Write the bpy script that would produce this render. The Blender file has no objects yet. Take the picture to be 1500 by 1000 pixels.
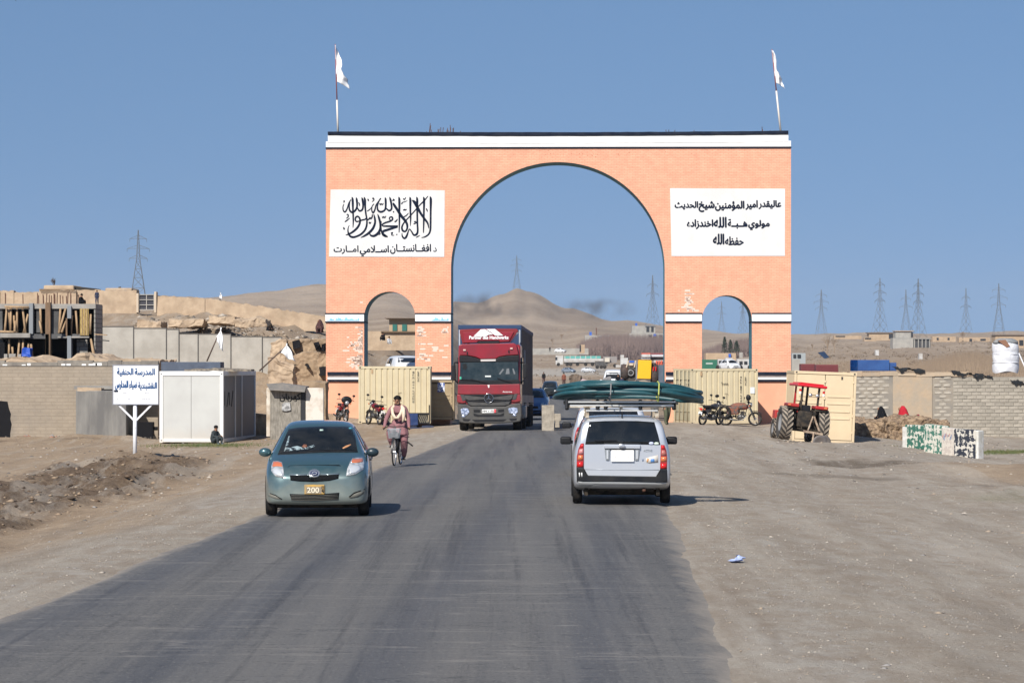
import bpy, bmesh, math, random
import numpy as np
from mathutils import Vector, Matrix, noise
from mathutils.bvhtree import BVHTree

scene = bpy.context.scene
COL = scene.collection
R = math.radians
rnd = random.Random(7)

# ------------------------------------------------------------------ camera
CAM_H = 2.49
FPX = 4500.0            # focal length in pixels of the 1500 px wide photograph
HOR = 528.0             # row of the horizon
cam_d = bpy.data.cameras.new('camera')
cam_d.sensor_width = 36.0
cam_d.lens = FPX / 1500.0 * 36.0
cam_d.shift_y = (HOR - 500.0) / 1500.0
cam_d.clip_start = 0.5
cam_d.clip_end = 30000.0
cam_d.dof.use_dof = True
cam_d.dof.focus_distance = 85.0
cam_d.dof.aperture_fstop = 18.0
cam = bpy.data.objects.new('camera', cam_d)
cam.location = (0, 0, CAM_H)
cam.rotation_euler = (R(90), 0, 0)
COL.objects.link(cam)
scene.camera = cam

# ------------------------------------------------------------------ light
SUN = Vector((-0.42, -0.95, 0.85)).normalized()      # towards the sun
SUN_EL = math.asin(SUN.z)
SUN_AZ = math.atan2(SUN.x, SUN.y)
SKY_K, SKY_Z = 0.6, 0.20
world = bpy.data.worlds.new('World')
scene.world = world
world.use_nodes = True
nt = world.node_tree
bg = nt.nodes['Background']
sky = nt.nodes.new('ShaderNodeTexSky')
sky.sky_type = 'NISHITA'
sky.sun_disc = False
sky.sun_elevation = SUN_EL
sky.sun_rotation = SUN_AZ
sky.altitude = 1500
sky.air_density = 1.0
sky.dust_density = 0.6
sky.ozone_density = 1.3
tcw = nt.nodes.new('ShaderNodeTexCoord')
sxw = nt.nodes.new('ShaderNodeSeparateXYZ')
nt.links.new(tcw.outputs['Generated'], sxw.inputs[0])
azw = nt.nodes.new('ShaderNodeMath')
azw.operation = 'MULTIPLY_ADD'      # the clear dark blue reaches down close to the horizon
azw.inputs[1].default_value = SKY_K
azw.inputs[2].default_value = SKY_Z
nt.links.new(sxw.outputs['Z'], azw.inputs[0])
cxw = nt.nodes.new('ShaderNodeCombineXYZ')
nt.links.new(sxw.outputs['X'], cxw.inputs['X'])
nt.links.new(sxw.outputs['Y'], cxw.inputs['Y'])
nt.links.new(azw.outputs[0], cxw.inputs['Z'])
nt.links.new(cxw.outputs[0], sky.inputs['Vector'])
hs = nt.nodes.new('ShaderNodeHueSaturation')
hs.inputs['Saturation'].default_value = 1.13
nt.links.new(sky.outputs[0], hs.inputs['Color'])
nt.links.new(hs.outputs[0], bg.inputs['Color'])
bg.inputs['Strength'].default_value = 0.087

sun_d = bpy.data.lights.new('sun', 'SUN')
sun_d.energy = 5.0
sun_d.angle = R(0.5)
sun_d.color = (1.0, 0.945, 0.86)
sun_o = bpy.data.objects.new('sun', sun_d)
sun_o.rotation_euler = (-SUN).to_track_quat('-Z', 'Y').to_euler()
sun_o.location = (-30, -60, 60)
COL.objects.link(sun_o)

scene.view_settings.view_transform = 'Standard'
scene.view_settings.look = 'None'
scene.view_settings.gamma = 1.0
scene.view_settings.exposure = 0.25
scene.view_settings.use_curve_mapping = False
try:
	scene.cycles.volume_bounces = 1
	scene.cycles.max_bounces = 6
	scene.cycles.transparent_max_bounces = 12
except Exception:
	pass

# ------------------------------------------------------------------ materials
MATS = {}

def M(name, col, rough=0.7, metal=0.0, col2=None, scale=4.0, amt=1.0, bump=0.0, bscale=30.0,
	  dirt=None, coat=0.0, emit=None, vary=0.0, sharp=0.12, stretch=(1, 1, 1), spec=0.5, detail=5.0, mid=0.5):
	if name in MATS:
		return MATS[name]
	m = bpy.data.materials.new(name)
	m.use_nodes = True
	n = m.node_tree.nodes
	l = m.node_tree.links
	b = n['Principled BSDF']
	b.inputs['Roughness'].default_value = rough
	b.inputs['Metallic'].default_value = metal
	b.inputs['Specular IOR Level'].default_value = spec if max(col) > 0.03 or rough < 0.6 else 0.12
	if coat:
		b.inputs['Coat Weight'].default_value = coat
		b.inputs['Coat Roughness'].default_value = 0.06
	tc = n.new('ShaderNodeTexCoord')
	mp = n.new('ShaderNodeMapping')
	mp.inputs['Scale'].default_value = stretch
	l.new(tc.outputs['Object'], mp.inputs['Vector'])
	rgb = n.new('ShaderNodeRGB')
	rgb.outputs[0].default_value = (*col, 1)
	cur = rgb.outputs[0]
	if col2 is not None:
		ns = n.new('ShaderNodeTexNoise')
		ns.inputs['Scale'].default_value = scale
		ns.inputs['Detail'].default_value = detail
		ns.inputs['Roughness'].default_value = 0.62
		l.new(mp.outputs[0], ns.inputs['Vector'])
		mr = n.new('ShaderNodeMapRange')
		mr.inputs['From Min'].default_value = mid - sharp
		mr.inputs['From Max'].default_value = mid + sharp
		mr.inputs['To Max'].default_value = amt
		l.new(ns.outputs['Fac'], mr.inputs['Value'])
		mx = n.new('ShaderNodeMix')
		mx.data_type = 'RGBA'
		l.new(mr.outputs[0], mx.inputs['Factor'])
		l.new(cur, mx.inputs['A'])
		mx.inputs['B'].default_value = (*col2, 1)
		cur = mx.outputs['Result']
	if vary:
		oi = n.new('ShaderNodeObjectInfo')
		mr = n.new('ShaderNodeMapRange')
		mr.inputs['To Min'].default_value = 1 - vary
		mr.inputs['To Max'].default_value = 1 + vary
		l.new(oi.outputs['Random'], mr.inputs['Value'])
		vm = n.new('ShaderNodeVectorMath')
		vm.operation = 'SCALE'
		l.new(cur, vm.inputs[0])
		l.new(mr.outputs[0], vm.inputs['Scale'])
		cur = vm.outputs[0]
	if dirt:
		z0, z1, dc, damt = dirt
		sx = n.new('ShaderNodeSeparateXYZ')
		l.new(tc.outputs['Object'], sx.inputs[0])
		nd = n.new('ShaderNodeTexNoise')
		nd.inputs['Scale'].default_value = 3.5
		nd.inputs['Detail'].default_value = 6
		l.new(tc.outputs['Object'], nd.inputs['Vector'])
		ad = n.new('ShaderNodeMath')
		ad.operation = 'MULTIPLY_ADD'
		ad.inputs[1].default_value = (z1 - z0) * 0.9
		l.new(nd.outputs['Fac'], ad.inputs[0])
		l.new(sx.outputs['Z'], ad.inputs[2])
		mr = n.new('ShaderNodeMapRange')
		mr.inputs['From Min'].default_value = z0 + (z1 - z0) * 0.45
		mr.inputs['From Max'].default_value = z1 + (z1 - z0) * 0.45
		mr.inputs['To Min'].default_value = damt
		mr.inputs['To Max'].default_value = damt * 0.10
		l.new(ad.outputs[0], mr.inputs['Value'])
		mx = n.new('ShaderNodeMix')
		mx.data_type = 'RGBA'
		l.new(mr.outputs[0], mx.inputs['Factor'])
		l.new(cur, mx.inputs['A'])
		mx.inputs['B'].default_value = (*dc, 1)
		cur = mx.outputs['Result']
		rr = n.new('ShaderNodeMapRange')
		rr.inputs['To Min'].default_value = rough
		rr.inputs['To Max'].default_value = 0.85
		l.new(mr.outputs[0], rr.inputs['Value'])
		l.new(rr.outputs[0], b.inputs['Roughness'])
	l.new(cur, b.inputs['Base Color'])
	if bump:
		nb = n.new('ShaderNodeTexNoise')
		nb.inputs['Scale'].default_value = bscale
		nb.inputs['Detail'].default_value = 4
		l.new(mp.outputs[0], nb.inputs['Vector'])
		bm = n.new('ShaderNodeBump')
		bm.inputs['Strength'].default_value = 1.0
		bm.inputs['Distance'].default_value = bump
		l.new(nb.outputs['Fac'], bm.inputs['Height'])
		l.new(bm.outputs[0], b.inputs['Normal'])
	if emit:
		b.inputs['Emission Color'].default_value = (*emit[0], 1)
		b.inputs['Emission Strength'].default_value = emit[1]
	MATS[name] = m
	return m

def brick_mat(name, c1, c2, mortar, bw, bh, ms=0.012, bump=0.01, stain=None, stain_scale=0.5, stain_mid=0.6, offx=0.0):
	"""bricks laid in the local XZ plane"""
	m = bpy.data.materials.new(name)
	m.use_nodes = True
	n = m.node_tree.nodes
	l = m.node_tree.links
	b = n['Principled BSDF']
	b.inputs['Roughness'].default_value = 0.85
	tc = n.new('ShaderNodeTexCoord')
	sx = n.new('ShaderNodeSeparateXYZ')
	l.new(tc.outputs['Object'], sx.inputs[0])
	ad = n.new('ShaderNodeMath')
	ad.operation = 'ADD'
	l.new(sx.outputs['X'], ad.inputs[0])
	l.new(sx.outputs['Y'], ad.inputs[1])
	cb = n.new('ShaderNodeCombineXYZ')
	l.new(ad.outputs[0], cb.inputs['X'])
	l.new(sx.outputs['Z'], cb.inputs['Y'])
	br = n.new('ShaderNodeTexBrick')
	br.inputs['Scale'].default_value = 1.0
	br.inputs['Brick Width'].default_value = bw
	br.inputs['Row Height'].default_value = bh
	br.inputs['Mortar Size'].default_value = ms
	br.inputs['Mortar Smooth'].default_value = 0.3
	br.inputs['Color1'].default_value = (*c1, 1)
	br.inputs['Color2'].default_value = (*c2, 1)
	br.inputs['Mortar'].default_value = (*mortar, 1)
	l.new(cb.outputs[0], br.inputs['Vector'])
	cur = br.outputs['Color']
	fine = n.new('ShaderNodeTexNoise')
	fine.inputs['Scale'].default_value = 2.2
	fine.inputs['Detail'].default_value = 8
	fine.inputs['Roughness'].default_value = 0.7
	l.new(tc.outputs['Object'], fine.inputs['Vector'])
	fr = n.new('ShaderNodeMapRange')
	fr.inputs['From Min'].default_value = 0.3
	fr.inputs['From Max'].default_value = 0.7
	fr.inputs['To Min'].default_value = 0.86
	fr.inputs['To Max'].default_value = 1.1
	l.new(fine.outputs['Fac'], fr.inputs['Value'])
	vm = n.new('ShaderNodeVectorMath')
	vm.operation = 'SCALE'
	l.new(cur, vm.inputs[0])
	l.new(fr.outputs[0], vm.inputs['Scale'])
	cur = vm.outputs[0]
	if stain:
		st = n.new('ShaderNodeTexNoise')
		st.inputs['Scale'].default_value = stain_scale
		st.inputs['Detail'].default_value = 9
		st.inputs['Roughness'].default_value = 0.7
		l.new(tc.outputs['Object'], st.inputs['Vector'])
		mr = n.new('ShaderNodeMapRange')
		mr.inputs['From Min'].default_value = stain_mid
		mr.inputs['From Max'].default_value = stain_mid + 0.16
		mr.inputs['To Max'].default_value = 0.6
		l.new(st.outputs['Fac'], mr.inputs['Value'])
		mx = n.new('ShaderNodeMix')
		mx.data_type = 'RGBA'
		l.new(mr.outputs[0], mx.inputs['Factor'])
		l.new(cur, mx.inputs['A'])
		mx.inputs['B'].default_value = (*stain, 1)
		cur = mx.outputs['Result']
	l.new(cur, b.inputs['Base Color'])
	bm = n.new('ShaderNodeBump')
	bm.inputs['Distance'].default_value = bump
	bm.invert = True
	l.new(br.outputs['Fac'], bm.inputs['Height'])
	l.new(bm.outputs[0], b.inputs['Normal'])
	return m

# ------------------------------------------------------------------ mesh builder
class MB:
	def __init__(s):
		s.v = []
		s.f = []
		s.m = []
		s.mi = 0

	def add(s, vs, fs):
		k = len(s.v)
		s.v += [tuple(p) for p in vs]
		s.f += [tuple(k + i for i in f) for f in fs]
		s.m += [s.mi] * len(fs)
		return s

	def box(s, x0, x1, y0, y1, z0, z1, rot=None, pivot=None, jit=0.0):
		vs = [(x, y, z) for z in (z0, z1) for y in (y0, y1) for x in (x0, x1)]
		if jit:
			vs = [(x + rnd.uniform(-jit, jit), y + rnd.uniform(-jit, jit), z + rnd.uniform(-jit, jit)) for x, y, z in vs]
		if rot is not None:
			pv = Vector(pivot) if pivot is not None else Vector(((x0 + x1) / 2, (y0 + y1) / 2, (z0 + z1) / 2))
			vs = [rot @ (Vector(p) - pv) + pv for p in vs]
		return s.add(vs, [(0, 2, 3, 1), (4, 5, 7, 6), (0, 1, 5, 4), (2, 6, 7, 3), (0, 4, 6, 2), (1, 3, 7, 5)])

	def cyl(s, p0, p1, r0, r1=None, n=10, caps=True):
		if r1 is None:
			r1 = r0
		p0 = Vector(p0)
		p1 = Vector(p1)
		d = (p1 - p0)
		q = d.to_track_quat('Z', 'Y')
		a = []
		for p, r in ((p0, r0), (p1, r1)):
			for i in range(n):
				t = 2 * math.pi * i / n
				a.append(p + q @ Vector((math.cos(t) * r, math.sin(t) * r, 0)))
		fs = [(i, (i + 1) % n, n + (i + 1) % n, n + i) for i in range(n)]
		if caps:
			fs += [tuple(range(n - 1, -1, -1)), tuple(range(n, 2 * n))]
		return s.add(a, fs)

	def bar(s, p0, p1, w, h=None):
		"""square bar"""
		p0 = Vector(p0); p1 = Vector(p1)
		h = h or w
		q = (p1 - p0).to_track_quat('Z', 'Y')
		a = []
		for p in (p0, p1):
			for sx, sy in ((-1, -1), (1, -1), (1, 1), (-1, 1)):
				a.append(p + q @ Vector((sx * w / 2, sy * h / 2, 0)))
		return s.add(a, [(0, 1, 5, 4), (1, 2, 6, 5), (2, 3, 7, 6), (3, 0, 4, 7), (3, 2, 1, 0), (4, 5, 6, 7)])

	def tube(s, pts, r, n=8, closed=False, rr=None):
		pts = [Vector(p) for p in pts]
		N = len(pts)
		vs = []
		prev = None
		for i, p in enumerate(pts):
			a = pts[(i - 1) % N] if (closed or i > 0) else p
			b = pts[(i + 1) % N] if (closed or i < N - 1) else p
			t = (b - a).normalized()
			if prev is None:
				u = t.orthogonal().normalized()
			else:
				u = (prev - t * prev.dot(t)).normalized()
			prev = u
			w = t.cross(u)
			ri = rr[i] if rr else r
			for k in range(n):
				th = 2 * math.pi * k / n
				vs.append(p + (u * math.cos(th) + w * math.sin(th)) * ri)
		fs = []
		for i in range(N if closed else N - 1):
			j = (i + 1) % N
			for k in range(n):
				fs.append((i * n + k, i * n + (k + 1) % n, j * n + (k + 1) % n, j * n + k))
		if not closed:
			fs += [tuple(range(n - 1, -1, -1)), tuple((N - 1) * n + k for k in range(n))]
		return s.add(vs, fs)

	def lathe(s, prof, n=20, axis='X', c=(0, 0, 0), close=False):
		"""prof: (radius, along)"""
		vs = []
		for r, a in prof:
			for k in range(n):
				t = 2 * math.pi * k / n
				x, y = math.cos(t) * r, math.sin(t) * r
				p = {'X': (a, x, y), 'Y': (x, a, y), 'Z': (x, y, a)}[axis]
				vs.append((p[0] + c[0], p[1] + c[1], p[2] + c[2]))
		P = len(prof)
		fs = []
		for i in range(P if close else P - 1):
			j = (i + 1) % P
			for k in range(n):
				fs.append((i * n + k, i * n + (k + 1) % n, j * n + (k + 1) % n, j * n + k))
		if not close:
			fs += [tuple(range(n - 1, -1, -1)), tuple((P - 1) * n + k for k in range(n))]
		return s.add(vs, fs)

	def prism(s, poly, y0, y1, plane='XZ'):
		"""polygon in a plane, extruded along the third axis"""
		n = len(poly)
		def P(u, v, w):
			return {'XZ': (u, w, v), 'YZ': (w, u, v), 'XY': (u, v, w)}[plane]
		vs = [P(u, v, y0) for u, v in poly] + [P(u, v, y1) for u, v in poly]
		fs = [tuple(range(n)), tuple(range(2 * n - 1, n - 1, -1))]
		fs += [(i, n + i, n + (i + 1) % n, (i + 1) % n) for i in range(n)]
		return s.add(vs, fs)

	def grid(s, fn, nu, nv):
		vs = [fn(i / nu, j / nv) for j in range(nv + 1) for i in range(nu + 1)]
		fs = [(j * (nu + 1) + i, j * (nu + 1) + i + 1, (j + 1) * (nu + 1) + i + 1, (j + 1) * (nu + 1) + i)
			  for j in range(nv) for i in range(nu)]
		return s.add(vs, fs)

	def ball(s, c, r, n=10, m=7):
		if not hasattr(r, '__len__'):
			r = (r, r, r)
		vs = [(c[0], c[1], c[2] - r[2])]
		for j in range(1, m):
			ph = math.pi * j / m
			for i in range(n):
				t = 2 * math.pi * i / n
				vs.append((c[0] + r[0] * math.sin(ph) * math.cos(t), c[1] + r[1] * math.sin(ph) * math.sin(t), c[2] - r[2] * math.cos(ph)))
		vs.append((c[0], c[1], c[2] + r[2]))
		L = len(vs) - 1
		fs = [(0, 1 + (i + 1) % n, 1 + i) for i in range(n)]
		for j in range(m - 2):
			a = 1 + j * n
			fs += [(a + i, a + (i + 1) % n, a + n + (i + 1) % n, a + n + i) for i in range(n)]
		a = 1 + (m - 2) * n
		fs += [(a + i, a + (i + 1) % n, L) for i in range(n)]
		return s.add(vs, fs)

	def mesh(s, name, mats):
		me = bpy.data.meshes.new(name)
		me.from_pydata(s.v, [], s.f)
		if not isinstance(mats, (list, tuple)):
			mats = [mats]
		for m in mats:
			me.materials.append(m)
		if len(mats) > 1:
			me.polygons.foreach_set('material_index', s.m)
		bm = bmesh.new()
		bm.from_mesh(me)
		bmesh.ops.recalc_face_normals(bm, faces=bm.faces)
		bm.to_mesh(me)
		bm.free()
		me.update()
		return me

	def build(s, name, mats, parent=None, smooth=False, bevel=0.0, sub=0, loc=None, rot=None, segs=2):
		me = s.mesh(name, mats)
		return link_mesh(name, me, parent, smooth, bevel, sub, loc, rot, segs)

def link_mesh(name, me, parent=None, smooth=False, bevel=0.0, sub=0, loc=None, rot=None, segs=2):
	o = bpy.data.objects.new(name, me)
	COL.objects.link(o)
	if parent is not None:
		o.parent = parent
	if loc is not None:
		o.location = loc
	if rot is not None:
		o.rotation_euler = rot
	if smooth:
		me.polygons.foreach_set('use_smooth', [True] * len(me.polygons))
	if bevel:
		b = o.modifiers.new('bevel', 'BEVEL')
		b.width = bevel
		b.segments = segs
		b.limit_method = 'ANGLE'
		b.angle_limit = R(35)
		b.harden_normals = False
		me.polygons.foreach_set('use_smooth', [True] * len(me.polygons))
		w = o.modifiers.new('wn', 'WEIGHTED_NORMAL')
		w.keep_sharp = False
	if sub:
		b = o.modifiers.new('sub', 'SUBSURF')
		b.levels = sub
		b.render_levels = sub
	return o

def thing(name, label, cat, loc=(0, 0, 0), rz=0.0, group=None, rx=0.0, ry=0.0):
	o = bpy.data.objects.new(name, None)
	o.empty_display_size = 0.3
	COL.objects.link(o)
	o.location = loc
	o.rotation_euler = (rx, ry, rz)
	o['label'] = label
	o['category'] = cat
	if group:
		o['group'] = group
	return o

def tag(o, label, cat, group=None, kind=None):
	o['label'] = label
	o['category'] = cat
	if group:
		o['group'] = group
	if kind:
		o['kind'] = kind
	return o

def children(o):
	return list(o.children)

def copy_tree(o, parent=None):
	c = o.copy()
	COL.objects.link(c)
	if parent is not None:
		c.parent = parent
	for ch in list(o.children):
		copy_tree(ch, c)
	return c

def place(root, loc, rz=0.0, label=None, s=None):
	c = copy_tree(root)
	c.location = loc
	c.rotation_euler = (0, 0, rz)
	if label:
		c['label'] = label
	if s:
		c.scale = (s, s, s) if not hasattr(s, '__len__') else s
	return c

# pixel of the photograph and distance -> metres in the place
def X(px, D):
	return (px - 750.0) * D / FPX
def Z(py, D):
	return CAM_H + (HOR - py) * D / FPX

def surf_patch(bvh, poly, axis, off, cuts=2, start=6.0, sign=1, thick=0.0):
	"""polygon (u, z) laid on a body; axis 'Y': u is x, ray along +y * sign; axis 'X': u is y"""
	bm = bmesh.new()
	vs = [bm.verts.new((u, 0, z)) for u, z in poly]
	f = bm.faces.new(vs)
	bmesh.ops.triangulate(bm, faces=[f])
	for _ in range(cuts):
		bmesh.ops.subdivide_edges(bm, edges=bm.edges[:], cuts=1, use_grid_fill=True)
	d = Vector((0, 1, 0)) if axis == 'Y' else Vector((1, 0, 0))
	d = d * sign
	for v in bm.verts:
		u, z = v.co.x, v.co.z
		o = Vector((u, 0, z)) if axis == 'Y' else Vector((0, u, z))
		o = o - d * start
		hit = bvh.ray_cast(o, d)
		if hit[0] is None:
			near = bvh.find_nearest(o + d * start * 0.7)
			p = near[0] - d * off
		else:
			p = hit[0] - d * off
		v.co = p
	bmesh.ops.recalc_face_normals(bm, faces=bm.faces)
	mb = MB()
	bm.verts.index_update()
	mb.v = [tuple(v.co) for v in bm.verts]
	mb.f = [tuple(v.index for v in f.verts) for f in bm.faces]
	mb.m = [0] * len(mb.f)
	if thick:
		# a skirt back into the body, so that the patch has depth
		k = len(mb.v)
		be = [e for e in bm.edges if len(e.link_faces) == 1]
		idx = {}
		for e in be:
			for v in e.verts:
				if v.index not in idx:
					idx[v.index] = len(mb.v)
					mb.v.append(tuple(Vector(v.co) + d * (off + thick)))
		for e in be:
			a, b = e.verts[0].index, e.verts[1].index
			mb.f.append((a, b, idx[b], idx[a]))
			mb.m.append(0)
	bm.free()
	return mb

def bvh_of(o):
	dg = bpy.context.evaluated_depsgraph_get()
	ev = o.evaluated_get(dg)
	me = ev.to_mesh()
	vs = [v.co.copy() for v in me.vertices]
	fs = [tuple(p.vertices) for p in me.polygons]
	ev.to_mesh_clear()
	return BVHTree.FromPolygons(vs, fs)

# ------------------------------------------------------------------ writing
AR = {}
def _ar(ch, base, n):
	AR[ch] = [base + i for i in range(n)]
for ch, base, n in (('ا', 0xFE8D, 2), ('ب', 0xFE8F, 4), ('ة', 0xFE93, 2), ('ت', 0xFE95, 4), ('ث', 0xFE99, 4), ('ج', 0xFE9D, 4),
					('ح', 0xFEA1, 4), ('خ', 0xFEA5, 4), ('د', 0xFEA9, 2), ('ذ', 0xFEAB, 2), ('ر', 0xFEAD, 2), ('ز', 0xFEAF, 2),
					('س', 0xFEB1, 4), ('ش', 0xFEB5, 4), ('ص', 0xFEB9, 4), ('ض', 0xFEBD, 4), ('ط', 0xFEC1, 4), ('ظ', 0xFEC5, 4),
					('ع', 0xFEC9, 4), ('غ', 0xFECD, 4), ('ف', 0xFED1, 4), ('ق', 0xFED5, 4), ('ك', 0xFED9, 4), ('ل', 0xFEDD, 4),
					('م', 0xFEE1, 4), ('ن', 0xFEE5, 4), ('ه', 0xFEE9, 4), ('و', 0xFEED, 2), ('ؤ', 0xFE85, 2), ('ي', 0xFEF1, 4),
					('\u06fa', 0xFEFB, 2)):
	_ar(ch, base, n)

def shape(s):
	s = s.replace('لا', '\u06fa').replace('الله', 'ا\uFDF2' if False else 'الله')
	out = []
	n = len(s)
	def joins_next(c):
		return c == 'ـ' or (c in AR and len(AR[c]) == 4)
	def joinable(c):
		return c == 'ـ' or c in AR
	for i, c in enumerate(s):
		if c not in AR:
			out.append(c)
			continue
		pv = i > 0 and joins_next(s[i - 1])
		nx = i < n - 1 and joinable(s[i + 1]) and len(AR[c]) == 4
		f = AR[c]
		if len(f) == 2:
			g = f[1] if pv else f[0]
		else:
			g = f[3] if (pv and nx) else f[1] if pv else f[2] if nx else f[0]
		out.append(chr(g))
	return ''.join(reversed(out))

def text_mesh(s, name, m, parent, x0, x1, z0, z1, y, ext=0.006, bold=0.0, arabic=False, keep=False, rot90=False):
	c = bpy.data.curves.new('t', 'FONT')
	c.body = shape(s) if arabic else s
	c.size = 1.0
	c.resolution_u = 3
	c.extrude = 0.001
	o = bpy.data.objects.new('t', c)
	COL.objects.link(o)
	dg = bpy.context.evaluated_depsgraph_get()
	me = bpy.data.meshes.new_from_object(o.evaluated_get(dg))
	bpy.data.objects.remove(o)
	bpy.data.curves.remove(c)
	n = len(me.vertices)
	if not n:
		return None
	co = np.empty(n * 3)
	me.vertices.foreach_get('co', co)
	co = co.reshape(-1, 3)
	if rot90:
		co = np.stack([-co[:, 1], co[:, 0], co[:, 2]], 1)
	mn, mx = co.min(0), co.max(0)
	sx = (x1 - x0) / max(mx[0] - mn[0], 1e-6)
	sz = (z1 - z0) / max(mx[1] - mn[1], 1e-6)
	if keep:
		sx = sz = min(sx, sz)
	nx = (co[:, 0] - (mn[0] + mx[0]) / 2) * sx + (x0 + x1) / 2
	nz = (co[:, 1] - (mn[1] + mx[1]) / 2) * sz + (z0 + z1) / 2
	ny = y - np.sign(co[:, 2]) * ext
	ny = np.where(np.abs(ny - y) < 1e-9, y, ny)
	me.vertices.foreach_set('co', np.stack([nx, ny, nz], 1).ravel())
	if bold:
		# brush-thick letters: the same outlines laid again a hair to each side
		bm = bmesh.new()
		w = bold * (x1 - x0 + z1 - z0) / 2 * 1.1 if False else bold * (z1 - z0)
		for i, (dx, dz) in enumerate(((0, 0), (-w, 0), (w, 0), (0, -w), (0, w))):
			k = len(bm.verts)
			bm.from_mesh(me)
			bm.verts.ensure_lookup_table()
			for v in bm.verts[k:]:
				v.co.x += dx
				v.co.z += dz
				v.co.y -= 0.0004 * i
		bm.to_mesh(me)
		bm.free()
	me.materials.clear()
	me.materials.append(m)
	me.name = name
	me.update()
	return link_mesh(name, me, parent)

def smooth_path(pts, k=5):
	"""Catmull-Rom through (x, z, width)"""
	out = []
	n = len(pts)
	for i in range(n - 1):
		p0 = pts[max(i - 1, 0)]
		p1 = pts[i]
		p2 = pts[i + 1]
		p3 = pts[min(i + 2, n - 1)]
		for j in range(k):
			t = j / k
			out.append(tuple(0.5 * ((2 * b) + (-a + c) * t + (2 * a - 5 * b + 4 * c - d) * t * t + (-a + 3 * b - 3 * c + d) * t ** 3)
							 for a, b, c, d in zip(p0, p1, p2, p3)))
	out.append(tuple(pts[-1]))
	return out

def stroke(mb, pts, y, ext=0.006, k=5):
	P = smooth_path(pts, k) if len(pts) > 2 else pts
	L = []
	for i, (x, z, w) in enumerate(P):
		a = P[max(i - 1, 0)]
		b = P[min(i + 1, len(P) - 1)]
		dx, dz = b[0] - a[0], b[1] - a[1]
		q = math.hypot(dx, dz) or 1
		nx, nz = -dz / q * w / 2, dx / q * w / 2
		L.append(((x + nx, z + nz), (x - nx, z - nz)))
	vs = []
	for a, b in L:
		vs += [(a[0], y - ext, a[1]), (b[0], y - ext, b[1]), (b[0], y + ext, b[1]), (a[0], y + ext, a[1])]
	fs = []
	for i in range(len(L) - 1):
		q = i * 4
		for e in range(4):
			fs.append((q + e, q + (e + 1) % 4, q + 4 + (e + 1) % 4, q + 4 + e))
	fs += [(0, 1, 2, 3), tuple(len(vs) - 4 + e for e in range(4))]
	mb.add(vs, fs)

# ------------------------------------------------------------------ figures (one continuous skinned body)
def skin_mesh(name, joints, edges, mats, pick=None, sub=1):
	"""joints: {name: (x, y, z, r)}; returns a mesh grown over the skeleton"""
	keys = list(joints)
	ix = {k: i for i, k in enumerate(keys)}
	me = bpy.data.meshes.new(name)
	me.from_pydata([joints[k][:3] for k in keys], [(ix[a], ix[b]) for a, b in edges], [])
	o = bpy.data.objects.new(name, me)
	COL.objects.link(o)
	sk = o.modifiers.new('skin', 'SKIN')
	sk.use_smooth_shade = True
	for i, k in enumerate(keys):
		r = joints[k][3]
		me.skin_vertices[0].data[i].radius = (r, r) if not hasattr(r, '__len__') else r
		me.skin_vertices[0].data[i].use_root = (i == 0)
	sb = o.modifiers.new('sub', 'SUBSURF')
	sb.levels = sub
	dg = bpy.context.evaluated_depsgraph_get()
	out = bpy.data.meshes.new_from_object(o.evaluated_get(dg))
	bpy.data.objects.remove(o)
	out.name = name
	out.materials.clear()
	for m in mats:
		out.materials.append(m)
	if pick:
		for p in out.polygons:
			p.material_index = pick(p.center)
	out.polygons.foreach_set('use_smooth', [True] * len(out.polygons))
	return out
# ================================================================== GROUND
NT = np.random.RandomState(5).rand(512, 512)
def vnoise(x, y):
	xi = np.floor(x).astype(int)
	yi = np.floor(y).astype(int)
	fx = x - xi
	fy = y - yi
	fx = fx * fx * (3 - 2 * fx)
	fy = fy * fy * (3 - 2 * fy)
	a = NT[xi % 512, yi % 512]
	b = NT[(xi + 1) % 512, yi % 512]
	c = NT[xi % 512, (yi + 1) % 512]
	d = NT[(xi + 1) % 512, (yi + 1) % 512]
	return (a * (1 - fx) + b * fx) * (1 - fy) + (c * (1 - fx) + d * fx) * fy

def fbm(x, y, o=4, g=0.5):
	s = 0
	a = 1
	t = 0
	for i in range(o):
		s = s + a * (vnoise(x * 2 ** i + 17.3 * i, y * 2 ** i + 9.1 * i) - 0.5)
		t += a
		a *= g
	return s / t * 2

def sstep(a, b, v):
	t = np.clip((v - a) / (b - a), 0, 1)
	return t * t * (3 - 2 * t)

RY = [-80, 0, 23.7, 32, 44, 48, 70, 115, 155, 230, 340, 480, 640, 900]
RL = [-9.8, -6.42, -5.36, -5.0, -4.5, -4.3, -3.3, -1.35, -0.6, 0.0, 1.0, 2.6, 4.5, 8]
RR = [-1.6, 1.0, 1.82, 2.10, 2.44, 2.57, 3.3, 4.9, 6.3, 7.0, 8.0, 9.6, 12, 16]
RZ = [0, 0, 0, 0, 0, 0, 0, -0.12, -0.42, -0.95, -1.5, -1.65, -1.6, -1.1]
def road_l(y): return np.interp(y, RY, RL)
def road_r(y): return np.interp(y, RY, RR)
def road_z(y): return np.interp(y, RY, RZ)

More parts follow.
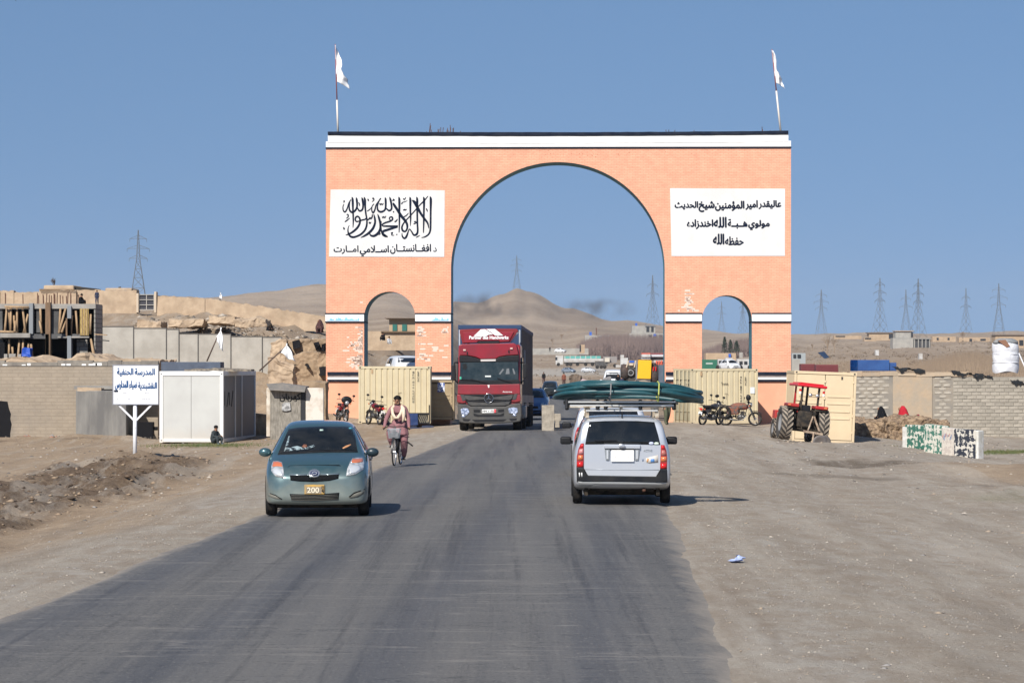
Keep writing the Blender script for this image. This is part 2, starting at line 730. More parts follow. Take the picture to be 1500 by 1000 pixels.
TP = [-900, 0, 150, 300, 400, 480, 560, 640, 700, 735, 755, 775, 830, 900, 1000, 1100, 1250, 1400, 1500, 2400]
TD = [150, 190, 260, 340, 540, 900, 1000, 1500, 2200]
def _col(kind):
	return {'L': [2.3, 5.4, 6.5, 7.5, 10, 18, 20, 27, 42],
			'L2': [2.2, 4.9, 6.0, 6.8, 9, 16, 18, 26, 42],
			'M': [1.2, 4.1, 5.2, 6.2, 8, 14, 16, 25, 40],
			'N': [1.3, 2.1, 4.6, 5.2, 7, 12, 14, 22, 38],
			'O': [-0.3, 0.2, 1.5, 2.5, 4, 8, 10, 18, 30],
			'C': [-0.42, -0.7, -1.1, -1.5, -1.6, -1.1, 0.3, 7, 21],
			'D': [-0.5, -0.7, -1.0, -1.2, -1.2, -0.6, 0.8, 8, 20],
			'R': [-0.6, -0.6, -0.5, -0.2, 0.9, 3.8, 4.8, 11, 19]}[kind]
TK = ['L', 'L', 'L', 'L', 'L2', 'M', 'N', 'O', 'C', 'C', 'C', 'C', 'C', 'C', 'D', 'R', 'R', 'R', 'R', 'R']
RIDGE = [450, 445, 432, 432, 426, 418, 425, 439, 441, 427, 420, 426, 449, 467, 478, 485, 489, 489, 489, 480]
TAB = []
for k, rpx in zip(TK, RIDGE):
	zr = CAM_H + (HOR - rpx) * 3000 / FPX
	TAB.append(_col(k) + [zr, zr * 0.8, zr * 0.5])
TAB = np.array(TAB)
TDX = np.array(TD + [3000, 3600, 6500], float)
TPX = np.array(TP, float)

def far_z(x, y):
	p = 750 + x / np.maximum(y, 1) * FPX
	u = np.clip(np.interp(p, TPX, np.arange(len(TPX))), 0, len(TPX) - 1.001)
	w = np.clip(np.interp(y, TDX, np.arange(len(TDX))), 0, len(TDX) - 1.001)
	ui = u.astype(int)
	wi = w.astype(int)
	fu = u - ui
	fw = w - wi
	fu = fu * fu * (3 - 2 * fu)
	z = (TAB[ui, wi] * (1 - fu) + TAB[ui + 1, wi] * fu) * (1 - fw) + (TAB[ui, wi + 1] * (1 - fu) + TAB[ui + 1, wi + 1] * fu) * fw
	return z

def soil_mask(x, y):
	c = -9.9 + 0.3 * np.sin(y * 0.21)
	m = sstep(2.7, 1.2, np.abs(x - c) + 0.9 * fbm(x * 0.9, y * 0.5, 3)) * sstep(36, 44, y) * sstep(90, 80, y)
	return m

def ground_z(x, y, fine=True):
	x = np.asarray(x, float)
	y = np.asarray(y, float)
	l, r, rz = road_l(y), road_r(y), road_z(y)
	dl, dr = l - x, x - r
	near = np.where(dl > 0, -0.03 - 0.33 * sstep(0.3, 5, dl) - 0.1 * sstep(6, 14, dl),
					np.where(dr > 0, -0.03 - 0.30 * sstep(0.3, 7, dr) - 0.38 * sstep(6, 12, dr) - 0.3 * sstep(13, 22, dr), -0.05))
	near = near + rz * sstep(9, 0.5, np.maximum(np.maximum(dl, dr), 0)) * 1.0
	far = far_z(x, y)
	off = np.maximum(np.maximum(dl, dr), 0)
	amp = 0.05 * sstep(0.4, 4, off)
	lump = fbm(x * 0.45, y * 0.22, 4) * amp
	if fine:
		near = near + lump + 0.03 * sstep(0.3, 2, off) * fbm(x * 2.1, y * 1.1, 3)
		sm = soil_mask(x, y)
		near = near + sm * (0.08 + 0.30 * fbm(x * 0.8, y * 0.35, 3) + 0.26 * fbm(x * 2.1, y * 1.1, 4, 0.6))
		# heaps of earth by the sign and on the right
		near = near - 0.16 * np.exp(-((x + 11.5) / 2.0) ** 2 - ((y - 112) / 3.0) ** 2)
		near = near + 0.22 * np.exp(-((x + 10.6) / 1.5) ** 2 - ((y - 88) / 5.0) ** 2) * (1 + 0.9 * fbm(x * 1.6, y, 3))
		near = near + 0.42 * np.exp(-((x - 13.6) / 2.9) ** 2 - ((y - 77) / 8.0) ** 2) * (1 + 0.3 * fbm(x * 1.2, y * .6, 3))
		near = near + 0.20 * np.exp(-((x - 11.2) / 2.2) ** 2 - ((y - 64) / 3.5) ** 2) * (1 + 0.5 * fbm(x * 1.2, y * .6, 3))
		near = near + 0.30 * np.exp(-((y - 112.5) / 2.2) ** 2) * sstep(-13.0, -14.0, x) * (0.5 + 0.8 * fbm(x * 0.7, y * .5, 4))
		near = near - 0.10 * np.exp(-((x - 8.9) / 2.4) ** 2 - ((y - 84) / 2.6) ** 2)
		near = near + sstep(122, 131, y) * (0.22 * sstep(-4.5, -5.5, x) + 0.09 * sstep(6, 7.5, x) * sstep(14, 12, x)) - 0.16 * np.exp(-((x - 11.5) / 1.6) ** 2 - ((y - 113) / 3.5) ** 2)
		rut = np.exp(-((x - r - 3.2) / 0.5) ** 2) + np.exp(-((x - r - 5.2) / 0.5) ** 2)
		near = near - 0.035 * rut
	t = sstep(136, 152, y)
	base = near * (1 - t) + far * t
	# beyond the gate the road keeps its own bed
	on = sstep(6, 0.5, off) * t * sstep(700, 560, y)
	bed = rz - 0.05
	base = base * (1 - on) + bed * on
	if fine:
		rough = sstep(150, 240, y) * sstep(1.0, 8.0, off)
		s = np.clip(y / 900.0, 0.12, 2.6)
		base = base + rough * s * 2.2 * fbm(x / (26 * s), y / (60 * s), 6, 0.55)
		rid = np.abs(fbm(x / (60 * s) + 3.1, y / (130 * s), 4))
		base = base - rough * s * 0.8 * rid
		lft = sstep(-6.5, -9, x) * sstep(122, 140, y) * sstep(240, 190, y)
		base = base + lft * 0.8 * (np.abs(fbm(x * 0.35, y * 0.3, 5, 0.6)) - 0.2)
	return base

def gz(x, y):
	return float(ground_z(np.array([x]), np.array([y]))[0])

def ground_mat():
	m = bpy.data.materials.new('ground')
	m.use_nodes = True
	n = m.node_tree.nodes
	l = m.node_tree.links
	b = n['Principled BSDF']
	b.inputs['Roughness'].default_value = 0.95
	b.inputs['Specular IOR Level'].default_value = 0.2
	tc = n.new('ShaderNodeTexCoord')
	def noise_n(sc, det=6, rough=0.6, st=None):
		t = n.new('ShaderNodeTexNoise')
		t.inputs['Scale'].default_value = sc
		t.inputs['Detail'].default_value = det
		t.inputs['Roughness'].default_value = rough
		if st:
			mp = n.new('ShaderNodeMapping')
			mp.inputs['Scale'].default_value = st
			l.new(tc.outputs['Object'], mp.inputs['Vector'])
			l.new(mp.outputs[0], t.inputs['Vector'])
		else:
			l.new(tc.outputs['Object'], t.inputs['Vector'])
		return t.outputs['Fac']
	def rng(v, a, b_, c=0.0, d=1.0):
		r = n.new('ShaderNodeMapRange')
		r.inputs['From Min'].default_value = a
		r.inputs['From Max'].default_value = b_
		r.inputs['To Min'].default_value = c
		r.inputs['To Max'].default_value = d
		l.new(v, r.inputs['Value'])
		return r.outputs[0]
	def mix(f, a, c, col=True):
		x = n.new('ShaderNodeMix')
		x.data_type = 'RGBA'
		l.new(f, x.inputs['Factor'])
		l.new(a, x.inputs['A']) if not isinstance(a, tuple) else setattr(x.inputs['A'], 'default_value', (*a, 1))
		l.new(c, x.inputs['B']) if not isinstance(c, tuple) else setattr(x.inputs['B'], 'default_value', (*c, 1))
		return x.outputs['Result']
	def attr(nm):
		a = n.new('ShaderNodeAttribute')
		a.attribute_name = nm
		return a.outputs['Fac']
	def mul(a, c):
		x = n.new('ShaderNodeMath')
		x.operation = 'MULTIPLY'
		l.new(a, x.inputs[0])
		if isinstance(c, float):
			x.inputs[1].default_value = c
		else:
			l.new(c, x.inputs[1])
		return x.outputs[0]
	c = mix(rng(noise_n(0.35, 8, 0.65), 0.35, 0.65), (0.320, 0.232, 0.150), (0.405, 0.308, 0.212))
	c = mix(rng(noise_n(2.6, 8, 0.7), 0.42, 0.66), c, (0.270, 0.196, 0.132))
	c = mix(mul(rng(noise_n(9, 6, 0.7), 0.55, 0.7), 0.6), c, (0.43, 0.36, 0.275))
	grav = mix(rng(noise_n(14, 6, 0.75), 0.35, 0.7), (0.295, 0.255, 0.207), (0.450, 0.402, 0.338))
	grav = mix(mul(rng(noise_n(1.3, 6, 0.7), 0.45, 0.7), 0.6), grav, (0.37, 0.31, 0.24))
	grav = mix(mul(rng(noise_n(0.5, 5, 0.6, (1.6, 0.12, 1)), 0.5, 0.62), 0.5), grav, (0.43, 0.395, 0.35))
	grav = mix(rng(noise_n(2.4, 7, 0.72, (1, 0.5, 1)), 0.40, 0.62), grav, (0.30, 0.245, 0.19))
	c = mix(attr('gravel'), c, grav)
	c = mix(attr('soil'), c, mix(rng(noise_n(5, 8, 0.7), 0.35, 0.65), (0.075, 0.048, 0.031), (0.19, 0.133, 0.085)))
	c = mix(attr('damp'), c, (0.115, 0.088, 0.062))
	c = mix(attr('grass'), c, mix(rng(noise_n(12, 4), 0.4, 0.6), (0.07, 0.105, 0.028), (0.17, 0.16, 0.07)))
	far = mix(rng(noise_n(0.012, 9, 0.62), 0.35, 0.65), (0.330, 0.245, 0.168), (0.430, 0.335, 0.240))
	far = mix(mul(rng(noise_n(0.045, 9, 0.7), 0.5, 0.68), 0.8), far, (0.20, 0.150, 0.105))
	far = mix(mul(rng(noise_n(0.006, 7, 0.6), 0.43, 0.55), 0.8), far, (0.235, 0.168, 0.112))
	c = mix(attr('far'), c, far)
	scr = mix(mul(rng(noise_n(0.22, 9, 0.75, (1, 0.4, 1)), 0.54, 0.64), 0.6), far, (0.17, 0.135, 0.10))
	c = mix(attr('scrub'), c, scr)
	c = mix(attr('yard'), c, (0.36, 0.325, 0.28))
	c = mix(mul(rng(noise_n(0.8, 6, 0.7, (1.3, 0.07, 1)), 0.50, 0.60), 0.38), c, (0.47, 0.42, 0.355))
	c = mix(mul(rng(noise_n(0.9, 7, 0.75, (1.2, 0.12, 1)), 0.48, 0.36), 0.45), c, (0.225, 0.175, 0.13))
	c = mix(mul(attr('track'), 0.75), c, (0.20, 0.16, 0.122))
	sp = noise_n(33, 3, 0.8)
	c = mix(mul(rng(sp, 0.60, 0.68), 0.5), c, (0.16, 0.13, 0.105))
	c = mix(mul(rng(sp, 0.40, 0.32), 0.5), c, (0.56, 0.50, 0.43))
	l.new(c, b.inputs['Base Color'])
	bm = n.new('ShaderNodeBump')
	bm.inputs['Distance'].default_value = 0.06
	bm.inputs['Strength'].default_value = 0.9
	l.new(noise_n(7.5, 8, 0.75), bm.inputs['Height'])
	l.new(bm.outputs[0], b.inputs['Normal'])
	return m

def build_ground():
	s = list(np.arange(-0.20, 0.2001, 0.0014))
	wing = [0.215, 0.235, 0.26, 0.30, 0.36, 0.45, 0.6]
	s = [-w for w in reversed(wing)] + s + wing
	ys = list(np.arange(-70, 16, 6.0)) + list(np.arange(16, 60, 0.22)) + list(np.arange(60, 155, 0.42))
	y = 155.0
	while y < 6400:
		ys.append(y)
		y *= 1.0125
	ys = np.array(ys)
	s = np.array(s)
	YY, SS = np.meshgrid(ys, s, indexing='ij')
	XX = SS * (np.abs(YY) + 70)
	ZZ = ground_z(XX, YY)
	nv, nu = XX.shape
	co = np.stack([XX, YY, ZZ], -1).reshape(-1, 3)
	i = np.arange(nv * nu).reshape(nv, nu)
	q = np.stack([i[:-1, :-1], i[:-1, 1:], i[1:, 1:], i[1:, :-1]], -1).reshape(-1, 4)
	me = bpy.data.meshes.new('ground')
	me.vertices.add(len(co))
	me.vertices.foreach_set('co', co.ravel())
	me.loops.add(q.size)
	me.loops.foreach_set('vertex_index', q.ravel().astype(np.int32))
	me.polygons.add(len(q))
	me.polygons.foreach_set('loop_start', np.arange(0, q.size, 4, dtype=np.int32))
	me.polygons.foreach_set('loop_total', np.full(len(q), 4, dtype=np.int32))
	me.polygons.foreach_set('use_smooth', np.ones(len(q), bool))
	me.update(calc_edges=True)
	me.validate()
	x, yv = XX.ravel(), YY.ravel()
	dl, dr = road_l(yv) - x, x - road_r(yv)
	nz = fbm(x * 0.5, yv * 0.25, 4)
	g = np.clip(sstep(3.4, 1.2, dl + nz * 1.5) + sstep(6.5, 2.5, dr + nz * 3.5 - 2.5 * sstep(60, 30, yv)) * (dr > -2), 0, 1) * sstep(160, 120, yv)
	soil = soil_mask(x, yv) * sstep(-0.75, 0.05, fbm(x * 0.7, yv * 0.5, 4) + 0.1)
	soil = np.clip(soil + 0.75 * np.exp(-((yv - 110.3) / 0.9) ** 2) * sstep(-9.8, -11, x) * sstep(0.0, 0.3, fbm(x * 0.8, yv, 3)), 0, 1)
	damp = 0.85 * sstep(0.35, 0.9, np.exp(-((x - 9.6) / 2.2) ** 2 - ((yv - 84.0) / 4.6) ** 2) + 0.45 * fbm(x * 1.5, yv * 0.9, 4))
	damp = damp + 0.7 * sstep(0.45, 0.95, np.exp(-((x - 11.3) / 2.6) ** 2 - ((yv - 67.5) / 3.0) ** 2) + 0.4 * fbm(x * 1.5 + 7, yv * 0.9, 4))
	damp = damp + 0.5 * sstep(0.45, 0.95, np.exp(-((x - 7.6) / 3.2) ** 2 - ((yv - 72) / 2.0) ** 2) + 0.5 * fbm(x * 1.5 + 3, yv * 0.9, 4))
	grass = 0.8 * sstep(0.5, 0.9, np.exp(-((x - 18.3) / 3.6) ** 2 - ((yv - 106.5) / 2.2) ** 2) + 0.5 * fbm(x, yv, 4))
	grass = grass + 0.45 * sstep(0.5, 0.85, np.exp(-((x + 10.2) / 1.6) ** 2 - ((yv - 104.0) / 2.8) ** 2) + 0.5 * fbm(x, yv, 4))
	grass = grass + 0.3 * sstep(0.55, 0.9, np.exp(-((x - 10.6) / 2.2) ** 2 - ((yv - 62.0) / 2.6) ** 2) + 0.5 * fbm(x * 2, yv, 4))
	trk = 0
	for k_, a_ in ((1.5, .5), (3.1, .6), (4.9, .5), (6.6, .6), (8.6, .4)):
		trk = trk + a_ * np.exp(-((x - road_r(yv) - k_ - 0.9 * fbm(yv * 0.03 + k_, yv * 0, 2) - 0.02 * (yv - 40) * (k_ > 4)) / 0.28) ** 2)
	for k_ in (1.4, 3.0, 4.6):
		trk = trk + .5 * np.exp(-((road_l(yv) - x - k_ - 0.9 * fbm(yv * 0.03 + k_, yv * 0, 2)) / 0.2) ** 2)
	trk = np.clip(trk * (0.5 + 0.9 * fbm(x * 2, yv * 0.25, 3)), 0, 1) * sstep(125, 100, yv)
	sand = np.exp(-((x - 13.6) / 3.0) ** 4 - ((yv - 76) / 9.0) ** 4)
	g = g * (1 - sand)
	yard = sstep(700, 800, yv) * sstep(1010, 930, yv) * sstep(-20, 5, x) * sstep(75, 50, x)
	far = sstep(135, 170, yv)
	scrub = sstep(190, 300, yv) * sstep(1500, 900, yv)
	for nm, a in (('gravel', g), ('soil', soil), ('damp', np.clip(damp, 0, 1)), ('grass', np.clip(grass, 0, 1)), ('far', far), ('scrub', scrub), ('track', trk), ('yard', yard)):
		at = me.attributes.new(nm, 'FLOAT', 'POINT')
		at.data.foreach_set('value', np.asarray(a, np.float32))
	me.materials.append(ground_mat())
	o = bpy.data.objects.new('ground', me)
	COL.objects.link(o)
	o['kind'] = 'structure'
	return o

def road_mat():
	m = bpy.data.materials.new('asphalt')
	m.use_nodes = True
	n = m.node_tree.nodes
	l = m.node_tree.links
	b = n['Principled BSDF']
	b.inputs['Specular IOR Level'].default_value = 0.35
	tc = n.new('ShaderNodeTexCoord')
	def nz(sc, st=(1, 1, 1), det=6, rough=0.6):
		mp = n.new('ShaderNodeMapping')
		mp.inputs['Scale'].default_value = st
		l.new(tc.outputs['Object'], mp.inputs['Vector'])
		t = n.new('ShaderNodeTexNoise')
		t.inputs['Scale'].default_value = sc
		t.inputs['Detail'].default_value = det
		t.inputs['Roughness'].default_value = rough
		l.new(mp.outputs[0], t.inputs['Vector'])
		return t.outputs['Fac']
	def rng(v, a, b_, c=0.0, d=1.0):
		r = n.new('ShaderNodeMapRange')
		r.inputs['From Min'].default_value = a
		r.inputs['From Max'].default_value = b_
		r.inputs['To Min'].default_value = c
		r.inputs['To Max'].default_value = d
		l.new(v, r.inputs['Value'])
		return r.outputs[0]
	def mix(f, a, c):
		x = n.new('ShaderNodeMix')
		x.data_type = 'RGBA'
		if isinstance(f, float):
			x.inputs['Factor'].default_value = f
		else:
			l.new(f, x.inputs['Factor'])
		for k, v in (('A', a), ('B', c)):
			if isinstance(v, tuple):
				x.inputs[k].default_value = (*v, 1)
			else:
				l.new(v, x.inputs[k])
		return x.outputs['Result']
	def math_(op, a, c=None):
		x = n.new('ShaderNodeMath')
		x.operation = op
		for i, v in enumerate((a, c)):
			if v is None:
				continue
			if isinstance(v, (int, float)):
				x.inputs[i].default_value = v
			else:
				l.new(v, x.inputs[i])
		return x.outputs[0]
	at = n.new('ShaderNodeAttribute')
	at.attribute_name = 'across'
	c = mix(rng(nz(0.6, (1.2, 0.06, 1), 6), 0.35, 0.65), (0.080, 0.078, 0.077), (0.128, 0.123, 0.117))
	c = mix(rng(nz(60, (1, 1, 1), 4, 0.8), 0.35, 0.7), c, mix(0.55, c, (0.20, 0.195, 0.19)))
	# dusty streaks lying across the road
	c = mix(math_('MULTIPLY', rng(nz(1.0, (0.5, 1.0, 1), 8, 0.7), 0.60, 0.72), 0.25), c, (0.20, 0.185, 0.165))
	# polished darker wheel tracks
	w = math_('ADD', at.outputs['Fac'], math_('MULTIPLY', nz(0.15, (1, 0.4, 1), 3), 0.08))
	tr = math_('ABSOLUTE', math_('SUBTRACT', math_('FRACT', math_('MULTIPLY', w, 4.0)), 0.5))
	c = mix(math_('MULTIPLY', rng(tr, 0.34, 0.04), 0.42), c, (0.058, 0.058, 0.063))
	c = mix(math_('MULTIPLY', rng(nz(0.9, (2.6, 0.035, 1), 6, 0.7), 0.46, 0.62), 0.5), c, (0.165, 0.156, 0.144))
	c = mix(math_('MULTIPLY', rng(nz(1.3, (2.2, 0.03, 1), 6, 0.7), 0.52, 0.64), 0.55), c, (0.048, 0.048, 0.052))
	c = mix(math_('MULTIPLY', rng(nz(22, (1, 0.6, 1), 4, 0.8), 0.56, 0.66), 0.75), c, (0.24, 0.225, 0.205))
	c = mix(math_('MULTIPLY', rng(nz(26, (1, 0.6, 1), 4, 0.8), 0.44, 0.34), 0.75), c, (0.028, 0.028, 0.030))
	# patched cracks
	ck = math_('ABSOLUTE', math_('SUBTRACT', nz(0.5, (0.22, 1.7, 1), 4, 0.55), 0.5))
	c = mix(math_('MULTIPLY', rng(ck, 0.0065, 0.0015), 0.45), c, (0.26, 0.24, 0.215))
	ck2 = math_('ABSOLUTE', math_('SUBTRACT', nz(0.8, (0.35, 1.2, 1), 5, 0.6), 0.47))
	c = mix(math_('MULTIPLY', rng(ck2, 0.004, 0.001), 0.7), c, (0.03, 0.031, 0.034))
	c = mix(math_('MULTIPLY', rng(nz(3.0, (0.4, 1.5, 1), 3, 0.5), 0.74, 0.77), 0.8), c, (0.28, 0.265, 0.24))
	c = mix(math_('MULTIPLY', rng(nz(2.3, (0.5, 1.4, 1), 3, 0.5), 0.26, 0.24), 0.8), c, (0.035, 0.036, 0.042))
	# dust blown over the two edges
	ed = math_('ABSOLUTE', math_('SUBTRACT', at.outputs['Fac'], 0.5))
	ed = math_('ADD', ed, math_('MULTIPLY', math_('SUBTRACT', nz(2.0, (1, 0.5, 1), 6, 0.7), 0.5), 0.10))
	c = mix(math_('MULTIPLY', rng(ed, 0.455, 0.505), 0.9), c, (0.31, 0.27, 0.225))
	l.new(c, b.inputs['Base Color'])
	l.new(rng(tr, 0.35, 0.05, 0.82, 0.62), b.inputs['Roughness'])
	bm = n.new('ShaderNodeBump')
	bm.inputs['Distance'].default_value = 0.006
	l.new(nz(70, (1, 1, 1), 3, 0.8), bm.inputs['Height'])
	l.new(bm.outputs[0], b.inputs['Normal'])
	return m

def build_road():
	ys = np.concatenate([np.arange(-60, 20, 4), np.arange(20, 160, 0.25), np.arange(160, 440, 4)])
	us = np.linspace(0, 1, 29)
	YY, UU = np.meshgrid(ys, us, indexing='ij')
	L = road_l(YY) + 0.20 * fbm(YY * 0.5, YY * 0 + 3, 5, 0.65) * (UU < 0.02)
	Rr = road_r(YY) + 0.20 * fbm(YY * 0.5 + 50, YY * 0 + 9, 5, 0.65) * (UU > 0.98)
	XX = L * (1 - UU) + Rr * UU
	ZZ = road_z(YY) - 0.06 * np.abs(UU - 0.5) ** 2 + 0.0 * YY
	lift = np.clip((YY - 150) * 0.0006, 0, 0.3)
	ZZ = ZZ + lift
	ZZ = np.where((UU < 0.01) | (UU > 0.99), ZZ - 0.045 - lift * 0.5, ZZ)
	nv, nu = XX.shape
	i = np.arange(nv * nu).reshape(nv, nu)
	q = np.stack([i[:-1, :-1], i[:-1, 1:], i[1:, 1:], i[1:, :-1]], -1).reshape(-1, 4)
	me = bpy.data.meshes.new('road')
	me.from_pydata(np.stack([XX, YY, ZZ], -1).reshape(-1, 3).tolist(), [], q.tolist())
	at = me.attributes.new('across', 'FLOAT', 'POINT')
	at.data.foreach_set('value', UU.ravel().astype(np.float32))
	me.polygons.foreach_set('use_smooth', [True] * len(me.polygons))
	me.materials.append(road_mat())
	o = bpy.data.objects.new('road', me)
	COL.objects.link(o)
	o['kind'] = 'structure'
	return o

ground = build_ground()
road = build_road()

def merge_stuff(name, V, F, mats, mi=None, label=None, cat=None, smooth=False):
	me = bpy.data.meshes.new(name)
	V = np.concatenate(V)
	F = np.concatenate(F)
	k = F.shape[1]
	me.vertices.add(len(V))
	me.vertices.foreach_set('co', V.ravel())
	me.loops.add(F.size)
	me.loops.foreach_set('vertex_index', F.ravel().astype(np.int32))
	me.polygons.add(len(F))
	me.polygons.foreach_set('loop_start', np.arange(0, F.size, k, dtype=np.int32))
	me.polygons.foreach_set('loop_total', np.full(len(F), k, dtype=np.int32))
	me.update(calc_edges=True)
	for m in mats:
		me.materials.append(m)
	if mi is not None:
		me.polygons.foreach_set('material_index', mi.astype(np.int32))
	o = bpy.data.objects.new(name, me)
	COL.objects.link(o)
	tag(o, label, cat, kind='stuff')
	return o

OCT_V = np.array([(1, 0, 0), (0, 1, 0), (-1, 0, 0), (0, -1, 0), (0, 0, 1), (0, 0, -1)], float)
OCT_F = np.array([(0, 1, 4), (1, 2, 4), (2, 3, 4), (3, 0, 4), (1, 0, 5), (2, 1, 5), (3, 2, 5), (0, 3, 5)])

def scatter_stones(name, pts, sizes, mats, label, cat):
	rs = np.random.RandomState(len(pts))
	N = len(pts)
	v = OCT_V[None] * (1 + rs.uniform(-0.35, 0.35, (N, 6, 3)))
	v = v * sizes[:, None, None] * np.stack([rs.uniform(0.8, 1.5, N), rs.uniform(0.8, 1.5, N), rs.uniform(0.35, 0.7, N)], -1)[:, None]
	a = rs.uniform(0, 6.28, N)
	c, s_ = np.cos(a)[:, None], np.sin(a)[:, None]
	x = v[..., 0] * c - v[..., 1] * s_
	y = v[..., 0] * s_ + v[..., 1] * c
	v = np.stack([x, y, v[..., 2]], -1) + pts[:, None]
	F = OCT_F[None] + (np.arange(N) * 6)[:, None, None]
	mi = np.repeat(rs.randint(0, len(mats), N), 8)
	return merge_stuff(name, [v.reshape(-1, 3)], [F.reshape(-1, 3)], mats, mi, label, cat)

stone_mats = [M('stone_pale', (0.42, 0.37, 0.31), 0.9), M('stone_tan', (0.33, 0.265, 0.20), 0.9),
			  M('stone_grey', (0.27, 0.255, 0.24), 0.9), M('stone_dark', (0.13, 0.115, 0.10), 0.9)]
rs = np.random.RandomState(3)
# gravel on both verges
P = []
for side, n_ in ((-1, 9000), (1, 17000)):
	y = 17 + 100 * rs.rand(n_) ** 1.35
	d = np.abs(rs.normal(0, 1, n_)) * (3.0 if side < 0 else 5.0) + 0.05
	x = np.where(side < 0, road_l(y) - d, road_r(y) + d)
	P.append(np.stack([x, y, ground_z(x, y)], -1))
P = np.concatenate(P)
sz = 0.006 + 0.012 * rs.rand(len(P)) ** 3 + 0.03 * (rs.rand(len(P)) > 0.985) * rs.rand(len(P))
P[:, 2] += sz * 0.05
scatter_stones('gravel', P, sz, stone_mats[:3], 'loose pale gravel scattered along both dusty verges of the road', 'gravel')
# clods in the turned earth
y = 40 + 48 * rs.rand(4200)
x = -9.9 + rs.normal(0, 1.35, 4200)
k = soil_mask(x, y) > 0.25
P = np.stack([x, y, ground_z(x, y)], -1)[k]
sz = 0.012 + 0.06 * rs.rand(len(P)) ** 4
scatter_stones('soil_clods', P, sz, [M('clod_brown', (0.13, 0.088, 0.058), 0.95), M('clod_tan', (0.30, 0.22, 0.15), 0.95), M('clod_dark', (0.07, 0.048, 0.033), 0.95)],
			   'brown clods of turned earth in the bank left of the road', 'soil')
# stones further off on both sides
P = []
y = 50 + 75 * rs.rand(3800)
x = np.where(rs.rand(3800) < 0.5, -7 - 12 * rs.rand(3800), 7 + 14 * rs.rand(3800))
P = np.stack([x, y, ground_z(x, y)], -1)
sz = 0.012 + 0.06 * rs.rand(len(P)) ** 5
scatter_stones('loose_stones', P, sz, stone_mats, 'loose stones and rubble strewn over the bare ground either side', 'stones')

# haze: one box of even, thin air round the whole place
hz = MB().box(-4600, 4600, -75, 6450, -6, 150)
hm = bpy.data.materials.new('haze')
hm.use_nodes = True
hn = hm.node_tree
hn.nodes.remove(hn.nodes['Principled BSDF'])
pv = hn.nodes.new('ShaderNodeVolumePrincipled')
pv.inputs['Color'].default_value = (0.80, 0.89, 1.0, 1)
pv.inputs['Density'].default_value = 0.00007
pv.inputs['Anisotropy'].default_value = 0.2
hn.links.new(pv.outputs[0], hn.nodes['Material Output'].inputs['Volume'])
HAZE = hz.build('haze', hm)
tag(HAZE, 'thin pale blue haze over the plain and the far hills', 'haze', kind='stuff')
# ================================================================== THE GATE
NAVY = M('paint_navy', (0.006, 0.011, 0.026), 0.7, col2=(0.03, 0.035, 0.05), scale=3, amt=0.5)
WHITE = M('paint_white', (0.80, 0.80, 0.79), 0.7, col2=(0.66, 0.64, 0.61), scale=1.5, amt=0.5, bump=0.004, bscale=12)
GREYB = M('band_grey', (0.22, 0.18, 0.17), 0.8, col2=(0.13, 0.11, 0.11), scale=4)
ORANGE = brick_mat('painted_brick', (0.78, 0.375, 0.245), (0.84, 0.42, 0.275), (0.66, 0.29, 0.18), 0.24, 0.075, 0.009, 0.005,
				   stain=(0.52, 0.25, 0.165), stain_scale=0.42, stain_mid=0.57)
PLAST = M('painted_plaster', (0.82, 0.40, 0.255), 0.8, col2=(0.70, 0.33, 0.21), scale=0.9, amt=0.8, bump=0.006, bscale=8)
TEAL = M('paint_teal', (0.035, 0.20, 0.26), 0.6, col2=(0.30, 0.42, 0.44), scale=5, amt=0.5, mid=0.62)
INK = M('sign_ink', (0.006, 0.012, 0.030), 0.7)
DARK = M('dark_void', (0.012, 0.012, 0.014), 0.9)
BLACK = M('black_plastic', (0.015, 0.015, 0.017), 0.45)
RUST = M('rusty_steel', (0.16, 0.07, 0.04), 0.85, col2=(0.07, 0.04, 0.03), scale=20)
STEEL = M('dark_steel', (0.05, 0.05, 0.05), 0.5, 0.6)
WOOD = M('pole_wood', (0.42, 0.29, 0.17), 0.8, col2=(0.28, 0.18, 0.10), scale=6, stretch=(4, 4, 0.6))
FLAG = M('flag_white', (0.82, 0.82, 0.82), 0.9)
CEM = M('cement_grey', (0.30, 0.285, 0.26), 0.9, col2=(0.20, 0.19, 0.18), scale=1.6, bump=0.006, bscale=14)

AD = 138.5
APP = FPX / AD
AZ0 = -0.62
ax = lambda px: (px - 817.5) / APP
az = lambda py: Z(py, AD) - AZ0
gate = thing('arched_gateway', 'tall salmon painted brick gateway spanning the road, white cornice, one large and two small arches', 'gateway',
			 (X(817.5, AD), AD, AZ0), R(-1.3))
DEP = 2.45

def arc(cx, cz, r, a0, a1, n):
	return [(cx + r * math.cos(R(a0 + (a1 - a0) * i / n)), cz + r * math.sin(R(a0 + (a1 - a0) * i / n))) for i in range(n + 1)]

